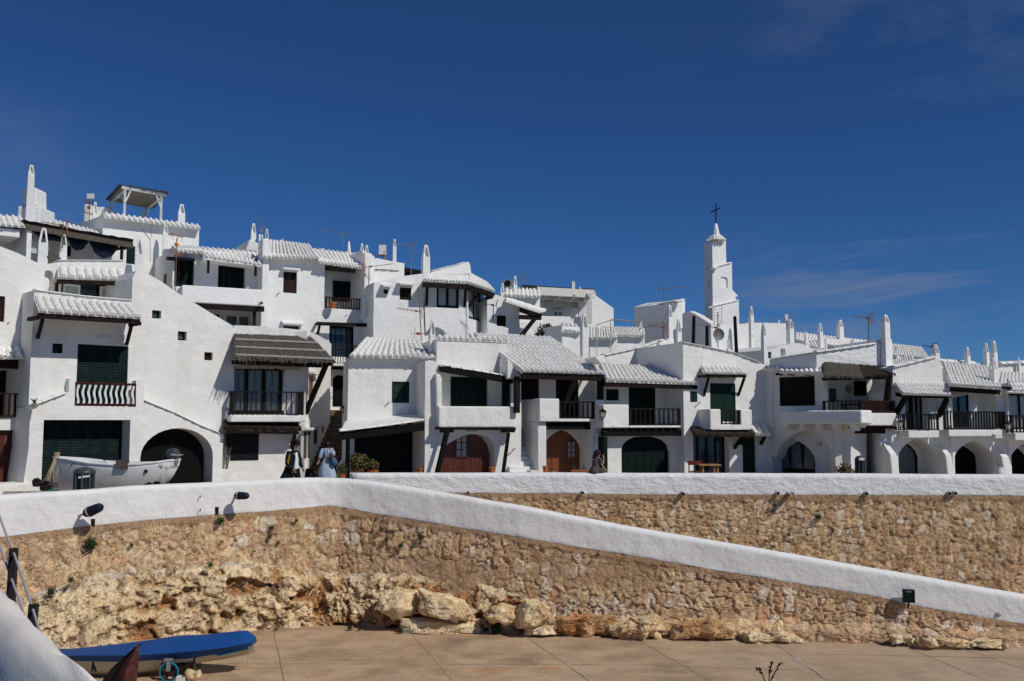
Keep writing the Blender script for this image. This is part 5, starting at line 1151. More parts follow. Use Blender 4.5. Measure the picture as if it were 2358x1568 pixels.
mb.beam(p.w(*p.q1(765,838,1.15),1.15), p.w(*p.q1(706,838,.0),.0), .13, .15); mb.beam(p.w(*p.q1(751,840,1.1),1.1), p.w(*p.q1(703,952,.05),.05), .15, .17); mb.build('awning_frame', 'wood_dark', h.r)
# rolled reed blind under the awning
mb = MB(); a = p.w(*p.q1(548,826,.75), .75); b = p.w(*p.q1(696,834,.75), .75)
a2 = p.w(*p.q1(545,846,.55), .55); b2 = p.w(*p.q1(692,852,.55), .55); k = 90
for i in range(k):
    t = (i+.5)/k; mb.beam(a.lerp(b, t)+Vector((0,0,random.uniform(-.02,.02))), a2.lerp(b2, t)+Vector((0,0,random.uniform(-.05,.05))), (b-a).length/k*.96, .02)
mb.build('reed_blind', 'reed_light', h.r)
zb_, zt_ = p.q1(620,955,.75)[1], p.q1(620,901,.75)[1]; s0_ = p.q1(536,930,.75)[0]; s1_ = p.q1(699,930,.75)[0]
railing(h, s0_, s1_, zb_, zt_, .75, 14, 'rail_dark', .035, side=[(s0_+.04, .02), (s1_-.04, .02)])
bs = (s0_-.08, s1_+.08, zb_-.28, zb_-.03); h.box(bs, .85, 0, 'balcony_slab', bev=.04)
# thatched awning over the lower shutter
A = p.w(*p.q1(515,985,.75), .75); B = p.w(*p.q1(694,989,.75), .75); C = p.w(*p.q1(680,973,.02), .02); D = p.w(*p.q1(514,970,.02), .02)
straw_roof(A, B, C, D, 'lower_awning', h.r, 'straw_dark', .16, 26, 3, 12)
mb = MB(); mb.beam(A+Vector((.1,0,-.14)), B+Vector((-.1,0,-.14)), .10, .11)
for a, b in (((682,990),(671,1030)),((523,990),(527,1030))): bracket(p, a, b, .0, .65, mb, .12)
mb.build('lower_awning_frame', 'wood_dark', h.r)
mb = MB(); c = p.w(*p.q1(679,969,.1), .05); mb.tube([c, c+p.n*.35+Vector((0,0,-.04))], [.085,.085], 10, False); c = p.w(*p.q1(510,1040,.1), .05); mb.build('drain_tile', 'tile_white', h.r)
pS = Pl(706,38.5,766,43.3)
r1 = pS.rc('F',1292,490,1342,700); r2 = pS.rc('F',1240,1028,1298,1280); r3 = pS.rc('F',1340,990,1378,1148); r4 = pS.rc('F',1418,975,1440,1040)
h.wall([(706,762),(716,764),(740,776),(758,787),(763,792)], [(rect(r1),.12),(rect(r2),.1),(rect(r3),.1),(rect(r4),.1)], pl=pS, back=-2.5, name='side_wall')
shutters(h, r1, -.06, 1, mt='door_brown', planks=True, pl=pS, frame=False); shutters(h, r2, .02, 2, mt='wood_grey', louvre=False, pl=pS, frame=False); shutters(h, r3, -.05, 1, mt='wood_brown', planks=True, pl=pS, frame=False); shutters(h, r4, -.05, 1, mt='wood_dark', planks=True, pl=pS, frame=False)
mb = MB()
for r in (r1, r2, r3): mb.pbox(pS, r[0]-.15, r[1]+.15, r[3]+.06, r[3]+.16, 0, .22)
mb.build('window_ledge', 'stucco', h.r)
mb = MB(); c = p.q1(518,1110,.3); mb.pbox(p, c[0]-.22, c[0]+.22, FZ, p.q1(518,1080,.3)[1], .02, .42); mb.build('planter', 'stucco', h.r, bevel=.03)
# bamboo-like plant growing from the planter
rs = random.Random(5); mb = MB(); base = p.w(p.q1(518,1080,.3)[0], p.q1(518,1082,.3)[1], .22)
for i in range(7):
    hgt = rs.uniform(1.0,1.9); q = base+Vector((rs.uniform(-.12,.12), rs.uniform(-.1,.1), 0)); tp = q+Vector((rs.uniform(-.1,.25), rs.uniform(-.1,.1), hgt)); mb.tube([q, q.lerp(tp,.5)+Vector((.03,0,0)), tp], [.012,.01,.006], 4)
    for j in range(46):
        c = q.lerp(tp, rs.uniform(.3 if j < 25 else .75,1)); a = rs.uniform(0, 2*pi); l = Vector((cos(a), sin(a), rs.uniform(-.5,.6)))*rs.uniform(.12,.30); s_ = Vector((-sin(a), cos(a), 0))*.016
        mb.add([c, c+l*.4+s_, c+l, c+l*.4-s_], [(0,1,2,3)])
tag(mb.build('potted_plant', 'leaf', norm=False), 'tall bamboo like plant in the white planter beside the black shutter', 'plant')
# ================================================================== steps between H3 and H4
mb = MB(); yb, yt, zt_ = 38.6, 43.6, P(780,957,43.4).z; n = 14; L0 = P(712,HV,38.6).x; R0 = P(806,HV,38.6).x; L1 = P(764,HV,43.5).x; R1 = P(803,HV,43.5).x
for i in range(n):
    f0 = i/n; f1 = (i+1)/n; y0 = yb+(yt-yb)*f0; z1 = FZ+(zt_-FZ)*f1
    x0 = L0+(L1-L0)*f0-.6+.25*f0; x1 = R0+(R1-R0)*f0+.2; mb.box(x0+random.uniform(-.03,.03), x1, y0+random.uniform(-.02,.02), yt+1.6, FZ-.1 if i == 0 else FZ+(zt_-FZ)*f0-.02, z1)
o = mb.build('stone_steps', 'steps_stone', bevel=.025); tag(o, 'brown rubble steps climbing between two white houses behind the woman in blue', 'steps')
def stones_on(name):   # individual treads get a rubble look through lumpy blocks
    mb = MB(); rs = random.Random(8)
    for i in range(n):
        f0 = i/n; y0 = yb+(yt-yb)*f0; z0 = FZ+(zt_-FZ)*f0; x = L0+(L1-L0)*f0-.3; x1 = R0+(R1-R0)*f0+.1
        while x < x1:
            w_ = rs.uniform(.18,.42); mb.box8([(x+.01,y0-.05+rs.uniform(-.02,.02),z0+.01),(x+w_-.015,y0-.05+rs.uniform(-.02,.02),z0+.01),(x+w_-.015,y0+.1,z0+.01),(x+.01,y0+.1,z0+.01),(x+.02,y0-.04,z0+rs.uniform(.14,.19)),(x+w_-.03,y0-.04,z0+rs.uniform(.14,.19)),(x+w_-.02,y0+.1,z0+.19),(x+.01,y0+.1,z0+.19)]); x += w_
    return mb.build(name, 'steps_stone', o, bevel=.02)
stones_on('riser_stones')
pW = Pl(764,44.2,806,44.2); MB().pbox(pW, -.5, pW.len+.5, zt_, P(780,944,44.2).z, 0, -.6).build('landing_edge', 'steps_stone', o)
# ================================================================== H4
p = Pl(800,37.7,990,38.8); h = House('white house with tiled eaves, green shuttered window and black lean-to porch', p); H4 = h
rw_ = p.rc('H',645,545,814,752); rp = p.rc('H',282,1010,945,1500)
h.wall([(801,905),(803,830),(812,822),(900,824),(985,826),(990,830)], [(rect(rw_),.10),(rect((rp[0],rp[1],FZ,rp[3]+.15)),.7)], back=-1.2)
h.box((1.7, p.len-.02, FZ, p.q1(900,835)[1]), -1.19, -5, 'rear_wall')
shutters(h, rw_, -.04, 2, 'shutter', 'shutter_green_lit')
A = p.w(*p.q1(804,820,.38), .38); B = p.w(*p.q1(1003,822,.38), .38); C = P(974,787,41.6); D = P(842,779,41.2)
tiles(A, B, C, D, 14, 6, 'roof', h.r, seg=7, rk=.43)
MB().pbox(p, rp[0], rp[1], FZ, rp[3]+.1, -.67, -.6).build('porch_door', 'green_black', h.r)
window(h, (rp[0]+.9, rp[0]+1.55, FZ+.8, rp[3]-.35), -.58, 2, 4, 'green_black', .06, 'green_black')
# lean-to
dL = 1.35
A = p.w(*p.q1(782,1003,dL), dL); B = p.w(*p.q1(979,980,dL), dL)
mb = MB(); mb.beam(A+Vector((0,0,-.03)), B+Vector((0,0,-.03)), .14, .30)
pp = p.w(*p.q1(801,1010,dL), dL); mb.beam(Vector((pp.x,pp.y,FZ)), Vector((pp.x,pp.y,A.z-.1)), .14, .14)
for i in range(6): q = A.lerp(B, (i+.5)/6.2); mb.beam(q, q-p.n*1.3+Vector((0,0,.12)), .09, .12)
mb.build('lean_to_frame', 'wood_black', h.r)
qa = p.w(*p.q1(784,995,dL+.08), dL+.08); qb = p.w(*p.q1(955,972,dL+.08), dL+.08)
mb = MB(); mb.box8([qa, p.w(*p.q1(981,969,dL+.08),dL+.08), p.w(p.len,qb.z+.30,0), p.w(-.1,qa.z+.30,0)]+[q+Vector((0,0,.09)) for q in (qa, p.w(*p.q1(981,969,dL+.08),dL+.08), p.w(p.len,qb.z+.34,0), p.w(-.1,qa.z+.34,0))]); mb.build('lean_to_roof', 'stucco', h.r, bevel=.04)
coping(p, [(783,993),(870,983),(955,971)], dL+.12, h.r, .3, .09)
h.slab([(781,1075),(792,1060),(801,1048),(803,1100),(781,1100)], .15, -.5, 'curb_wall')
pr = p.rc('H',962,350,1000,900,.0)
# ================================================================== H5
p = Pl(988,37.3,1190,38.5); h = House('white house with solid balcony, dark green shutter and red brown arched door between struts', p); H5 = h
rl = p.rc('H',1115,560,1775,800); 
poly = [(978,1120),(979,832),(990,829),(1002,832),(1014,842),(1100,857),(1183,870),(1200,880),(1200,1120)]
rl = [p.q1(1017,845), p.q1(1176,875), p.q1(1176,945), p.q1(1017,945)]; rl = [(a, z) for a, z in rl]; rl = [rl[0], rl[3], rl[2], rl[1]]
sA, sB = p.q1(1012,1060)[0], p.q1(1141,1060)[0]; arc = arch(sA, sB, FZ, p.q1(1080,1045)[1], p.q1(1088,998)[1], 16)
arc = [(sA, FZ), (sB, FZ)] + p.q(T('H',1640,1300,1635,1170,1600,1105,1540,1068,1460,1052,1400,1052,1320,1075,1230,1120,1150,1170))+[(sA, p.q1(1012,1035)[1])]
h.wall(None, [(rl, .88), (arc, .55)], poly=poly, back=-5, name='wall')
r = p.rc('H',1212,503,1558,780,-.88); shutters(h, (r[0],r[1],r[2]-.1,r[3]), -.84, 3, 'shutter', 'green_black', louvre=False)
inner = [(a, z) for a, z in arc]; din = p.q(T('H',1585,1410,1585,1230,1560,1150,1510,1085,1450,1058,1400,1055,1320,1080,1230,1122,1150,1165), -.5); dpoly = [(p.q1(1005,1060,-.5)[0], FZ), (din[0][0], FZ)]+din[1:]+[(p.q1(1005,1060,-.5)[0], din[-1][1]-.3)]
rp = p.rc('H',1258,1065,1372,1275,-.48); arch_door(h, dpoly, -.48, 'arched_door', 'door_red', panels=6, pane=(rp[0],rp[1],rp[2],rp[3],2,3))
r = p.rc('H',1095,785,1848,992,.45); h.box((r[0], r[1], r[2], r[3]), .45, .15, 'balcony', bev=.07); h.box((r[0]+.02, r[1]-.02, r[2]+.02, r[2]+.22), .2, 0, 'balcony_floor'); h.box((r[0], r[0]+.2, r[2]+.03, r[3]-.003), .17, -.05, 'balcony_side', bev=.04)
h.slab(T('H',1070,465,1115,480,1128,560,1130,790,1078,790), .28, -.2, 'wing_wall')
h.wall([(1006,779),(1050,780),(1110,782),(1168,785)], [], d=-.9, back=-5, name='upper_wall')
roof_uv(p, (1004,779),(1170,785),(1168,780),(1006,774), -.84, -1.3, 13, 1, 'ridge_tiles', h.r, rk=.40, over=.03)
coping(p, [(1012,843),(1090,853),(1150,863),(1183,872)], .12, h.r, 1.1, .10)
mb = MB(); beam_uv(p, (1012,848), (1180,876), .06, .22, .26, mb); mb.build('porch_beam', 'wood_black', h.r)
a = p.q1(1166,900,.03)[0]; h.box((a-.13, a+.13, r[3]-.1, p.q1(1166,873,.03)[1]), .03, -.18, 'porch_post', 'green_black')
mb = MB(); beam_uv(p, (1003,986), (1186,988), .4, .22, .10, mb)
for a, b in (((1029,995),(1006,1092)),((1171,997),(1158,1092))): q = p.w(*p.q1(*a,.45),.45); q2 = p.w(*p.q1(*b,.60),.60); mb.beam(q, q2, .15, .15)
for x in (1027, 1169): q = p.w(*p.q1(x,992,.55),.55); mb.beam(q, q-p.n*.6, .2, .13); q = p.w(*p.q1(x-9,992,.4),.4); mb.beam(q, q+p.t*.45, .14, .13)
mb.build('balcony_beam', 'wood_black', h.r)
text_mesh('DISCUNIDIZ', .09, pl_mtx(p, p.q1(1072,994)[0], p.q1(1072,993.4)[1], .006), 'wood_grey', h.r)
mb = MB(); c = p.w(*p.q1(1184,868,.3), .2); mb.tube([c-p.t*.15, c+p.t*.35], [.06,.05], 8, False); mb.build('drain_tile', 'tile_white', h.r)
chimney(h.r, 995,737,835, 18, 38.9, 20, .42, 'A', mt='stucco', sink=.3)
# ================================================================== H6
p = Pl(1190,38.0,1395,39.4); h = House('white house with broad tiled roof, outside stair and brown arched door with glazed light', p); H6 = h
# recess wall
q = lambda u, v, d=-1.5: p.q1(u, v, d)
rA = p.rc('J',205,415,405,653,-1.5); rB = p.rc('J',585,403,820,800,-1.5)
zfl = q(1300,970)[1]
h.wall([(1190,850),(1395,856)], [(rect(rA),.1),(rect((rB[0],rB[1],zfl,rB[3])),.2)], d=-1.5, back=-5, zb=zfl-.3, name='upper_wall')
h.box((p.q1(1236,990,-.8)[0], p.len+.3, FZ, zfl-.3), -1.51, -5, 'lower_block')
shutters(h, rA, -1.47, 2, mt='wood_black', louvre=False, frame=False); shutters(h, (rB[0],rB[1],zfl,rB[3]), -1.55, 3, 'door', 'wood_black', louvre=False)
A = p.w(*p.q1(1200,853,.45), .45); B = p.w(*p.q1(1391,859,.45), .45); sh = Vector((-2.05, 3.6, 1.30))
uD = P(1268,777,42.6); sh = uD-B
tiles(A-p.t*.0, B, B+sh, A+sh, 17, 9, 'roof', h.r, seg=7, rk=.44)
# left sliver of roof clipped behind the neighbour's wall
mb = MB(); mb.box8([A+Vector((0,0,-.12)), A+Vector((0,0,-.12))+p.t*.06, A+sh+Vector((0,0,-.12))+p.t*.06, A+sh+Vector((0,0,-.12)), A+Vector((0,0,.10)), A+Vector((0,0,.10))+p.t*.06, A+sh+Vector((0,0,.10))+p.t*.06, A+sh+Vector((0,0,.10))]); mb.build('roof_edge', 'stucco', h.r)
h.slab([(1168,822),(1186,850),(1199,862),(1206,866),(1190,872),(1168,872)], -.1, -1.0, 'eave_wall')
mb = MB(); beam_uv(p, (1201,865), (1392,871), .28, .2, .24, mb)
for i in range(9): a = p.w(p.len*(i+.5)/9, p.q1(1300,866,.3)[1]+.03, .35); mb.beam(a, a-p.n*1.8+Vector((0,0,.25)), .09, .11)
for u in (1190, 1342, 1382): c = p.q1(u, 900, .1); mb.pbox(p, c[0]-.1, c[0]+.1, p.q1(u, 951 if u < 1200 else 925,.1)[1], p.q1(u,867,.1)[1], .0, .2) if u != 1342 else None
mb.build('roof_beam', 'wood_dark', h.r)
r = p.rc('J',412,638,622,880,.3); h.box(r, .3, .0, 'balcony', bev=.05); rs0 = r; h.box((r[0], r[0]+.2, r[2]+.0, r[3]-.003), .02, -1.5, 'balcony_side', bev=.04)
r2 = p.rc('J',1000,650,1100,870,.3); h.box(r2, .3, -1.0, 'balcony_end', bev=.05)
z0 = p.q1(1330,963,.3)[1]; h.box((rs0[0]+.02, r2[1], rs0[2], z0-.02), .28, -1.5, 'balcony_floor', bev=.03)
railing(h, rs0[1], r2[0], z0, p.q1(1330,924,.2)[1], .18, 8, 'rail_dark', .05)
zB = rs0[2]; sL, sR = p.q1(1238,1050,.1)[0], p.q1(1258,1050,.1)[0]; tL, tR = p.q1(1361,1050,.1)[0], p.q1(1388,1050,.1)[0]
h.box((sL, sR, FZ, zB), .12, -1.5, 'pillar', bev=.04); h.box((tL, tR, FZ, zB), .12, -1.5, 'pillar', bev=.04)
mb = MB(); mb.pbox(p, sR, tL, p.q1(1300,989,.1)[1], p.q1(1300,979,.1)[1], .08, -.14)
for i in range(7): x = sR+(tL-sR)*(i+.5)/7; mb.pbox(p, x-.06, x+.06, p.q1(1300,979,.1)[1]+.002, zB, .1, -1.4)
mb.build('floor_beam', 'wood_black', h.r)
dR = -.75; poly = rect((sR, tL, FZ, p.q1(1300,980,.1)[1])); sa, sb = p.q1(1249,1060,dR)[0], p.q1(1341,1060,dR)[0]; za = p.q1(1290,1040,dR)[1]; zt_ = p.q1(1292,989,dR)[1]
arc = arch(sa, sb, FZ, za, zt_, 16, .25)
h.wall(None, [(arc, .28)], poly=poly, d=dR, back=-1.5, name='recess_wall', raw=True, bev=0)
d2_ = dR-.25; arc2 = arch(p.q1(1252,1060,d2_)[0]-.05, p.q1(1334,1060,d2_)[0]+.1, FZ, za, zt_-.02, 16, .25)
rp = p.rc('J',695,1045,785,1262,d2_); arch_door(h, arc2, d2_+.0, 'arched_door', 'door_brown', panels=4, pane=(rp[0],rp[1],rp[2],rp[3]-.15,2,3))
# stair between H5 and H6
mb = MB(); n = 12; x0, x1 = p.q1(1182,1040,-.2)[0], p.q1(1236,1040,-.2)[0]
for i in range(n): mb.pbox(p, x0-.15, x1, FZ+i*.19-(.02 if i else 0), FZ+(i+1)*.19, .25-i*.25, -3.6)
mb.build('outside_stair', 'stucco', h.r, bevel=.02); h.box((x1, x1+.16, FZ, FZ+1.9), .0, -3.0, 'stair_wall', bev=.03)
mb = MB(); mb.pbox(p, p.q1(1221,1100,.5)[0], p.q1(1239,1100,.5)[0], FZ, FZ+.45, .1, .5); mb.build('stair_newel', 'stucco', h.r, bevel=.03)
# plaque
r = p.rc('J',985,1050,1056,1092,.125); o = h.box(r, .15, .12, 'plaque', 'plaque')
text_mesh('DIAGONETO', .085, pl_mtx(p, r[0]+.02, r[2]+.17, .153), 'ink', o); text_mesh('CTO NOTE', .085, pl_mtx(p, r[0]+.06, r[2]+.05, .153), 'ink', o)
# ================================================================== H7
p = Pl(1388,38.5,1610,40.4); h = House('white house with tiled roof, dark green balcony door and wide green arched garage door', p); H7 = h
db = -1.3; rA = p.rc('J',1110,540,1243,656,db); rB = p.rc('J',1348,490,1630,960,db); zfl = p.q1(1500,984)[1]
h.wall([(1392,872),(1600,880)], [(rect(rA),.1),(rect((rB[0],rB[1],zfl,rB[3]+.15)),.15)], d=db, back=-5, zb=FZ, name='upper_wall')
shutters(h, rA, db-.05, 2, mt='green_black', louvre=False, frame=False); shutters(h, (rB[0],rB[1],zfl,rB[3]+.1), db-.08, 3, 'door', 'green_black', louvre=False)
A = p.w(*p.q1(1396,876,.35), .35); B = p.w(*p.q1(1608,883,.35), .35); Dd = P(1380,840,41.0); Cc = P(1563,846,43.4)
tiles(A, B, Cc, Dd, 20, 6, 'roof', h.r, seg=7, rk=.44)
h.slab(T('I',1120,970,1180,950,1235,940,1250,1040,1190,1050), -.0, -1.0, 'eave_wall')
mb = MB(); beam_uv(p, (1390,884), (1603,891), .2, .2, .2, mb)
for i in range(9): a = p.w(p.len*(i+.5)/9, p.q1(1500,884,.2)[1]+.03, .25); mb.beam(a, a-p.n*1.5+Vector((0,0,.3)), .09, .11)
c = p.q1(1583,920,.1)[0]; mb.pbox(p, c-.1, c+.1, p.q1(1583,936,.1)[1], p.q1(1583,888,.1)[1], 0, .2); mb.build('roof_beam', 'wood_dark', h.r)
# parapet wall behind the roof
pT = Pl(1390,42.3,1545,44.2); h.wall(T('I',1240,945,1330,925,1500,890,1700,840,1860,785,1930,765,1975,770), [], pl=pT, back=-.5, name='parapet_wall'); coping(pT, T('I',1240,945,1330,925,1500,890,1700,840,1860,785,1930,765), .04, h.r, .4, .07)
h.wall(T('I',1975,748,2055,745,2065,950), [], pl=pT, back=-1.2, name='chimney_wall')
r1 = p.rc('J',1080,700,1350,945,.1); r2 = p.rc('J',1890,730,2050,960,.1); z0 = r1[2]; z1 = p.q1(1500,980,.1)[1]
h.box((r1[0], r1[1], r1[2], r1[3]), .1, -.12, 'balcony', bev=.05); h.box((r2[0], r2[1], r1[2], r2[3]), .1, -.12, 'balcony_end', bev=.05); h.box((r1[0], r1[0]+.2, r1[2], r1[3]-.003), -.1, -1.3, 'balcony_side', bev=.04); h.box((r2[1]-.2, r2[1], r1[2], r2[3]-.003), -.1, -1.3, 'balcony_side', bev=.04)
h.box((r1[1], r2[0], r1[2]+.003, z1), .09, -1.3, 'balcony_floor', bev=.03); railing(h, r1[1], r2[0], z1+.03, p.q1(1500,940,.05)[1], .05, 11, 'rail_dark', .05)
sP, sQ = p.q1(1573,1040)[0], p.q1(1596,1040)[0]; sG = p.q1(1398,1040)[0]
zbm = p.q1(1480,1004)[1]; h.box((sP, sQ, FZ, r1[2]), .0, -1.3, 'pillar', bev=.05)
mb = MB(); mb.pbox(p, r1[0]+.05, sP, zbm, p.q1(1480,993)[1], .02, -.2)
for i in range(10): x = r1[0]+.2+(sP-r1[0]-.3)*(i+.5)/10; mb.pbox(p, x-.06, x+.06, p.q1(1480,993)[1]+.002, r1[2], .04, -1.2)
mb.build('floor_beam', 'wood_black', h.r)
dR = -.45; sa, sb = p.q1(1431,1050,dR)[0], p.q1(1543,1050,dR)[0]; zt_ = p.q1(1490,1004.5,dR)[1]; zs = p.q1(1490,1035,dR)[1]
arc = arch(sa, sb, FZ, zs, zt_, 16); arc = [(a, min(z, 1e9)) for a, z in arc]
arc = [(sa, FZ), (sb, FZ), (sb, zs-.1), (sb-.08, zs+.18), (sb-.3, zs+.38), (sb-.75, zt_-.02), ((sa+sb)/2, zt_), (sa+.6, zt_-.03), (sa+.25, zs+.38), (sa+.06, zs+.2), (sa, zs)]
h.wall(None, [(arc, .2)], poly=rect((r1[0]+.05, sP, FZ, zbm+.1)), d=dR, back=-1.3, name='recess_wall', raw=True, bev=0)
arch_door(h, shrink(arc, .985), dR-.15, 'garage_door', 'green_black', panels=6)
h.box((p.q1(1390,1040,.02)[0], p.q1(1399,1040,.02)[0], FZ, zbm-.02), .02, -.4, 'gate_post', 'green_black')
chimney(h.r, 1564,735,850, 16, 43.2, 20, .26, 'A', mt='stucco', sink=.5)
# ================================================================== H8
p = Pl(1571,39.8,1765,41.6); h = House('tall plain white house with small tiled canopy, green plank door and narrow balcony', p); H8 = h
rw_ = p.rc('L',158,563,234,675); rd = p.rc('L',368,478,634,880); rg = p.rc('L',192,1015,568,1500); rg2 = p.rc('L',708,1035,848,1500)
h.wall([(1572,788),(1620,797),(1690,812),(1750,835),(1764,842)], [(rect(rw_),.1),(rect(rd),.12),(rect((rg[0],rg[1],FZ,rg[3])),.4),(rect((rg2[0],rg2[1],FZ,rg2[3])),.2)], back=-5)
coping(p, [(1572,788),(1620,797),(1690,812),(1750,835)], .03, h.r, .35, .045)
shutters(h, rw_, -.03, 1, mt='shutter_green_lit', planks=True, frame=False); shutters(h, rd, -.06, 2, 'door', 'shutter_green_lit', planks=True)
shutters(h, (rg2[0],rg2[1],FZ,rg2[3]), -.12, 1, 'door', 'shutter_green_lit', louvre=False)
o = window(h, (rg[0],rg[1],FZ,rg[3]), -.35, 4, 2, 'green_black', .09, 'glass', name='glazed_door')
roof_uv(p, (1622,860),(1718,862),(1703,846),(1613,843), .62, .0, 9, 2, 'canopy', h.r, rk=.42)
mb = MB(); beam_uv(p, (1621,864), (1717,866), .55, .12, .12, mb); 
for a, b in (((1632,868),(1621,911)),((1714,870),(1700,910))): bracket(p, a, b, 0, .52, mb, .09)
for u in (1624,1640,1656,1672,1688,1704): a = p.w(*p.q1(u,866,.5),.5); mb.beam(a, a-p.n*.5, .07, .09)
mb.build('canopy_frame', 'wood_dark', h.r)
mb = MB(); c = p.w(*p.q1(1662,874,.06),.05); mb.ell(c, .09,.05,.15); mb.build('wall_lamp', 'cream', h.r)
d_ = .85; ra = p.rc('L',368,748,482,965,d_); rb = p.rc('L',690,748,808,965,d_); zl = p.q1(1683,978,d_)[1]
h.box((ra[0],ra[1],ra[2],ra[3]), d_, d_-.15, 'balcony', bev=.05); h.box((rb[0],rb[1],ra[2],ra[3]-.01), d_, d_-.15, 'balcony_end', bev=.05); h.box((ra[0],ra[0]+.15,ra[2]+.002,ra[3]-.003), d_-.12, 0, 'balcony_side', bev=.03); h.box((rb[1]-.15,rb[1],ra[2]+.002,ra[3]-.013), d_-.12, 0, 'balcony_side', bev=.03)
h.box((ra[0]+.1,rb[1]-.1,ra[2]-.004,zl), d_-.01, 0, 'balcony_floor', bev=.02); railing(h, ra[1], rb[0], zl+.02, ra[3]-.03, d_-.08, 5, 'rail_dark', .045)
A = p.w(*p.q1(1598,1001,1.0), 1.0); B = p.w(*p.q1(1738,1003,1.0), 1.0); straw_roof(A, B, p.w(*p.q1(1735,985,.0),.0), p.w(*p.q1(1590,985,.0),.0), 'porch_thatch', h.r, 'straw_dark', .13, 22, 3, 21)
roof_uv(p, (1734,1001),(1774,1002),(1762,980),(1722,979), .75, 0, 3, 3, 'porch_tiles', h.r, rk=.44)
mb = MB()
for a, b in (((1710,1006),(1691,1032)),((1716,1006),(1706,1022)),((1762,1004),(1752,1022))): bracket(p, a, b, 0, .6, mb, .12)
mb.beam(p.w(*p.q1(1752,1003,.55),.55), p.w(*p.q1(1752,1003,0),0), .12,.12); mb.build('porch_bracket', 'wood_dark', h.r)
# ================================================================== H9
p = Pl(1748,41.9,1985,38.4); h = House('white house with one big arched doorway, closed brown shutter and railed balcony, number nineteen', p); H9 = h
rb = p.rc('L',1092,408,1462,715)
sa, sb = p.q1(1783,1060)[0], p.q1(1922,1060)[0]
out = [(sa-.1, FZ), (sb, FZ)]+p.q(T('L',1670,1380,1665,1290,1640,1200,1590,1110,1520,1030,1440,985,1340,970,1240,1010,1150,1080,1080,1170,1045,1270))+[(sa-.1, FZ+1)]
h.wall(None, [(rect(rb),.12)], poly=[(1745,987),(1745,860),(1757,852),(1800,850),(1896,846),(1897,965),(1984,968),(1984,985)], back=-.35)
h.wall(None, [(out,.9)], poly=[(1745,1130),(1745,987),(1960,985),(1959,1130)], back=-1.3, name='lower_wall')
shutters(h, rb, -.08, 4, mt='wood_dark', planks=True, frame=True)
di = -.55
ins = arch(p.q1(1781,1060,di)[0], p.q1(1877,1060,di)[0], FZ, p.q1(1830,1060,di)[1], p.q1(1829,1012,di)[1], 14, .3)
fill = [(sa-.1, FZ), (sb, FZ)]+out[2:]
h.wall(None, [(ins, .3)], poly=shrink(fill, .995), d=di, back=-.89, name='inner_arch_wall', raw=True, bev=0)
o = arch_door(h, shrink(ins, .99), di-.22, 'arched_door', 'shutter_green', panels=3)
for a, b in ((.07,.33),(.37,.64),(.68,.93)):
    s_, e_ = ins[0][0]+(ins[1][0]-ins[0][0])*a, ins[0][0]+(ins[1][0]-ins[0][0])*b; m_ = [q for q in shrink(ins, .93) if s_ <= q[0] <= e_ and q[1] > FZ+.6]
    pts_ = [(s_, FZ+.35), (e_, FZ+.35)]+sorted(m_, key=lambda q: -q[0]) if m_ else None
    if pts_: MB().prism(p, pts_, [], di-.18, di-.2).build('pane', 'glass_dim', o)
text_mesh('19', .26, pl_mtx(p, p.q1(1880,1027)[0], p.q1(1880,1028)[1], .006), 'ink', h.r)
roof_uv(p, (1795,857),(1897,860),(1897,822),(1796,824), .55, -1.2, 9, 4, 'canopy', h.r, rk=.42); roof_uv(p, (1757,850),(1796,849),(1794,832),(1772,833), .35, -.8, 4, 2, 'side_canopy', h.r, rk=.42)
mb = MB()
for x in (1101,1228,1394): a = p.w(*p.q1(*T('L',x*1.0-40,382)[0],.4),.4); mb.beam(a, a-p.n*.5, .1, .1)
mb.build('canopy_beam', 'wood_dark', h.r)
r = p.rc('L',1098,762,1950,902,.9); h.box((r[0],r[1]+.0,r[2],r[3]), .9, .0, 'balcony', 'stucco_rough', bev=.07)
mb = MB()
for i in range(5): x = r[0]+.25+i*(r[1]-r[0])/5; mb.pbox(p, x-.16, x-.06, r[2]-.28, r[2], 0, .7)
mb.build('balcony_corbel', 'stucco', h.r)
p2 = Pl(1985,38.0,2064,38.7)
r = p2.rc('N',385,528,762,660,.0); h.box((r[0],r[1],r[2],r[3]), .0, -1.6, 'balcony_front', 'stucco', pl=p2, bev=.05)
zR = p2.q1(2000,949)[1]; zT = p2.q1(2000,922)[1]
h.wall([(1880,834),(1985,838),(2052,842)], [], d=-1.5, back=-4, pl=Pl(1890,39.5,2060,40.2), name='loggia_wall'); pq = Pl(1890,39.5,2060,40.2)
rwn = pq.rc('M',347,957,484,1128,-1.5); shutters(h, rwn, -1.44, 1, mt='wood_black', pl=pq, louvre=False); rdn = pq.rc('M',22,1015,160,1230,-1.5); window(h, rdn, -1.45, 1, 1, 'cream', .1, 'glass', name='glazed_door', pl=pq)
mb = MB(); c = pq.w(*pq.q1(1954,895,-1.42), -1.44); mb.ell(c, .13,.05,.19); mb.build('ceramic_plate', 'plastic_grey', h.r)
mb = MB(); q_ = pq.rc('M',665,900,695,930,-1.4); mb.pbox(pq, *q_, -1.3, -1.5); mb.build('wall_lantern', 'metal_black', h.r)
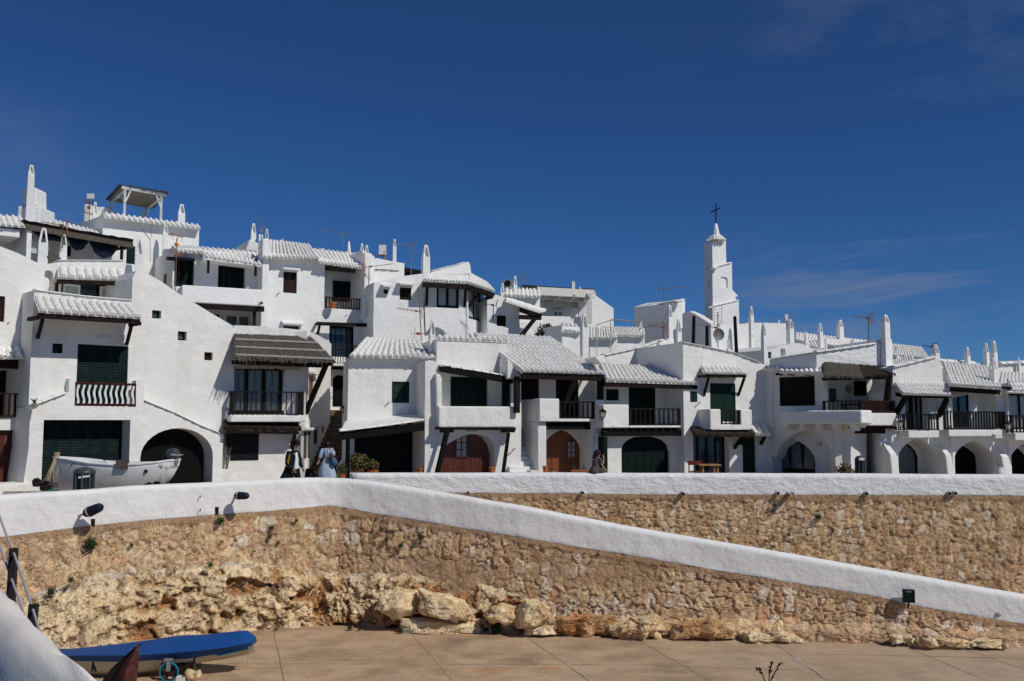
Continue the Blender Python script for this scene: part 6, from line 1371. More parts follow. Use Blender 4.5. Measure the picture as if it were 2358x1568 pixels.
# gable above the awning
pg = Pl(1880,39.6,2057,40.4); h.wall([(1772+108,812),(1940,803),(2022,792),(2032,780),(2054,782),(2056,840)], [], pl=pg, back=-3.5, zb=P(1950,852,40).z, mt='stucco_rough', name='gable'); h.box((pg.q1(2044,900)[0], pg.len+.1, FZ, pg.q1(2044,845)[1]), -.1, -.8, 'end_wall', pl=pg)
pg2 = Pl(1772,41.2,1882,39.7); h.wall([(1772,829),(1800,824),(1882,812)], [], pl=pg2, back=-3, zb=P(1830,850,40).z, mt='stucco_rough', name='gable_side'); coping(pg2, [(1774,828),(1800,823),(1880,811)], .05, h.r, .4, .07); coping(pg, [(1881,811),(1940,803),(2018,791)], .05, h.r, .4, .07)
chimney(h.r, 2040,725,800, 23, 40.2, 25, .24, 'A', mt='stucco_rough', sink=.8)
A = pg.w(*pg.q1(1897,866,1.3), 1.3); B = pg.w(*pg.q1(2062,862,1.3), 1.3); C = pg.w(*pg.q1(2040,846,.02), .02); D = pg.w(*pg.q1(1897,835,.02), .02)
M1 = A.lerp(B, .55)-Vector((0,0,.12)); M2 = D.lerp(C, .55)
straw_roof(A, M1, M2, D, 'awning', h.r, 'straw', .1, 24, 6, 31); straw_roof(M1+Vector((-.05,0,.02)), B, C, M2, 'awning_end', h.r, 'straw_dark', .1, 18, 6, 32)
mb = MB(); mb.beam(A.lerp(B,.0)+Vector((0,0,-.12))-pg.n*.1, B+Vector((0,0,-.12))-pg.n*.1, .11, .12); mb.beam(B+Vector((-.25,0,-.15)), p2.w(*p2.q1(2040,940,-.1),-.1), .2, .2); mb.beam(B+Vector((-.2,0,-.14)), C+Vector((-.1,0,-.1)), .12,.12); mb.build('awning_frame', 'wood_dark', h.r)
railing(h, p.q1(1895,930,.55)[0], p.q1(1984,930,.55)[0], zR, zT, .55, 9, 'rail_dark', .035); railing(h, .0, p2.len-.03, zR, zT, -.05, 22, 'wood_brown', .045, pl=p2, name='wooden_railing')
mb = MB(); c = pq.w(*pq.q1(1963,937,-.9), -.9); zf = r[3]; mb.box(c.x-.42, c.x+.42, c.y-.25, c.y+.25, zf+.36, zf+.42)
for sx in (-.36,.36):
    for sy in (-.2,.2): mb.box(c.x+sx-.03, c.x+sx+.03, c.y+sy-.03, c.y+sy+.03, zf, zf+.36)
tag(mb.build('small_table', 'wood_dark'), 'low dark wooden table on the balcony behind the thin black railing', 'table')
# lower passage right of the arch
rP = p2.rc('N',292,738,600,1155); 
sL_ = p.q1(1955,1040)[0]
pp9 = Pl(1925,38.9,2062,38.9)
h.wall([(1922,978),(1958,978),(2062,978)], [(rect((pp9.q1(1962,1040)[0], pp9.q1(2030,1040)[0], FZ, pp9.q1(1990,997)[1])),2.4)], pl=pp9, back=-4, name='lower_wall', d=-.1)
mb = MB(); mb.pbox(pp9, pp9.q1(1958,990)[0], pp9.q1(2040,990)[0], pp9.q1(1990,997)[1]-.02, pp9.q1(1990,988)[1], -.05, -.4); mb.pbox(pp9, pp9.q1(1958,990)[0]-.1, pp9.q1(2060,990)[0], pp9.q1(1990,987.5)[1], pp9.q1(1990,984)[1]+.06, .25, -.4); mb.build('passage_beam', 'wood_brown', h.r)
# ================================================================== H10, H11, H12
def gothic(pl, u0, u1, vt, vs, d=0):
    a, b = pl.q1(u0,1060,d)[0], pl.q1(u1,1060,d)[0]; return arch(a, b, FZ, pl.q1((u0+u1)/2, vs, d)[1], pl.q1((u0+u1)/2, vt, d)[1], 16, .35)
def buttress(h, pl, u0, u1, vt):
    a, b = pl.q1(u0,1060,.55)[0], pl.q1(u1,1060,.55)[0]; zt_ = pl.q1(u0,vt,.55)[1]; w_ = b-a; mb = MB()
    def ring(z, s0, s1, d): return [pl.w(s0,z,-.1), pl.w(s1,z,-.1), pl.w(s1,z,d), pl.w(s0,z,d)]
    mb.loft([ring(FZ-.05, a-.04, b+.04, .66), ring(zt_-.30, a, b, .48), ring(zt_+.12, a+.02, b-.05, .02)]); mb.build('buttress', 'stucco', h.r, bevel=.05)
p = Pl(2048,38.9,2192,39.6); h = House('white gabled house', p); H10 = h
h.r['label'] = 'white gabled house with narrow black balcony and curtained pointed doorway'
ro = p.rc('N',852,312,1104,700); zfl = p.q1(2120,990)[1]; ga = gothic(p, 2069,2158,1010,1052)
h.wall([(2048,905),(2056,880),(2056,845),(2090,838),(2130,828),(2158,822),(2168,835),(2172,880),(2192,884)], [(rect((ro[0],ro[1],zfl,ro[3])),.6),(ga,.95)], back=-1.4)
h.box((1.6, p.len-.02, FZ, p.q1(2140,850)[1]), -1.39, -5, 'rear_wall')
window(h, (ro[0],ro[0]+(ro[1]-ro[0])*.55,zfl,ro[3]), -.5, 1, 1, 'wood_dark', .07, 'glass'); window(h, (ro[0]+(ro[1]-ro[0])*.56,ro[1],zfl,ro[3]), -.5, 2, 1, 'wood_dark', .07, 'glass_clear', curtain=1); MB().pbox(p, ro[0], ro[1], zfl, ro[3], -.597, -.59).build('room_shade_sheet', 'glass', h.r)  # last piece is a dark sheet painting the unlit room's shade
gi = gothic(p, 2040,2112,1016,1052,-.9); gi = [(a, z) for a, z in gi]; sA_ = min(q_[0] for q_ in ga)+.02; gi = [(max(a, sA_), z) for a, z in gi]
arch_door(h, gi, -.9, 'arched_door', 'wood_black', panels=3); MB().prism(p, shrink([q_ for q_ in gi], .80), [], -.86, -.87).build('curtain', 'glass_dim', h.r)  # curtain in a darker material, the doorway's shade put into its colour
roof_uv(p, (2078,906),(2190,909),(2170,882),(2056,880), .75, -.05, 15, 3, 'roof', h.r, rk=.42)
tiles(P(2056,868,39.3), P(2110,838,39.3)+Vector((0,0,0)), P(2100,815,43), P(2056,830,43), 9, 4, 'side_roof', h.r, seg=5)
coping(p, [(2060,845),(2090,838),(2130,828),(2158,822)], .05, h.r, .5, .07)
mb = MB(); beam_uv(p, (2074,911), (2188,914), .62, .13, .13, mb)
for a, b in (((2086,913),(2064,952)),((2181,917),(2162,958))): bracket(p, a, b, .0, .62, mb, .17)
mb.beam(p.w(*p.q1(2064,908,.4),.4), p.w(*p.q1(2090,909,.4),.4), .15,.15); mb.build('roof_frame', 'wood_dark', h.r)
z1_ = p.q1(2120,953,.6)[1]; z0_ = p.q1(2120,990,.6)[1]; a, b = p.q1(2080,970,.6)[0], p.q1(2161,970,.6)[0]; railing(h, a, b, z0_, z1_, .6, 12, 'metal_black', .03, side=[(a+.03,.02),(b-.03,.02)])
h.box((a+.2, b, z0_-.32, z0_-.03), .62, 0, 'balcony_slab', bev=.04)
buttress(h, p, 2052, 2068, 1028); buttress(h, p, 2180, 2194, 1030); chimney(h.r, 2155,793,842, 23, 40.4, 35, .42, 'C', mt='stucco', sink=.6)
mb = MB(); r_ = p.rc('N',1145,360,1215,470,.3); mb.add([p.w(r_[0],r_[2]+.2,.3),p.w(r_[0]+.2,r_[2],.3),p.w(r_[1],r_[3]-.3,.25),p.w(r_[0]+.3,r_[3],.2)],[(0,1,2,3)]); mb.build('white_cloth', 'white_paint', h.r, norm=False)
p = Pl(2188,39.4,2320,40.2); h = House('white house with large tiled roof, wide black balcony and deep dark pointed doorway', p); H11 = h
ro = p.rc('N',1300,270,1805,700); ga = gothic(p, 2198,2286,1015,1055); zfl = p.q1(2240,985)[1]
h.wall([(2188,885),(2318,892),(2322,905)], [(rect((ro[0],ro[1],zfl,ro[3])),.6),(ga,1.0)], back=-5)
window(h, (ro[0],ro[0]+(ro[1]-ro[0])*.6,zfl,ro[3]), -.52, 3, 1, 'wood_black', .06, 'glass'); gi = gothic(p, 2160,2246,1022,1055,-.95); sA_ = min(q_[0] for q_ in ga)+.02; gi = [(max(a, sA_), z) for a, z in gi]; arch_door(h, gi, -.95, 'arched_door', 'wood_black', panels=4)
A = p.w(*p.q1(2188,886,.7), .7); B = p.w(*p.q1(2306,894,.7), .7); C = P(2285,846,43.5); D = P(2169,833,43.0)
tiles(A, B, C, D, 14, 8, 'roof', h.r, seg=6, rk=.44)
mb = MB(); beam_uv(p, (2190,895), (2300,903), .45, .16, .2, mb)
for i in range(7): a = p.w(p.len*(i+.5)/7, p.q1(2240,895,.4)[1]+.03, .5); mb.beam(a, a-p.n*1.5+Vector((0,0,.2)), .09, .1)
mb.build('roof_frame', 'wood_dark', h.r)
z1_ = p.q1(2240,947,.55)[1]; z0_ = p.q1(2240,988,.55)[1]; a, b = p.q1(2173,970,.55)[0], p.q1(2314,970,.55)[0]; railing(h, a, b, z0_, z1_, .55, 22, 'metal_black', .045, side=[(b-.03,.02)])
h.box((a+.2, b, z0_-.30, z0_-.03), .58, 0, 'balcony_slab', bev=.04); buttress(h, p, 2310, 2327, 1035)
chimney(h.r, 2289,824,892, 24, 40.3, 30, .40, 'C', mt='stucco', sink=.3)
mb = MB(); mb.tube([p.w(*p.q1(2184,900,.5),.5), p.w(*p.q1(2190,940,.55),.55), p.w(*p.q1(2194,949,.6),.6)], .018, 5); mb.tube([p.w(*p.q1(2193,940,.55),.55), p.w(*p.q1(2186,948,.6),.6)], .02, 5); mb.build('cord', 'rope', h.r)
p = Pl(2318,40.0,2470,40.8); h = House('white house cut by the right edge, with curtained balcony window and small tiled hood', p); H12 = h
ro = p.rc('N',1932,325,2400,700); ga = gothic(p, 2327,2412,1018,1058); h.wall([(2318,892),(2345,880),(2470,886)], [(rect(ro),.3),(ga,.95)], back=-5)
window(h, ro, -.25, 3, 1, 'wood_dark', .08, 'glass_clear', curtain=1); gi = gothic(p, 2290,2362,1024,1058,-.9); sA_ = min(q_[0] for q_ in ga)+.02; arch_door(h, [(max(a, sA_), z) for a, z in gi], -.9, 'arched_door', 'wood_black', panels=4)
h.slab([(2322,900),(2440,905),(2440,909),(2322,903)], .6, 0, 'hood'); roof_uv(p, (2330,900),(2470,906),(2470,880),(2318,872), .55, -.6, 18, 3, 'roof', h.r, seg=5)
z1_ = p.q1(2340,956,.7)[1]; z0_ = p.q1(2340,996,.7)[1]; a, b = p.q1(2328,970,.7)[0], p.q1(2440,970,.7)[0]; railing(h, a, b, z0_, z1_, .7, 14, 'wood_brown', .05, side=[(a+.04,.02)])
h.box((a+.15, b, z0_-.32, z0_-.03), .72, 0, 'balcony_slab', bev=.04)
# roofs behind at far right
p = Pl(2165,45.5,2330,47); h = House('long white house behind, with wavy row of ridge tiles and several chimneys at the right', p)
h.wall([(2165,838),(2250,842),(2262,850),(2300,838),(2420,836),(2420,880)], [], back=-4, mt='stucco_far', zb=FZ)
tiles_uvY((2150,850,44.8), (2262,862,45.6), (2255,838,49.5), (2165,835,49), 14, 4, 'roof', h.r, seg=5)
coping(p, [(2165,832),(2250,838)], .1, h.r, .5, .16); coping(p, [(2305,838),(2440,832)], .1, h.r, .6, .14)
tiles_uvY((2300,890,42.5), (2480,905,43.5), (2480,866,47), (2305,856,46.5), 22, 7, 'lower_roof', h.r, seg=5)
chimney(h.r, 2228,800,842, 17, 45.6, 30, .5, 'A', sink=.8); chimney(h.r, 2272,790,842, 16, 46.5, 30, .42, 'C', sink=1); chimney(h.r, 2290,785,850, 18, 45.8, 30, .42, 'A', sink=1.2); chimney(h.r, 2346,823,842, 10, 47, 30, .8, 'C', sink=.5)
# ================================================================== objects
def obj(mb, name, mt, label, cat, group=None, **k):
    o = mb.build(name, mt, **k); tag(o, label, cat, group); return o
# ------------------------------------------------------------------ foreground wall and hand rail
sil = [(-60,1322),(0,1362.6),(31,1388),(53,1412),(68,1429),(84,1445),(95,1459.5),(123,1485),(143,1504.7),(163,1524.5),(187,1543),(213.6,1568),(250,1602),(330,1680)]
mb = MB(); rings = []; rad = .34
for i, (u, v) in enumerate(sil):
    Y = 5.2-1.9*i/(len(sil)-1); c = P(u, v, Y); a = P(*sil[max(0,i-1)], Y); b = P(*sil[min(len(sil)-1,i+1)], Y); t = (b-a).normalized()
    nn = Vector((t.z, 0, -t.x)); nn = nn if nn.x > 0 else -nn; cc = c - nn*(rad-.06)
    side = Vector((nn.x, -.35, 0)).normalized()
    ring = []
    for k in range(15):
        a_ = -.35+(pi+.35)*k/14; j = .012*sin(i*1.7+k*.9)
        ring.append(cc+side*(rad+j)*cos(a_)+Vector((0,0,1))*(rad+j)*sin(a_) if a_ >= 0 else cc+side*rad*1.0+Vector((0,0,-(.0))))
    lo = [Vector((ring[-1].x, ring[-1].y, .0)), Vector((ring[0].x, ring[0].y, .0))]
    rings.append(ring+lo)
mb.loft(rings)
def fg(N, L, b, tc):
    n = N.new('ShaderNodeTexNoise'); n.inputs['Scale'].default_value = 2.4; n.inputs['Detail'].default_value = 9; n.inputs['Roughness'].default_value = .7; L.new(tc.outputs['Object'], n.inputs[0])
    r = N.new('ShaderNodeMapRange'); r.inputs[1].default_value = .47; r.inputs[2].default_value = .70; r.inputs[4].default_value = .55; L.new(n.outputs[0], r.inputs[0])
    m = N.new('ShaderNodeMix'); m.data_type = 'RGBA'; m.inputs[6].default_value = (.86,.80,.72,1); m.inputs[7].default_value = (.56,.53,.50,1); L.new(r.outputs[0], m.inputs[0]); L.new(m.outputs[2], b.inputs['Base Color'])
    nb = N.new('ShaderNodeTexNoise'); nb.inputs['Scale'].default_value = 60; nb.inputs['Detail'].default_value = 4; L.new(tc.outputs['Object'], nb.inputs[0]); bp = N.new('ShaderNodeBump'); bp.inputs['Distance'].default_value = .0015; L.new(nb.outputs[0], bp.inputs['Height']); L.new(bp.outputs[0], b.inputs['Normal'])
mat('weathered_white', (.7,.7,.7), .85, extra=fg)
obj(mb, 'parapet_wall', 'weathered_white', 'weathered grey white rounded wall top in the near bottom left corner', 'wall', smooth=50)
# stair flank carrying the hand rail
mb = MB(); tp = [P(-90,1392,11.5), P(-10,1415,10.5), P(40,1442,9.6), P(90,1478,8.8), P(135,1524,8.1)]
mb.loft([[q+Vector((-.1,0,0)), q+Vector((.1,-.4,0)), Vector((q.x+.1,q.y-.4,0)), Vector((q.x-.1,q.y,0))] for q in tp]); o = mb.build('stair_wall', 'stucco'); tag(o, 'hidden white flank of a stair behind the near rounded wall', 'wall')
rl = root('handrail', tuple(P(25,1390,10)), 'stair handrail of dark posts and grey diagonal pipes at the left edge', 'handrail')
for (a, b, w_) in (((32,1262,10.0),(22,1440,10.0),.075), ((78,1391,9.0),(70,1480,9.0),.075)):
    mb = MB(); mb.beam(P(*a), P(*b), w_, w_*.7); mb.build('post', 'post_brown', rl)
for a, b in (((-30,1105,10.8),(12,1225,10.2)),((11,1223,10.2),(29,1264,10.0)),((32,1274,9.95),(73,1394,9.0)),((27,1334,9.95),(62,1432,9.2)),((-14,1215,10.6),(19,1312,10.05)),((76,1404,8.95),(96,1470,8.5))):
    MB().tube([P(*a), P(*b)], .012, 8).build('pipe', 'rail_grey', rl)
# ------------------------------------------------------------------ white boat on the promenade
def hull(st, name, mt, parent, thick=.035, inner='hull_cream'):
    """st: list of (centre x,y, keel z, gunwale z, half beam, fullness)"""
    out = []; n = 9
    ax = (Vector((st[-1][0], st[-1][1], 0))-Vector((st[0][0], st[0][1], 0))).normalized(); sd = Vector((-ax.y, ax.x, 0))
    for (x, y, zk, zg, hb, fu) in st:
        ring = []
        for k in range(-n, n+1):
            q = k/n; a = abs(q); w_ = hb*(1-(1-a)**fu) if a < 1 else hb; w_ = hb*sin(a*pi/2)**(1/fu); z = zk+(zg-zk)*(1-cos(a*pi/2))**(.75)
            ring.append(Vector((x, y, z))+sd*w_*(1 if q > 0 else -1))
        out.append(ring)
    mb = MB(); mb.loft(out, cap=False, closed=False); h_ = mb.build(name, mt, parent, smooth=60)
    md = h_.modifiers.new('s', 'SOLIDIFY'); md.thickness = thick; md.offset = -1
    rim = MB()
    for s_ in (0, -1): rim.tube([r[s_]+Vector((0,0,.01)) for r in out], .035, 6)
    rim.build('gunwale', 'white_paint', parent)
    return out, sd, ax
bt = root('rowing_boat', (P(270,1100,30.6).x, 30.6, FZ+.1), 'white wooden boat with black outboard motor, chocked on the promenade before the green shutters', 'boat')
st = []
for (u, vg, vk, hb, fu, yo) in ((127,1053,1128,.02,1.2,0),(133,1054,1130,.10,1.1,0),(146,1056,1134,.26,1.2,0),(180,1059.5,1136,.48,1.4,0),(230,1067.5,1138,.66,1.7,0),(285,1071.5,1138,.74,1.9,0),(340,1070,1135,.72,1.8,0),(380,1065.5,1120,.60,1.6,0),(398,1062,1100,.46,1.4,0),(410,1060,1078,.26,1.2,0)):
    Y = 30.9-.2*(u-127)/283; c = P(u, HV, Y); near = Y-hb; zg = P(u, vg, near).z; zk = P(u, vk, Y).z; st.append((c.x, Y, zk, zg, hb, fu))
out, sd, ax = hull(st, 'hull', 'hull_white', bt)
mb = MB()
for i, j in ((3,.6),(5,.6),(7,.75)):
    r = out[i]; a = r[0].lerp(r[9], .16); b = r[-1].lerp(r[9], .16); mb.beam(a+Vector((0,0,-.02)), b+Vector((0,0,-.02)), .22, .03)
mb.build('thwart', 'hull_cream', bt)
mb = MB(); mb.beam(P(112,1046,30.9)+Vector((.28,0,-.0)), P(132,1075,30.9), .09, .07); mb.build('stem_post', 'wood_grey', bt)
def skin_at(out, i, f): r = out[i]; return r
M = Matrix.Identity(4)
def flat_text(txt, u0, v0, u1, v1, Y, size, mt, parent, extr=.004):
    a = P(u0, v0, Y); b = P(u1, v1, Y); x = (b-a).normalized(); M = Matrix.Identity(4); y = Vector((0,.12,1)).normalized(); z = x.cross(y).normalized(); y = z.cross(x)
    M.col[0][:3] = x; M.col[1][:3] = y; M.col[2][:3] = z; M.col[3][:3] = a; return text_mesh(txt, size, M, mt, parent, extr=extr, shear=.2)
flat_text('7ª MH 711191', 160, 1073, 206, 1081, 30.32, .17, 'ink', bt)
flat_text('Es Mico', 380, 1082, 397, 1079, 30.10, .13, 'ink', bt)
mb = MB(); c = P(284,1068,30.0); mb.box(c.x-.22, c.x+.14, 29.95, 30.12, c.z-.16, c.z+.12); mb.build('fender_board', 'wood_grey', bt)
for u in (241, 368): 
    mb = MB(); c = P(u, 1063 if u < 300 else 1067, 31.4 if u < 300 else 30.2); mb.box(c.x-.12, c.x+.12, c.y-.05, c.y+.05, c.z-.08, c.z+.02); mb.build('rowlock_pad', 'white_paint', bt)
mb = MB(); c = P(242,1058,31.4); mb.tube([c-Vector((0,0,.12)), c+Vector((0,0,.12))], .015, 5); mb.build('rowlock', 'metal_black', bt)
mb = MB(); c = P(336,1085,30.08); mb.ell(c, .06,.05,.06); mb.build('scupper', 'metal_black', bt)
# rope coils at the bow
mb = MB(); rs = random.Random(2); c = P(131,1049,30.8)
for i in range(7): pts = [c+Vector((.08*cos(a+i), .07*sin(a+i), -.03+.02*i+rs.uniform(-.01,.01))) for a in [k*pi/4 for k in range(9)]]; mb.tube(pts, .014, 5, False)
g0 = P(101,1122,30.2)
for i, (u, v) in enumerate(((99,1118),(104,1120),(108,1118),(112,1121))): mb.tube([c+Vector((.02*i,-.05,0)), P((u+128)/2-1,(v+1052)/2,30.3), P(u,v,30.2)], .014, 5, False)
mb.tube([c, P(133,1085,30.6), P(130,1098,30.5), P(132,1075,30.45)], .016, 5, False); mb.build('rope', 'rope', bt)
# outboard
om = root('outboard_motor', tuple(P(395,1050,30.6)), 'black outboard motor tilted on the stern of the white boat', 'outboard motor')
mb = MB(); c = P(398,1046,30.6); s_ = .0143; mb.loft([[c+Vector((sx*a*s_, sy*.17*w_, z*s_)) for sx, sy in ((-1,-.7),(-.7,-1),(.7,-1),(1,-.7),(1,.7),(.7,1),(-.7,1),(-1,.7))] for a, w_, z in ((11,.8,-9),(13,1,-7),(13.5,1,2),(12,.95,8),(9,.7,11),(4,.4,12.5))]); mb.build('cowling', 'bin_grey', om, bevel=.02, smooth=50)  # grey instead of black, reflections on the cowling put into the colour
flat_text('MERCURY', 392, 1049, 409, 1049.5, 30.41, .088, 'plastic_white', om, .003)
mb = MB(); mb.tube([P(392,1056,30.6), P(385,1075,30.7), P(384,1115,30.75)], [.10,.07,.06], 8); mb.beam(P(378,1113,30.75), P(392,1114,30.75), .10,.05); mb.build('leg', 'bin_grey', om)
mb = MB(); mb.beam(P(388,1058,30.6), P(374,1060,30.6), .16,.12); mb.tube([P(384,1056,30.55), P(372,1047,30.3)], .02, 6); mb.tube([P(392,1052,30.5), P(395,1023,30.5)], .022, 6); mb.build('bracket', 'metal_black', om)
mb = MB(); mb.tube([P(380,1104,30.75)+Vector((0,0,-.05)), P(396,1118,30.8)], .03, 5); mb.build('skeg', 'metal_black', om)
# trolley under the boat, winch at its bow
tr = root('boat_trolley', tuple(P(350,1120,30.6)), 'small two wheeled trolley under the stern of the white boat', 'trolley')
for u in (322, 341, 361):
    mb = MB(); c = P(u,1117,30.3); mb.tube([c+Vector((0,-.05,0)), c+Vector((0,.05,0))], .12, 14); mb.build('wheel', 'metal_black', tr)
mb = MB(); mb.beam(P(318,1122,30.6), P(368,1118,30.6), .1,.08); mb.tube([P(341,1117,30.2), P(341,1117,31.2)], .03, 6); mb.build('frame', 'rust_dark', tr)
wn = root('winch', tuple(P(98,1122,30.0)), 'rusty hand winch on a timber beam at the bow of the white boat', 'winch')
mb = MB(); mb.beam(P(77,1110,30.1), P(101,1109,30.1), .18,.14); mb.beam(P(98,1115,30.1), P(131,1116,30.1), .2,.16); mb.beam(P(77,1117,30.2), P(100,1116,30.2), .1,.1); mb.build('beam', 'wood_grey', wn)
mb = MB(); rs = random.Random(4)
for i in range(12): a = P(rs.uniform(88,112), rs.uniform(1108,1126), 29.95); b = a+Vector((rs.uniform(-.18,.18), rs.uniform(-.1,.1), rs.uniform(-.12,.12))); mb.tube([a, b], rs.uniform(.015,.035), 6)
c = P(100,1124,29.9); mb.tube([c+Vector((0,-.05,0)), c+Vector((0,.05,0))], .10, 12); mb.tube([P(84,1105,30)+Vector((0,-.1,0)), P(84,1105,30)+Vector((0,.1,0))], .06, 10); mb.build('gear', 'rust_dark', wn)
mb = MB(); c = P(126,1129,29.6); mb.box(c.x-.14, c.x+.1, 29.5, 29.7, c.z-.2, c.z+.03); obj(mb, 'green_crate', mat('green_plastic', (.02,.20,.13), .5) and 'green_plastic', 'small green plastic box under the bow of the white boat', 'box')
mb = MB(); a = P(40,1134,29.9); mb.box(a.x-.3, a.x+1.6, 29.6, 29.85, FZ, a.z+.05); obj(mb, 'timber_beam', 'pipe_clay', 'pale timber lying behind the parapet beside the winch', 'timber')
# ------------------------------------------------------------------ bins
def bin_(u, vt, vb, wpx, Y, mt, label, note=None, seed=0):
    c = P(u, vt, Y); R = wpx/FP*Y/2; zt = c.z; r = root('litter_bin', (c.x, Y, FZ), label, 'litter bin')
    mb = MB(); mb.loft([[Vector((c.x+R*.82*k*cos(a*pi/8), Y+R*.82*k*sin(a*pi/8), z)) for a in range(16)] for z, k in ((FZ,.9),(FZ+.05,1),(zt-.22,1.0))]); mb.build('drum', mt, r, smooth=40)
    mb = MB(); 
    for a in range(8):
        t = a*pi/4+.2; q = Vector((c.x+R*.95*cos(t), Y+R*.95*sin(t), 0)); mb.tube([Vector((q.x,q.y,FZ+.05)), Vector((q.x,q.y,zt-.16))], .035, 6)
    mb.build('rib', 'bin_grey' if mt != 'bin_grey' else 'bin_dark', r)
    mb = MB(); mb.loft([[Vector((c.x+R*k*cos(a*pi/8), Y+R*k*sin(a*pi/8), zt-.20+z)) for a in range(16)] for z, k in ((0,1.06),(.05,1.12),(.12,1.0),(.17,.72),(.20,.3))]); mb.build('lid', 'bin_grey', r, smooth=40)
    if note: mb = MB(); q = P(u-1.5, vt+23, Y-R*1.02); mb.add([q+Vector((-.17,0,-.05)), q+Vector((.17,0,.0)), q+Vector((.17,0,.06)), q+Vector((-.17,0,.01))], [(0,1,2,3)]); mb.build('sticker', 'white_paint', r, norm=False)
    return r
bin_(195, 1075, 1130, 44, 28.9, 'bin_dark', 'grey round litter bin with domed lid in front of the white boat', True)
rb = bin_(1980, 1049, 1092, 21, 37.6, 'bin_dark', 'dark litter bin inside the shaded passage beside the arched doorway number nineteen')
mb = MB(); q = P(1984,1057,37.35); mb.box(q.x-.1, q.x+.1, 37.33, 37.36, q.z-.05, q.z+.05); mb.build('sticker', 'white_paint', rb)
# ------------------------------------------------------------------ blue covered boat on the landing
bb = root('covered_boat', (P(330,1540,24.3).x, 24.3, 0), 'boat under a bright blue tarpaulin resting on a trolley on the landing', 'boat')
cov = []; n = 30
def lin(u, pts): return float(np.interp(u, [p[0] for p in pts], [p[1] for p in pts]))
topv = [(20,1502),(136,1492.5),(230,1483),(320,1472),(377,1463.5),(450,1461),(500,1456),(546,1451.5),(565,1452.5),(578,1464)]
brkv = [(20,1513),(159,1509),(320,1509),(436,1500),(520,1491),(578,1479)]
botv = [(20,1524),(164,1522),(320,1523),(436,1516),(520,1504),(578,1489)]
rs = random.Random(9)
for i in range(n+1):
    u = 20+(578-20)*i/n; hb = .78*min(1, ((578-u)/300+.12)**.5)*min(1, (u+150)/200); Yc = 24.5; yn = Yc-hb
    vt, vk, vb = lin(u, topv), lin(u, brkv), lin(u, botv); w_ = lambda a: rs.uniform(-a, a)
    zr = P(u, vt, Yc+hb*.3).z
    pn = P(u, vk, yn); pb = P(u, vb, yn+.24*min(1,(600-u)/150)); far = Yc+hb*1.0
    cov.append([pb+Vector((0,w_(.012),w_(.008))), pn+Vector((0,-.02+w_(.01),0)), Vector((pn.x, Yc-hb*.55, pn.z+(zr-pn.z)*.45)), Vector((pn.x, Yc-hb*.1, pn.z+(zr-pn.z)*.82+w_(.006))), Vector((pn.x, Yc+hb*.3, zr)), Vector((pn.x, Yc+hb*.7, zr-.06)), Vector((pn.x, far, zr-.16)), Vector((pn.x, far, pb.z))])
mb = MB(); mb.loft(cov, cap=False, closed=False); e = cov[-1]; mb.add(e, [tuple(range(len(e)))]); mb.build('cover', 'tarp_blue', bb, smooth=35, norm=False)
hl = []
for i in range(n+1):
    u = 20+(570-20)*i/n; hb = .50*min(1, ((578-u)/300+.06)**.5)*min(1, (u+150)/200); b = cov[i][0]; zk = b.z-.42*min(1, ((590-u)/330))-.03
    hl.append([Vector((b.x, 24.5-hb, b.z+.05)), Vector((b.x, 24.5-hb*.85, b.z-(b.z-zk)*.45)), Vector((b.x, 24.5-hb*.4, zk+.03)), Vector((b.x, 24.5, zk)), Vector((b.x, 24.5+hb*.4, zk+.03)), Vector((b.x, 24.5+hb*.85, b.z-.22-(b.z-zk)*.2)), Vector((b.x, 24.5+hb*.97, b.z-.16))])
MB().loft(hl, closed=False, cap=False).build('hull', 'hull_cream', bb, smooth=50, norm=False)
mb = MB(); mb.tube([P(u, lin(u, botv)+1.0, 24.5-.52*min(1, ((578-u)/300+.06)**.5)) for u in range(500, 574, 8)], .035, 6); mb.build('rubbing_strake', 'teal', bb)
mb = MB()
for u, v0, v1 in ((215,1523,1545),(449,1512,1524)): mb.tube([P(u,v0,23.7), P(u-3,v1,23.75)], .025, 5)
mb.tube([P(215,1530,23.7), P(221,1546,23.8)], .025, 5); mb.build('strap', 'metal_black', bb)
mb = MB(); a = P(572,1488,24.2); mb.tube([a, a+Vector((.0,0,-.25)), a+Vector((-.02,0,-.45)), a+Vector((-.06,0,-.5))], .008, 4, False); mb.build('line', 'rope', bb)
tr = root('launching_trolley', tuple(P(389,1560,23.9)), 'launching trolley with blue rimmed spoked wheel under the covered boat', 'trolley')
wh = root('x', (0,0,0), 'x', 'x'); bpy.data.objects.remove(wh)
for dy in (0, 1.3):
    c = P(389,1547.5,23.85)+Vector((0,dy,0)); R = .22; c.z = R+.0
    mb = MB(); k = 26; mb.tube([c+Vector((R*cos(a*2*pi/k), 0, R*sin(a*2*pi/k)))*1.0 for a in range(k+1)], .022, 8, False); w1 = mb.build('wheel', 'teal', tr)
    mb = MB(); mb.tube([c+Vector((0,-.05,0)), c+Vector((0,.05,0))], .035, 10); 
    for a in range(6): t = a*pi/3+.3; mb.tube([c, c+Vector((R*cos(t),0,R*sin(t)))*.95], .018, 6)
    k = 26; mb.tube([c+Vector(((R-.03)*cos(a*2*pi/k), 0, (R-.03)*sin(a*2*pi/k))) for a in range(k+1)], .016, 6, False); mb.build('spokes', 'metal_black', w1)
mb = MB(); c = P(389,1530,23.85); mb.box(c.x-.10, c.x+.10, 23.78, 23.84, .50, .55); mb.box(c.x-.045, c.x+.045, 23.79, 23.83, .25, .50); mb.build('fork', 'plastic_grey', tr)
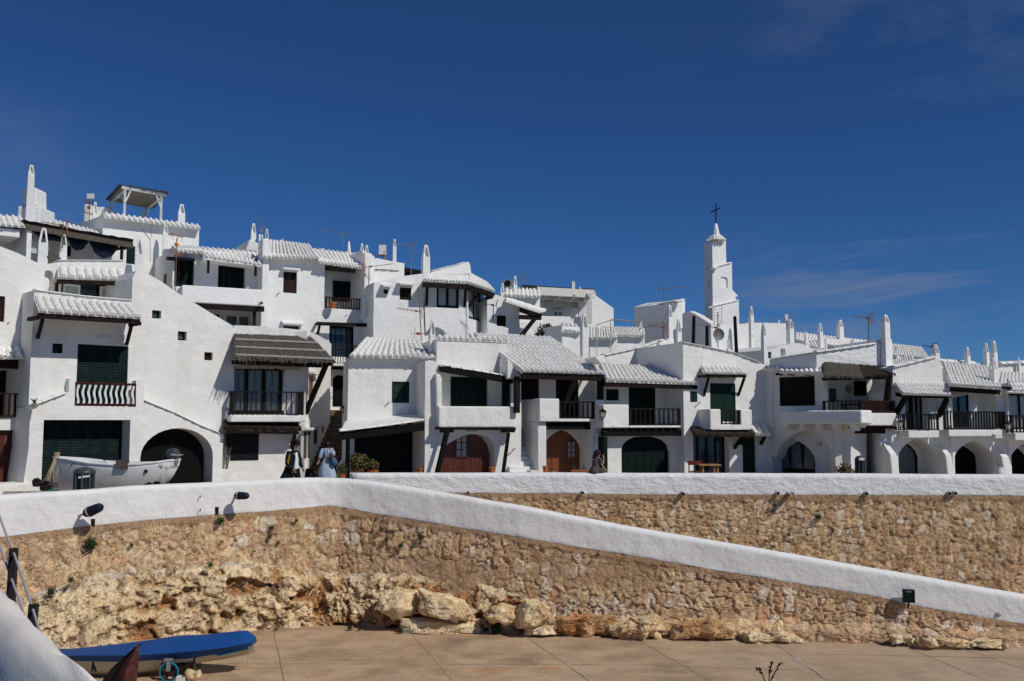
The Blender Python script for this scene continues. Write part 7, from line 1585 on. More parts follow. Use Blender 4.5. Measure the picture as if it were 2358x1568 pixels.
mb = MB(); mb.beam(P(389,1546,23.9), P(389,1546,23.9)+Vector((0,1.3,0)), .05,.05); mb.beam(P(372,1527,23.95), P(382,1538,23.95), .05,.05); mb.beam(P(404,1527,23.95), P(397,1538,23.95), .05,.05); mb.build('axle', 'metal_black', tr)
mb = MB(); a = P(410,1538,24.4); b = P(454,1538,24.4); mb.box(a.x, b.x, 24.2, 24.7, 0, .38); mb.build('support_block', 'wood_grey', tr)
mb = MB(); mb.box(a.x+.02, (a.x+b.x)/2-.01, 24.15, 24.2, 0, .37); mb.box((a.x+b.x)/2+.01, b.x-.02, 24.15, 24.2, 0, .36); mb.build('support_board', 'wood_brown', tr)
mb = MB(); a = P(411,1567,23.5); b = P(432,1567,23.5); z = .24; mb.box(a.x, b.x, 23.3, 23.5, 0, z-.04); 
for x0, x1, y0, y1 in ((a.x,b.x,23.3,23.33),(a.x,b.x,23.47,23.5),(a.x,a.x+.03,23.33,23.47),(b.x-.03,b.x,23.33,23.47)): mb.box(x0,x1,y0,y1,z-.04,z)
obj(mb, 'plastic_canister', 'cream', 'cream open plastic box beside the blue rimmed trolley wheel', 'box', bevel=.008)
boulder([(433,1552),(440,1547),(458,1546),(462,1556),(460,1575),(432,1578)], 23.4, .12, 'small pinkish stone on the landing right of the cream box', 51, .62)
# rusty chute
rc_ = root('rusty_chute', tuple(P(290,1590,21.5)), 'rust red steel half pipe standing in front of the blue covered boat', 'scrap metal')
def pc(zx, zy, Y): return P(zx*.2564, 1410.5+zy*.2564, Y)
mb = MB(); tip = pc(1248,292,21.2); A_ = [tip, pc(1165,395,21.25), pc(1090,510,21.3), pc(1020,640,21.35), pc(960,760,21.4)]; B_ = [tip, pc(1252,400,21.0), pc(1240,520,20.9), pc(1225,640,20.85), pc(1215,760,20.8)]
mids = [a.lerp(b, .5)+Vector((0,-.22*min(1,i/2),0)) for i, (a, b) in enumerate(zip(A_, B_))]
mb.loft([[a, m, b] for a, m, b in zip(A_, mids, B_)], cap=False, closed=False); o = mb.build('outer_shell', 'rust', rc_, norm=False); md = o.modifiers.new('s', 'SOLIDIFY'); md.thickness = .02
mb = MB(); C_ = [pc(1235,298,21.6), pc(1110,400,21.9), pc(1000,500,22.0), pc(930,590,22.0), pc(870,720,22.0)]
mb.loft([[a, c.lerp(a,.5)+Vector((0,.25,0)), c] for a, c in zip(A_, C_)], cap=False, closed=False); o = mb.build('inner_shell', 'rust_dark', rc_, norm=False); md = o.modifiers.new('s', 'SOLIDIFY'); md.thickness = .02
# ------------------------------------------------------------------ fittings on the retaining walls
def on_wall(path, u, v, d):
    s = float(path.s_of_u(u)); x, y, nx, ny = path.xy(np.array([s])); r = ray(u, v); c0 = Vector((float(x[0]), float(y[0]), 0)); n = Vector((float(nx[0]), float(ny[0]), 0)); po = c0+n*d
    t = (po-Vector((0,0,ZC))).dot(n)/r.dot(n); return Vector((0,0,ZC))+r*t, n
for k, (mu, mv, u0, v0, u1, v1, lab) in enumerate(((187,1184,192,1184,237,1165,'floodlight wrapped in dark blue plastic with pale tape, left one of two on the parapet'), (543,1143,540,1141,573,1142,'rounded floodlight wrapped in dark blue plastic, right one of two on the parapet'))):
    a, n = on_wall(RW, mu, mv, .05); r = root('floodlight', tuple(a), lab, 'floodlight')
    b, _ = on_wall(RW, u0, v0, .35); c, _ = on_wall(RW, u1, v1, .75); mb = MB(); sc = 1 if k == 0 else .8
    p0 = a+n*.3; ax = (c-b); 
    pts = [b.lerp(c, t) for t in (0,.12,.3,.5,.7,.88,1)]; mb.tube(pts, [x*sc*.82 for x in (.06,.15,.19,.18,.17,.15,.05)], 9); mb.build('housing', 'tarp_navy', r)
    mb = MB(); mb.tube([b.lerp(c,.28), b.lerp(c,.34)], [.165*sc,.16*sc], 9); mb.build('tape', 'pipe_clay', r)
    mb = MB(); mb.tube([a-n*.08, a+n*.22, b], .035, 6); mb.tube([a+Vector((-.06,0,.12)), a+Vector((-.1,0,-.02)), a+n*.1], .012, 4); mb.build('bracket', 'plastic_white', r)
for (u, v, r_, lab) in ((211,1204,.10,'square drain hole in the parapet below the left floodlight'),(496,1176,.10,'square drain hole in the parapet left of the right floodlight'),(2350,1412,.0,'')):
    if r_: a, n = on_wall(RW, u, v, .035); mb = MB(); mb.loft([[a+Vector((sx*r_,0,sz*r_*1.15))-n*0+n*dd for sx, sz in ((-1,-1),(1,-1),(1,1),(-1,1))] for dd in (-.2,.006)]); obj(mb, 'drain_hole', 'rust_dark', lab, 'drain')
fl = root('floodlight', tuple(on_wall(RW,2092,1371,.1)[0]), 'dark green rectangular floodlight on a short stem at the ramp parapet', 'floodlight')
a, n = on_wall(RW, 2092, 1372, .22); tt = Vector((-n.y, n.x, 0)); mb = MB(); w_, h_ = .155, .18
mb.box8([a+tt*sx*w_+Vector((0,0,sz*h_))+n*dd for sz, dd in ((-1,-.06),(1,-.06)) for sx in (-1,1)][0:2][::1]+[a+tt*w_+Vector((0,0,-h_))+n*.06, a-tt*w_+Vector((0,0,-h_))+n*.06]+[a-tt*w_+Vector((0,0,h_))-n*.06, a+tt*w_+Vector((0,0,h_))-n*.06, a+tt*w_+Vector((0,0,h_))+n*.06, a-tt*w_+Vector((0,0,h_))+n*.06]); mb.build('housing', 'shutter_green', fl, bevel=.01)
mb = MB(); mb.add([a+tt*sx*.11+Vector((0,0,z))+n*.068 for sx, z in ((-1,h_*.88),(1,h_*.88),(.6,h_*.62),(-.6,h_*.62))], [(0,1,2,3)]); mb.build('reflector', 'plastic_grey', fl, norm=False)
mb = MB()
for s0, s1, z0, z1 in ((-w_,w_,h_-.025,h_),(-w_,w_,-h_,-h_+.02),(-w_,-w_+.02,-h_,h_),(w_-.02,w_,-h_,h_)):
    q = [a+tt*s+Vector((0,0,z))+n*dd for z in (z0,z1) for s, dd in ((s0,.061),(s1,.061),(s1,.08),(s0,.08))]; mb.box8(q)
mb.beam(a-Vector((0,0,h_)), a-Vector((0,0,h_+.18))-n*.1, .04,.04); mb.build('frame', 'metal_black', fl)
for i, (u, v, ln, mt) in enumerate(((1079,1134,.18,'pipe_clay'),(1341,1133,.18,'pipe_clay'),(1571,1135,.24,'plastic_grey'),(1789,1134,.22,'pipe_clay'),(1992,1135,.18,'plastic_grey'),(2183,1135,.16,'plastic_grey'),(2196,1134,.18,'pipe_clay'))):
    a, n = on_wall(PW, u, v, .0); r = root('drain_pipe', tuple(a), 'short drain pipe stub sticking out under the promenade parapet', 'drain pipe', 'drain pipes along the promenade parapet')
    r['label'] = 'short drain pipe stub under the promenade parapet, '+ORD[i]+' of seven from the left'
    mb = MB(); rings = []
    for rr, dd in ((.075,-.05),(.075,ln),(.055,ln),(.055,.02)): rings.append([a+n*dd+Vector((-n.y,n.x,0))*rr*cos(k*pi/6)+Vector((0,0,1))*rr*sin(k*pi/6)+Vector((0,0,-.12*max(0,dd))) for k in range(12)])
    mb.loft(rings, cap=False); mb.build('tube', mt, r, norm=False); mb = MB(); mb.tube([a+n*.0, a+n*(ln-.04)+Vector((0,0,-.01))], .055, 10); mb.build('bore_shade_plug', 'metal_black', r)  # black plug, the shade inside the pipe given as colour
a, n = on_wall(PW, 1818, 1132, .02); mb = MB(); tt = Vector((-n.y,n.x,0)); mb.loft([[a+n*d+tt*.10*cos(pi+k*pi/6)+Vector((0,0,.08*sin(pi+k*pi/6)+z)) for k in range(7)] for d, z in ((-.05,0),(.42,-.02))], closed=False, cap=False); o = obj(mb, 'spout_tile', 'pipe_clay', 'clay gutter tile jutting from the promenade parapet, right of a pipe stub', 'gutter tile', norm=False); md = o.modifiers.new('s','SOLIDIFY'); md.thickness = .025
a, n = on_wall(RW, 2300, 1414, .04); mb = MB(); mb.ell(a, .09,.05,.06); obj(mb, 'chipped_stone', 'pipe_clay', 'small brown stone poking through the ramp parapet near the right edge', 'stone')
a, n = on_wall(PW, 2350, 1328, .09); mb = MB(); tt = Vector((-n.y,n.x,0)); mb.box8([a+tt*sx*.09+Vector((0,0,sz*.12))+n*dd for sz in (-1,1) for sx, dd in ((-1,-.2),(1,-.2),(1,.02),(-1,.02))]); obj(mb, 'wall_hole', 'metal_black', 'dark square weep hole low in the promenade stone wall at the right edge', 'drain')
for (u, v) in ((461,1143),(461,1173)): 
    a, n = on_wall(RW, u, v, .03); mb = MB(); mb.tube([a, a+n*.12+Vector((0,0,.03)), a+n*.12+Vector((0,0,-.04))], .012, 5); obj(mb, 'iron_hook', 'rust_dark', 'upper of two small iron hooks in the left parapet' if v < 1150 else 'lower of two small iron hooks in the left parapet', 'hook')
# ------------------------------------------------------------------ weeds
W = [('RW',211,1252,17,'largest green tuft of weed high on the left stone wall'),('RW',303,1255,7,None),('RW',508,1199,11,'bushy weed just under the drain hole left of the right floodlight'),('RW',626,1214,8,None),('RW',621,1236,8,None),('RW',641,1250,6,None),('RW',683,1198,6,None),('RW',511,1247,5,None),('RW',586,1269,5,None),('RW',877,1219,7,None),('RW',889,1242,8,None),('RW',923,1256,8,None),('RW',968,1236,9,None),('RW',1376,1277,6,None),('RW',118,1362,13,'grey green straggling plant on the ledge above the bare rock at the left'),('RW',101,1392,12,None),('RW',163,1335,9,None),('RW',484,1300,8,None),('RW',542,1245,5,None),('RW',494,1410,8,None),
     ('PW',1885,1191,10,'largest weed tuft on the brown promenade wall'),('PW',1783,1162,7,None),('PW',1782,1176,5,None),('PW',1816,1230,6,None),('PW',1781,1239,5,None),('PW',1764,1245,5,None),('PW',1918,1222,5,None),('PW',1859,1231,4,None),('PW',1782,1258,5,None),('PW',2010,1213,4,None),('PW',2110,1139,0,None)]
small = {k: sorted((w[1], w[2]) for w in W if w[0] == k and not w[4] and w[3]) for k in ('RW','PW')}
for i, (pw, u, v, r_, lab) in enumerate(W):
    if not r_: continue
    grp = None if lab else ('weeds on the ramp wall' if pw == 'RW' else 'weeds on the promenade wall')
    if not lab: lab = 'small weed tuft in the '+('ramp' if pw == 'RW' else 'promenade')+' wall masonry, '+ORD[small[pw].index((u, v))]+' from the left'
    path = RW if pw == 'RW' else PW; a, n = on_wall(path, u, v, .16); 
    if v > 1290 and pw == 'RW': a, n = on_wall(path, u, v, .45)
    tuft(a, r_/FP*a.y, int(60+r_*14), 'leaf_dark', lab, grp, 'weed_tuft', i, .6)
for (u, v, r_, lab) in ((1142,1447,16,'dark green bush at the foot of the rock beside the overhanging boulder'),(807,1444,9,'low weed at the foot of the rock, left of the white ledge'),(831,1445,7,'tiny grey weed right of the low weed at the rock foot'),(924,1451,9,'weed clump at the left end of the white rock ledge'),(1222,1452,7,'weed beneath the big overhanging boulder'),(1295,1460,5,'weed against the rust orange slab'),(638,1447,6,'dry weed in the rock foot crevice above the landing joint')):
    a = PZ(u, v+r_*.6, .02); a.y -= .1; tuft(a+Vector((0,0,r_/FP*28*.6)), r_/FP*28, 60+r_*14, 'leaf_dark', lab, None, 'weed_tuft', u, .6, up=.3)
mb = MB(); rs = random.Random(12); b0 = PZ(1768,1585,0)
for i in range(9):
    a = rs.uniform(0, 2*pi); l = rs.uniform(.3,.62); q = b0+Vector((cos(a)*l*.55, sin(a)*l*.3, l)); m = b0.lerp(q, .55)+Vector((0,0,.06)); mb.tube([b0, m, q, q+Vector((cos(a)*.05,0,-.05))], [.010,.008,.005,.004], 4)
    for j in range(4): c = m.lerp(q, rs.random()); mb.ell(c+Vector((rs.uniform(-.03,.03),0,rs.uniform(-.03,.03))), .018,.01,.03, 5, 4)
obj(mb, 'dry_plant', 'rust_dark', 'dead curled plant sprouting from the landing at the bottom edge', 'plant')
# ------------------------------------------------------------------ pots, lamps, furniture
def pot(u, vt, vb, wpx, Y, label, plant=None, prad=0, mt='terracotta', seed=1, flowers=False, n=260):
    c = P(u, vb, Y); zt = P(u, vt, Y).z; R = wpx/FP*Y/2; z0 = min(c.z, zt-.15); r = root('flower_pot', (c.x, Y, z0), label, 'flower pot'); mb = MB()
    mb.loft([[Vector((c.x+R*k*cos(a*pi/7), Y+R*k*sin(a*pi/7), z)) for a in range(14)] for z, k in ((FZ if z0 < FZ+.6 else z0,.68),(zt-.07,.92),(zt-.065,1.05),(zt,1.05),(zt,.85),(zt-.05,.8))]); mb.build('pot', mt, r)
    if plant: tuft(Vector((c.x, Y, zt+prad*.55)), prad, n, plant, None, None, 'foliage', seed, .55, parent=r, up=.35)
    if flowers:
        mb = MB(); rs = random.Random(seed)
        for i in range(14): mb.ell(Vector((c.x+rs.uniform(-1,1)*prad, Y-rs.uniform(0,1)*prad, zt+rs.uniform(0,.3))), .03,.03,.025, 5, 4)
        mb.build('flower', 'flower_pink', r)
    return r
pot(787,1090,1101,20,36.3,'terracotta pot with yellow green spiky plant beside the black porch post','leaf',.26, n=300)
pot(826,1082,1090,26,37.0,'long pot of shrubby plant with pink flowers, left one in front of the black porch','leaf_dry',.42, flowers=True, n=700)
pot(858,1082,1090,26,37.0,'low flowering pot plant right of the shrubby one, before the black porch','leaf_dry',.28, flowers=True, seed=4, n=400)
pot(968,1077,1092,17,37.4,'empty dark terracotta pot in the right corner of the black porch')
pot(1133,1075,1092,16,37.0,'plain terracotta pot by the red brown arched door')
pot(1256,1073,1092,12,37.4,'terracotta pot at the left side of the brown arched door')
pot(1272,1084,1092,14,37.4,'low pot of reddish seedlings at the foot of the brown arched door','leaf_dry',.10, n=80)
pot(1320,1084,1092,8,37.6,'small pot with thin grey flowering stems before the brown arched door','leaf_dry',.18, n=40)
mb = MB(); c = P(1345,1084,37.2); mb.box8([(c.x-.42,37.0,c.z-.25),(c.x+.42,37.0,c.z-.25),(c.x+.42,37.3,c.z-.25),(c.x-.42,37.3,c.z-.25),(c.x-.5,36.95,c.z+.03),(c.x+.5,36.95,c.z+.03),(c.x+.5,37.35,c.z+.03),(c.x-.5,37.35,c.z+.03)])
r = root('planter_box', tuple(c), 'orange terracotta trough with small sprouts behind the seated woman', 'planter'); mb.build('trough', 'terracotta', r, bevel=.01); tuft(c+Vector((0,-.05,.1)), .16, 60, 'leaf_dry', None, parent=r, name='foliage', seed=3, up=.4)
tuft(P(1945,1088,36.8)+Vector((0,0,-.1)), .42, 500, 'leaf_dry', 'low yellow green shrub behind the parapet, left of the shaded passage', name='shrub', seed=8, up=.5)
pt = root('white_jug', tuple(P(2300,1090,37.6)), 'white glazed jar with a sprig in it, standing behind the parapet at the right', 'jar'); c = P(2300,1076,37.6); mb = MB(); mb.loft([[Vector((c.x+R*cos(a*pi/7), 37.6+R*sin(a*pi/7), z)) for a in range(14)] for z, R in ((FZ+.1,.10),(c.z-.35,.17),(c.z-.15,.20),(c.z-.03,.14),(c.z,.15),(c.z,.11),(c.z-.1,.10))]); mb.build('jar', 'white_paint', pt, smooth=60)
mb = MB(); mb.tube([c, c+Vector((-.05,0,.25)), c+Vector((-.10,0,.32))], .01, 4); mb.build('sprig', 'leaf', pt)
pot(766,697,709,20,44.9,'round orange pot on the upper loggia behind the brown railing')
# roof greenery behind H6
tuft(P(1258,772,46.5), .55, 900, 'leaf_dark', 'green shrub on a roof terrace beyond the broad tiled roof', name='shrub', seed=15, up=.3)
tuft(P(1277,775,46.3), .42, 600, 'leaf_dark', 'right hand green shrub beside the small capped roof turret', name='shrub', seed=16, up=.3)
def lantern(u, vt, vb, wpx, Y, wall_u, label):
    c = P(u, (vt+vb)/2, Y); h = (vb-vt)/FP*Y; w_ = wpx/FP*Y/2; r = root('wall_lantern', tuple(c), label, 'lantern'); s4 = ((-1,-1),(1,-1),(1,1),(-1,1))
    MB().loft([[c+Vector((sx*w_*k, sy*w_*k, z*h)) for sx, sy in s4] for z, k in ((-.22,.55),(.16,.95))]).build('glass', 'lamp_glass', r)
    mb = MB(); mb.loft([[c+Vector((sx*w_*k, sy*w_*k, z*h)) for sx, sy in s4] for z, k in ((.16,1.15),(.2,1.1),(.34,.5),(.40,.15),(.48,.08))])
    for sx, sy in s4: mb.tube([c+Vector((sx*w_*.57, sy*w_*.57, -.24*h)), c+Vector((sx*w_, sy*w_, .17*h))], .012, 4)
    mb.loft([[c+Vector((sx*w_*k, sy*w_*k, z*h)) for sx, sy in s4] for z, k in ((-.28,.3),(-.22,.6),(-.20,.6))])
    b = P(wall_u, vb, Y+.35); mb.tube([c+Vector((0,0,-.28*h)), c+Vector((0,.02,-.42*h)), Vector((b.x, b.y-.1, c.z-.40*h)), Vector((b.x, b.y, c.z-.1*h))], .018, 5); mb.build('frame', 'metal_black', r)
lantern(1388,938,969,15,37.6,1381,'black wall lantern at the corner between the two railed balconies')
lantern(791,933,955,15,38.6,797,'pale glazed lantern over the stone steps, left of the green window house')
lantern(2073,962,992,11,38.3,2064,'black wall lantern left of the narrow black balcony')
lantern(2322,967,997,12,38.9,2332,'dark globe like lantern at the corner near the right edge')
# table and chair on the terrace of H8
tb = root('terrace_table', tuple(P(1630,1088,37.6)), 'wooden terrace table standing before the dark glazed door', 'table'); z = P(1630,1069,37.5).z; a = P(1608,1069,37.5).x; b = P(1656,1069,37.5).x
MB().box(a, b, 37.1, 37.9, z-.04, z).build('table_top', 'table_wood', tb)
for x in (a+.12, b-.12):
    for y in (37.2, 37.8): MB().box(x-.03, x+.03, y-.03, y+.03, FZ, z-.04).build('leg', 'table_wood', tb)
ch = root('folding_chair', tuple(P(1602,1080,37.7)), 'dark red wooden chair at the left end of the terrace table', 'chair'); x = P(1604,1080,37.7).x; 
MB().box(x-.28, x+.22, 37.5, 37.95, z-.32, z-.27).build('seat', 'table_wood', ch); MB().box(x-.28, x+.26, 37.95, 37.99, z-.05, z+.12).build('backrest', 'chair_red', ch)
for dx in (-.25,.2):
    for y in (37.53, 37.95): MB().box(x+dx-.02, x+dx+.02, y-.02, y+.02, FZ, (z-.32) if y < 37.8 else z+.1).build('leg', 'chair_red', ch)
# backpack
bp_ = root('backpack', tuple(P(713,1095,35.4)), 'black backpack leaning at the foot of the stone steps', 'backpack'); c = P(713,1092,35.4)
mb = MB(); mb.tube([P(708,1080,35.4), P(711,1088,35.35), P(715,1098,35.3), P(717,1112,35.3)], [.07,.16,.20,.17], 10); mb.build('body', 'coat', bp_, smooth=60); mb = MB(); mb.ell(P(717,1101,35.12), .10,.06,.13); mb.build('pocket', 'metal_black', bp_)
# ------------------------------------------------------------------ antennas and other roof items
def antenna(u, vb, vt, Y, label, kind='yagi', sz=.5, ang=200, mm='ant_metal', accent='ant_orange', lean=0, head=None, name='tv_antenna', cat='antenna'):
    b = P(u, vb, Y); t = P(u+lean, vt, Y); r = root(name, tuple(b), label, cat); MB().tube([b-Vector((0,0,.4)), t], .022, 6).build('mast', mm if mm != 'ant_metal' or Y < 44 else mm, r)
    hd = head if head is not None else .12; c = t-Vector((0,0,(t.z-b.z)*hd)); a = R_(ang); d = Vector((cos(a), sin(a), .12)).normalized(); s_ = Vector((-d.y, d.x, 0)).normalized(); up = Vector((0,0,1))
    mb = MB(); ma = MB()
    if kind in ('yagi', 'x'):
        mb.tube([c-d*sz*.25, c+d*sz*1.3], .014, 5)
        for i in range(9): q = c+d*sz*(.15+i*.13); mb.tube([q-s_*.13*(1-i*.03), q+s_*.13*(1-i*.03)], .006, 4); 
        if kind == 'x':
            for i in range(5): q = c+d*sz*(.2+i*.22); mb.tube([q-up*.10, q+up*.10], .006, 4)
        for sg in (-1, 1):      # V reflector
            for k in range(5): q0 = c-d*sz*.2+up*sg*(.06+.32*sz*k/4)+d*(.10*sz*k/4)*-1; ma.tube([q0-s_*.22, q0+s_*.22], .009, 4)
            for e in (-1, 1): ma.tube([c-d*sz*.2+s_*e*.2, c-d*sz*.3+s_*e*.2+up*sg*.42*sz], .010, 4)
        mb.ell(c+d*sz*.1, .07,.07,.05, 8, 5)
    elif kind == 'grid':
        for k in range(7): q0 = c+up*(k-3)*.11*sz*1.6; mb.tube([q0-s_*.30*sz*1.4, q0+s_*.30*sz*1.4], .007, 4)
        for e in (-1, 1): mb.tube([c+s_*e*.42*sz-up*.55*sz, c+s_*e*.42*sz+up*.55*sz], .012, 4)
        ma.ell(c, .06,.06,.05, 8, 5)
    elif kind == 'ring':
        for zz in (-.55, .55):
            k = 14; ma.tube([c+s_*.42*sz*1.3*cos(q*2*pi/k)+d*.30*sz*sin(q*2*pi/k)+up*zz*sz for q in range(k+1)], .016, 4, False)
            for q in range(0, k, 2): mb.tube([c+s_*.42*sz*1.3*cos(q*2*pi/k)+d*.30*sz*sin(q*2*pi/k)+up*zz*sz, c+s_*.42*sz*1.3*cos(q*2*pi/k)+d*.30*sz*sin(q*2*pi/k)+up*zz*sz*.45], .006, 4)
        ma.ell(c, .10,.10,.09, 8, 5); ma.tube([c-s_*.3*sz, c+s_*.3*sz], .03, 5)
    mb.build('boom', mm, r, norm=False); ma.build('reflector', accent, r, norm=False)
    return r, c
antenna(145,548,515,36.6,'short antenna with red and orange vanes in front of the dark pergola','x',.6,200,'ant_rust','ant_red')
antenna(404,670,548,41.8,'rusty mast antenna with orange ring elements beside the dark green openings','ring',.75,180,'ant_rust','ant_orange',lean=3)
antenna(602,668,512,43.2,'tall thin antenna with wire grid against the pier between two upper houses','grid',1.0,170,'ant_metal','ant_orange')
antenna(791,579,533,49,'grey grid antenna on the roof left of a rounded chimney','yagi',.9,195,'ant_metal','ant_metal')
r, c = antenna(882,597,543,50,'thin mast with a pale box and small rust red antenna on the terrace roof','yagi',.6,170,'ant_rust','ant_red',head=.85); MB().box(c.x-.18, c.x+.18, 49.8, 50.0, c.z+.05, c.z+.55).build('box', 'plastic_white', r)
antenna(947,634,556,48,'orange and grey antenna on a tall mast left of the corner bay','x',.8,190,'ant_metal','ant_red')
r, c = antenna(973,795,660,43,'leaning rusty mast carrying two orange antennas before the bay window house','x',.75,195,'ant_rust','ant_orange',lean=-10,head=.42)
mb = MB(); q = P(971,768,43); mb.tube([q-Vector((.5,0,0)), q+Vector((.25,0,0))], .012, 4); 
for dx in (-.35,.3): mb.tube([q+Vector((dx,0,-.3)), q+Vector((dx+.06,0,.3))], .014, 4)
mb.ell(q-Vector((.15,0,0)), .12,.06,.07, 8, 5); mb.build('lower_reflector', 'ant_red', r)
MB().tube([P(979,770,42.9), P(976,697,42.9)], .03, 6).build('stay_pole', 'rust_dark', r)
antenna(847,710,612,45.4,'thin mast with horizontal orange antenna at the end of the upper loggia','yagi',.9,0,'ant_rust','ant_orange',lean=3,head=.02)
antenna(1136,722,700,45.9,'dark multi element antenna under the corner bay','yagi',.7,180,'bin_grey','metal_black')
antenna(1201,660,636,51.6,'small grey antenna right of the air conditioner','yagi',.7,160,'ant_metal','ant_metal')
antenna(1528,697,660,58,'pale grid antenna standing on the curved topped block','x',1.1,10,'ant_rust','ant_metal')
r, c = antenna(1527,790,738,45,'mast with long pale boom aerial stretching left above the roofs','x',.6,190,'ant_rust','ant_red',head=.3)
mb = MB(); a = P(1525,743,45); b = P(1407,736,45.6); mb.tube([a, b], .032, 6); mb.tube([P(1525,744,45), P(1472,757,46)], .018, 4); mb.tube([P(1408,737,45.6), P(1374,748,46.4)], .018, 4)
for i in range(22): q = a.lerp(b, (i+1)/24); mb.tube([q-Vector((.0,.28,0)), q+Vector((0,.28,0))], .006, 4)
mb.build('long_boom', 'pipe_clay', r)
ws = [(1374,748,822),(1406,737,812),(1480,757,795)]
for k, (u, v0, v1) in enumerate(ws):
    mb = MB(); mb.tube([P(u,v0,45.8), P(u,v1,45.8)-Vector((0,0,.3))], .022, 5); obj(mb, 'line_post', 'cable', ('leftmost','middle','rightmost')[k]+' of three thin pale line posts between the tiled outbuildings', 'post', 'line posts on the roofs')
r, c = antenna(1653,784,718,50,'grid antenna mast with satellite dish below it, in front of the church tower','grid',.9,20,'bin_grey','ant_orange')
mb = MB(); q = P(1655,770,49.8); rg = []
for k in range(4): rr = .30*k/3*1.0; rg.append([q+Vector((rr*cos(a*pi/8), .10*(k/3)**2*-1+.1, rr*1.08*sin(a*pi/8))) for a in range(16)])
mb.loft(rg[1:], cap=False); mb.add([rg[1][i] for i in range(16)], [tuple(range(16))]); o = mb.build('dish', 'plastic_grey', r, norm=False); antx = q
r2_, c2_ = antenna(1649,772,752,49.5,'second smaller orange centred antenna beside the satellite dish','x',.5,190,'bin_grey','ant_orange')
r, c = antenna(1811,742,726,53,'angled antenna with white panel between chimneys right of the tower','yagi',.9,200,'ant_metal','ant_orange',head=.6); MB().box(P(1807,730,53).x, P(1814,730,53).x, 52.9, 53.0, P(1810,738,53).z, P(1810,724,53).z).build('panel', 'plastic_white', r)
antenna(2000,796,724,41,'antenna with orange red vanes on a tall mast above the balcony house gable','x',.6,185,'ant_rust','ant_red')
antenna(2148,818,796,41,'small dark antenna beside a chimney right of the gable','yagi',.35,185,'metal_black','metal_black')
r, c = antenna(206,508,447,47,'mast with white panel above rusty rings beside the terrace stair head','ring',.55,180,'ant_rust','ant_rust',head=.5); MB().box(P(200,450,46.8).x, P(215,450,46.8).x, 46.8, 46.9, P(206,457,46.8).z, P(206,445.5,46.8).z).build('panel', 'plastic_white', r)
for k, (u0, v0, u1, v1, Y, lab) in enumerate(((1697,836,1692,730,47.0,'tallest of three dark poles, in front of the church tower'),(1596,798,1598,729,46.5,'left one of three dark poles on the roofs'),(1628,796,1628,752,47.5,'short middle one of three dark poles on the roofs'))):
    mb = MB(); mb.tube([P(u0,v0,Y), P(u1,v1,Y), P(u1,v1-3,Y)], [.09,.085,.02], 7); obj(mb, 'pole', 'wood_black', lab, 'pole', 'dark poles on the roofs')
# cables and hooks on the walls
mb = MB(); pc_ = P2
def cable(pl, pts, mt, parent, r=.008, d=.02, name='cable'):
    mb = MB(); mb.tube([pl.w(*pl.q1(u, v, d), d) for u, v in pts], r, 4, False); return mb.build(name, mt, parent, norm=False)
cable(B2.pl, T('A',1450,720,1500,790,1570,880,1575,1000,1572,1110), 'cable', B2.r, .014); cable(B2.pl, T('A',1572,720,1575,780,1588,850,1570,885), 'cable', B2.r, .012)
cable(H9.pl, T('L',1022,360,1025,500,1022,760,1040,900,1035,1000,1030,1140,1045,1200), 'cable', H9.r, .010)
cable(H8.pl, T('L',860,350,858,600,900,760,935,880,935,920), 'cable', H8.r, .010)
cable(H3.pl, T('F',1245,160,1290,90,1330,140,1400,200,1470,210,1505,190), 'cable', H3.r, .008)
cable(B4.pl, [(858,720),(850,760),(842,785)], 'cable', B4.r, .008)
for hh, pts in ((H2,T('B',75,388,85,370,100,365)),(H2,T('F',905,1340,915,1318,928,1312)),(H4,T('H',582,775,600,768,612,748,625,746)),(H4,T('H',838,760,842,745)),(H5,T('H',1760,1262,1775,1240,1790,1238,1815,1208,1820,1195,1838,1190)),(H8,T('L',215,718,245,690,262,672,270,680)),(B4,T('E',1065,1000,1070,985,1090,968)),(B4,T('E',1780,1218,1800,1198)),(H9,T('L',1038,705,1045,698))):
    mb = MB(); p_ = hh.pl; q = [p_.w(*p_.q1(u, v, .04), .05) for u, v in pts]; mb.tube(q, .016, 4); mb.build('iron_hook', 'rust_dark', hh.r, norm=False)
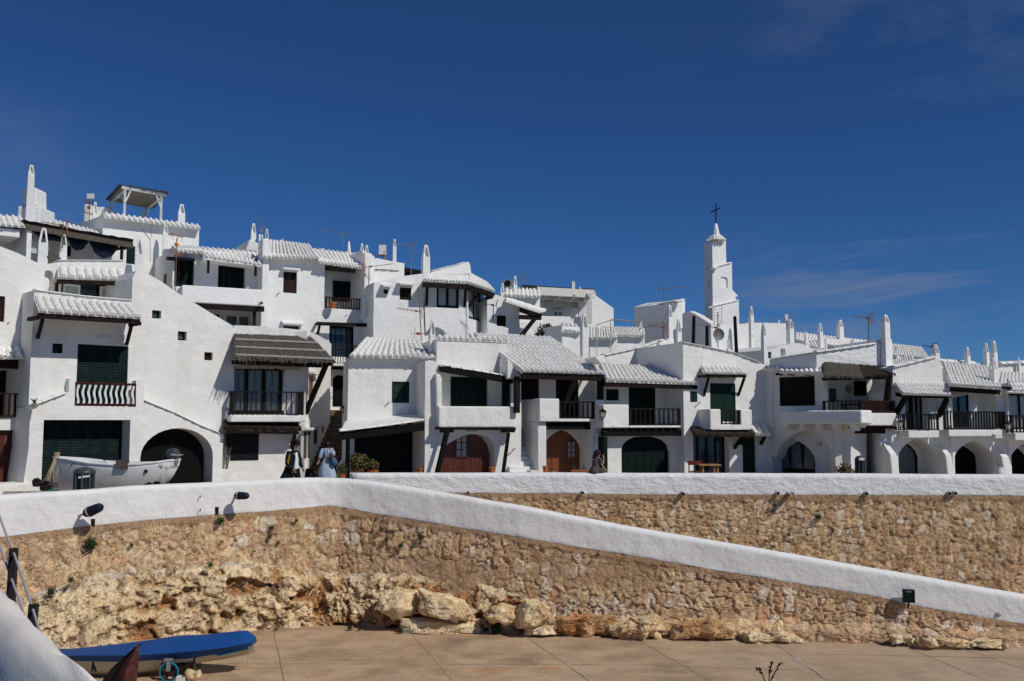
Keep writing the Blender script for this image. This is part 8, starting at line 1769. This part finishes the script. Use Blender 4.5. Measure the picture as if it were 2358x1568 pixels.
# ------------------------------------------------------------------ people
def skin(name, J, E, mt, parent, sub=2):
    """J: {key: (pos, radius)}; one continuous skinned body"""
    me = bpy.data.meshes.new(name); ks = list(J); me.from_pydata([tuple(J[k][0]) for k in ks], [(ks.index(a), ks.index(b)) for a, b in E], []); o = bpy.data.objects.new(name, me); COL.objects.link(o)
    md = o.modifiers.new('skin', 'SKIN'); md.use_smooth_shade = True; sv = me.skin_vertices[0].data
    for i, k in enumerate(ks): r = J[k][1]; sv[i].radius = (r, r) if not isinstance(r, tuple) else r
    sv[0].use_root = True
    s2 = o.modifiers.new('sub', 'SUBSURF'); s2.levels = sub; s2.render_levels = sub; me.materials.append(MAT[mt])
    if parent: o.parent = parent; o.matrix_parent_inverse = Matrix.Translation(-Vector(parent.location))
    return o
def hand_chain(J, E, wr, d, side, key, sc=1.0):
    """palm and five fingers; d = direction of the hand, side = towards the thumb"""
    d = Vector(d).normalized(); side = Vector(side); side = (side-d*side.dot(d)).normalized(); nrm = d.cross(side); pm = wr+d*.055*sc
    J[key+'p'] = (pm, .028*sc); E.append((key, key+'p'))
    for i, (o_, l) in enumerate(((.026,.066),(.009,.074),(-.009,.069),(-.026,.055))):
        k0 = pm+d*.035*sc+side*o_*sc; k1 = k0+(d+nrm*.25).normalized()*l*.55*sc; k2 = k1+(d+nrm*.9).normalized()*l*.45*sc
        for s_, q, r in (('a',k0,.011),('b',k1,.009),('c',k2,.007)): J[f'{key}f{i}{s_}'] = (q, r*sc)
        E += [(key+'p', f'{key}f{i}a'), (f'{key}f{i}a', f'{key}f{i}b'), (f'{key}f{i}b', f'{key}f{i}c')]
    t0 = pm-d*.005*sc+side*.030*sc; t1 = t0+(d*.5+side*.8+nrm*.3).normalized()*.035*sc; t2 = t1+(d*.9+side*.3+nrm*.3).normalized()*.028*sc
    for s_, q, r in (('ta',t0,.013),('tb',t1,.010),('tc',t2,.008)): J[key+s_] = (q, r*sc)
    E += [(key+'p', key+'ta'), (key+'ta', key+'tb'), (key+'tb', key+'tc')]
def head_parts(J, E, neck, c, face, H=.23, key='neck'):
    """head joints, face = direction looked at"""
    up = Vector((0,0,1)); f = Vector(face).normalized()
    J['jaw'] = (c-up*H*.28+f*H*.16, H*.20); J['mid'] = (c-up*H*.02+f*H*.03, H*.36); J['top'] = (c+up*H*.20-f*H*.04, H*.33); E += [(key, 'mid'), ('mid', 'top'), ('mid', 'jaw')]
    J['nose'] = (c-up*H*.06+f*H*.44, H*.055); E.append(('mid', 'nose'))
def loft_cloth(name, secs, mt, parent, n=16, wav=0, seed=0, power=1.0):
    """secs: (centre, rx, ry) ellipses, top to bottom"""
    mb = MB(); rings = []
    for i, (c, rx, ry) in enumerate(secs):
        rings.append([Vector(c)+Vector((rx*cos(k*2*pi/n), ry*sin(k*2*pi/n), 0))*(1+wav*i/len(secs)*sin(k*5.0+seed+i*.35)) for k in range(n)])
    mb.loft(rings); o = mb.build(name, mt, parent, smooth=True); s2 = o.modifiers.new('sub', 'SUBSURF'); s2.levels = 1; s2.render_levels = 2; return o
def secs_uv(rows, Y, ry, n=None):
    out = []
    for r in rows:
        v, u0, u1 = r[:3]; k = r[3] if len(r) > 3 else 1; a = P(u0, v, Y); b = P(u1, v, Y); out.append(((a+b)/2, (b.x-a.x)/2, ry*k))
    return out
# --- man in long dark coat
Y = 31.7; pr = root('person', tuple(P(676,1150,Y)), 'person striding right in a long black coat with yellow letters on the sleeve', 'person')
q = lambda u, v, dy=0: P(u, v, Y+dy); gz = FZ+.04
J = {}; E = []
J['hip'] = (q(676,1082), .13); J['chest'] = (q(675,1052), .14); J['neckb'] = (q(677,1040), .07); J['neck'] = (q(679.5,1034), .050); E += [('hip','chest'),('chest','neckb'),('neckb','neck')]
head_parts(J, E, None, q(681,1024.5), (.85,-.5,0), .25)
for s_, dy, ku, fu in (('l',-.09,686,694),('r',.10,668,655)):
    kn = q(ku,1112,dy); kn.z = gz+.46; ft = Vector((q(fu,1112,dy).x, Y+dy, gz+.06)); J['k'+s_] = (kn, .065); J['a'+s_] = (ft, .045); J['t'+s_] = (ft+Vector((.18,-.03,-.03)), .035); J['h'+s_] = (q(676,1088,dy), .10); E += [('hip','h'+s_),('h'+s_,'k'+s_),('k'+s_,'a'+s_),('a'+s_,'t'+s_)]
for s_, dy, el, wr in (('A',-.20,(661,1067),(675,1082)),('B',.19,(690,1066),(696,1078))):
    J['s'+s_] = (q(670 if s_ == 'A' else 682,1047,dy*.6), .045); J['e'+s_] = (q(*el,dy), .045); J['w'+s_] = (q(*wr,dy-.02), .028); E += [('neckb','s'+s_),('s'+s_,'e'+s_),('e'+s_,'w'+s_)]
    dr = (J['w'+s_][0]-J['e'+s_][0]); hand_chain(J, E, J['w'+s_][0], dr, (0,0,1), 'w'+s_)
skin('body', J, E, 'skin_tan', pr)
loft_cloth('coat', secs_uv([(1035.5,675,683,.45),(1038,670,685,.8),(1043,663.5,687),(1050,661,688),(1058,660,686.5),(1067,658.5,683.5),(1076,656,680),(1086,652,677.5,1.05),(1095,647,674,1.1),(1104,642,671,1.2),(1120,638,668,1.25)], Y, .19), 'coat', pr, 18, .035, 2)
mb = MB(); mb.tube([q(667,1041,-.12), q(663,1053,-.21), q(661.5,1067,-.23), q(667,1075,-.24), q(674,1081,-.23)], [.10,.085,.075,.070,.060], 10); mb.build('sleeve', 'coat', pr, smooth=True)
mb = MB(); mb.tube([q(684,1042,.12), q(690,1055,.19), q(691,1066,.2), q(695,1076,.19)], [.085,.07,.06,.05], 10); mb.build('sleeve', 'coat', pr, smooth=True)
loft_cloth('shirt', secs_uv([(1039,678,685,.4),(1046,680,686.5),(1056,680,687),(1068,677,687),(1078,675,687.3),(1084,674,687)], Y-.03, .165), 'shirt', pr, 12)
for dy, a, b in ((-.1,(681,1080),(690,1118)),(.1,(672,1082),(663,1118))): mb = MB(); k_ = 'l' if dy < 0 else 'r'; mb.tube([q(*a,dy), J['k'+k_][0], J['a'+k_][0]+Vector((0,0,.05))], [.13,.095,.075], 10); mb.build('trouser_leg', 'trousers', pr, smooth=True)
hc = q(679.3,1022); f = Vector((.85,-.5,0)).normalized(); mb = MB()
mb.ell(hc+Vector((-.035,.03,.02)), .145,.135,.13, 14, 10); mb.ell(hc+Vector((.05,-.03,.07)), .12,.11,.08, 12, 8); mb.ell(q(674.5,1028), .065,.09,.11, 10, 8); mb.ell(q(688,1021,-.02), .045,.05,.085, 10, 8); mb.ell(q(674,1034,.02), .05,.06,.06, 8, 6)
hr = mb.build('hair', 'hair', pr, smooth=True)
gl = q(684.3,1024.8,-.13); mb = MB(); sdv = Vector((.5,.85,0)).normalized(); 
for e in (-1,1): mb.ell(gl+sdv*e*.032-Vector((0,0,.0)), .030,.022,.020, 8, 6)
mb.tube([gl-sdv*.06, gl-sdv*.07-f*.10], .006, 4); mb.build('sunglasses', 'metal_black', pr)
for i in range(6):
    t = i/5; a = q(667.3-4.9*t, 1049+23.5*t, -.305+.02*t); mb = MB(); text_mesh('XAOBHN'[i], .095, Matrix.Translation(a+Vector((-.035,0,-.035))) @ Matrix.Rotation(R_(-10), 4, 'Y') @ Matrix.Rotation(pi/2, 4, 'X'), 'yellow_print', pr, extr=.006)
mb = MB(); mb.ell(q(678,1045.5,-.19), .03,.012,.022, 8, 5); mb.build('badge', 'yellow_print', pr)
# --- woman in pale blue dress
Y = 34.9; pr = root('person', tuple(P(752,1120,Y)), 'person in a flowing pale blue dress with bags, passing the stone steps', 'person')
J = {}; E = []; J['hip'] = (q(755,1062), .13); J['chest'] = (q(753,1043), .13); J['neckb'] = (q(753,1034.5), .065); J['neck'] = (q(753.5,1031.5), .045); E += [('hip','chest'),('chest','neckb'),('neckb','neck')]
head_parts(J, E, None, q(753.5,1025.5), (.35,-.75,-.45), .225)
for s_, u in (('l',750),('r',759)):
    kn = q(u,1090,-.05 if s_ == 'l' else .08); kn.z = gz+.45; J['h'+s_] = (q(u,1068), .10); J['k'+s_] = (kn, .055); J['a'+s_] = (Vector((kn.x+(.06 if s_ == 'r' else -.06), Y, gz+.06)), .035); J['t'+s_] = (J['a'+s_][0]+Vector((.05,-.14,-.04)), .03); E += [('hip','h'+s_),('h'+s_,'k'+s_),('k'+s_,'a'+s_),('a'+s_,'t'+s_)]
for s_, sh, el, wr, dy in (('A',(743.5,1036),(737.5,1050.5),(734,1061),-.05),('B',(764,1036),(768,1048),(762,1054),-.12)):
    J['s'+s_] = (q(*sh,0), .058); J['e'+s_] = (q(*el,dy), .042); J['w'+s_] = (q(*wr,dy-.03), .026); E += [('neckb','s'+s_),('s'+s_,'e'+s_),('e'+s_,'w'+s_)]; hand_chain(J, E, J['w'+s_][0], J['w'+s_][0]-J['e'+s_][0], (1,-.3,0), 'w'+s_, .95)
skin('body', J, E, 'skin', pr)
loft_cloth('bodice', secs_uv([(1030.5,747,760,.5),(1033,743.5,764,.8),(1038,743,765.5),(1045,745,764.5),(1051,747,762),(1055,747.5,762)], Y, .155), 'dress_blue', pr, 16)
loft_cloth('skirt', secs_uv([(1052,747,762,.85),(1058,744,763.5),(1066,740,766,1.15),(1075,736.5,768,1.35),(1084,734,771,1.5),(1092,734,773.5,1.6),(1099,737,774,1.6),(1103,739,773,1.55)], Y, .16), 'dress_blue', pr, 30, .085, 1)
for pts, rr in (([(745,1034.5,0),(740,1043,-.05),(737.8,1051,-.05),(736,1056,-.06)],[.08,.075,.07,.06]),([(762,1034.5,0),(767,1042,-.08),(768,1049,-.12)],[.08,.075,.07])): mb = MB(); mb.tube([q(*a) for a in pts], rr, 10); mb.build('sleeve', 'dress_blue', pr, smooth=True)
mb = MB(); mb.ell(q(753,1025.5,.0)+Vector((0,-.01,.02)), .125,.125,.135, 14, 10); mb.ell(q(757,1031,-.07), .06,.05,.08, 10, 8); mb.ell(q(750.5,1032,-.02), .06,.06,.08, 10, 8); mb.build('hair', 'hair', pr, smooth=True)
sb = root('handbag', tuple(q(762,1050,-.25)), 'brown leather bag hanging before the woman in the blue dress', 'handbag'); mb = MB(); mb.ell(q(762,1051,-.25), .075,.07,.135, 12, 9); mb.build('body', 'bag_brown', sb, smooth=True); mb = MB(); mb.tube([q(760,1043,-.24), q(757,1033,-.17), q(756,1031,-.1)], .012, 5); mb.tube([q(763,1043,-.25), q(763,1035,-.17), q(762,1032,-.1)], .010, 5); mb.build('strap', 'cream', sb)
sb = root('tote_bag', tuple(q(769,1064,-.15)), 'blue cloth bag swinging at the right side of the woman in the blue dress', 'bag'); mb = MB(); mb.tube([q(765,1052,-.15), q(768,1058,-.16), q(769.5,1066,-.17), q(768,1073.5,-.17)], [.04,.10,.135,.06], 10); mb.build('body', 'denim', sb, smooth=True); mb = MB(); mb.tube([q(765,1053,-.2), q(764,1044,-.2), q(766,1036,-.12)], .012, 5); mb.tube([q(770,1056,-.15), q(775,1064,-.15)], .02, 5); mb.build('strap', 'denim', sb)
# --- woman seated on the parapet, taking a photograph
Y = 34.75; pr = root('person', tuple(P(1372,1091,Y)), 'person with dark hair sitting on the parapet in a grey patterned dress, photographing', 'person')
J = {}; E = []; J['hip'] = (q(1368,1082), .13); J['chest'] = (q(1373,1062), .12); J['neckb'] = (q(1376,1054), .06); J['neck'] = (q(1377,1051), .045); E += [('hip','chest'),('chest','neckb'),('neckb','neck')]
head_parts(J, E, None, q(1377.6,1044.5), (1,.15,-.05), .225)
for s_, dy in (('l',-.10),('r',.10)):
    J['h'+s_] = (q(1372,1083,dy), .095); kn = q(1396,1085,dy+.28); J['k'+s_] = (kn, .055); J['a'+s_] = (kn+Vector((.06,.12,-.45 if kn.z > FZ+.5 else -.3)), .035); J['t'+s_] = (J['a'+s_][0]+Vector((.16,.02,-.04)), .028); E += [('hip','h'+s_),('h'+s_,'k'+s_),('k'+s_,'a'+s_),('a'+s_,'t'+s_)]
J['sA'] = (q(1380,1056,-.10), .055); J['eA'] = (q(1389,1068.5,-.12), .040); J['wA'] = (q(1390.2,1055,-.10), .025); E += [('neckb','sA'),('sA','eA'),('eA','wA')]; hand_chain(J, E, J['wA'][0], (-.25,0,1), (-.7,-.7,0), 'wA', .95)
J['sB'] = (q(1379,1056,.14), .055); J['eB'] = (q(1385,1069,.16), .040); J['wB'] = (q(1392,1079,.1), .025); E += [('neckb','sB'),('sB','eB'),('eB','wB')]; hand_chain(J, E, J['wB'][0], (1,0,-.5), (0,-1,0), 'wB', .95)
skin('body', J, E, 'skin', pr)
loft_cloth('dress', secs_uv([(1052.5,1371,1380,.5),(1055,1366,1383,.8),(1060,1363,1384),(1067,1363,1382.5),(1072,1364,1380.5,.92),(1076,1360,1380.5,1.1),(1082,1356,1383,1.3),(1087,1354.5,1384,1.4),(1090.5,1356,1383,1.4)], Y, .16), 'dress_grey', pr, 18, .03, 4)
mb = MB(); mb.tube([q(1379.5,1055.5,-.08), q(1383,1061,-.12), q(1385.5,1065,-.13)], [.08,.078,.07], 10); mb.tube([q(1378,1084,-.08), q(1387,1084,.03), q(1394,1086,.14)], [.13,.11,.085], 10); mb.tube([q(1378,1056,.12), q(1382,1063,.15)], [.08,.07], 10); mb.build('sleeve', 'dress_grey', pr, smooth=True)
mb = MB(); mb.ell(q(1374.5,1043.5), .12,.115,.125, 14, 10); mb.ell(q(1372,1050,.0), .115,.10,.12, 12, 9); mb.ell(q(1369,1053,.0), .08,.09,.09, 10, 8); mb.ell(q(1379,1040,0), .07,.09,.06, 10, 8); mb.build('hair', 'hair_brown', pr, smooth=True)
mb = MB(); mb.ell(q(1382.6,1044,-.04), .022,.03,.02, 8, 6); mb.ell(q(1382.6,1044,.05), .022,.03,.02, 8, 6); mb.tube([q(1382,1043.8,-.07), q(1377,1044,-.12)], .005, 4); mb.build('sunglasses', 'metal_black', pr)
c = q(1387.7,1046.5,-.13); mb = MB(); mb.box8([c+Vector((sx*.010+sz*.01, sy*.038, sz*.078)) for sz in (-1,1) for sx, sy in ((-1,-1),(1,-1),(1,1),(-1,1))]); obj(mb, 'phone', 'metal_black', 'black phone held up by the seated woman', 'phone', bevel=.004)
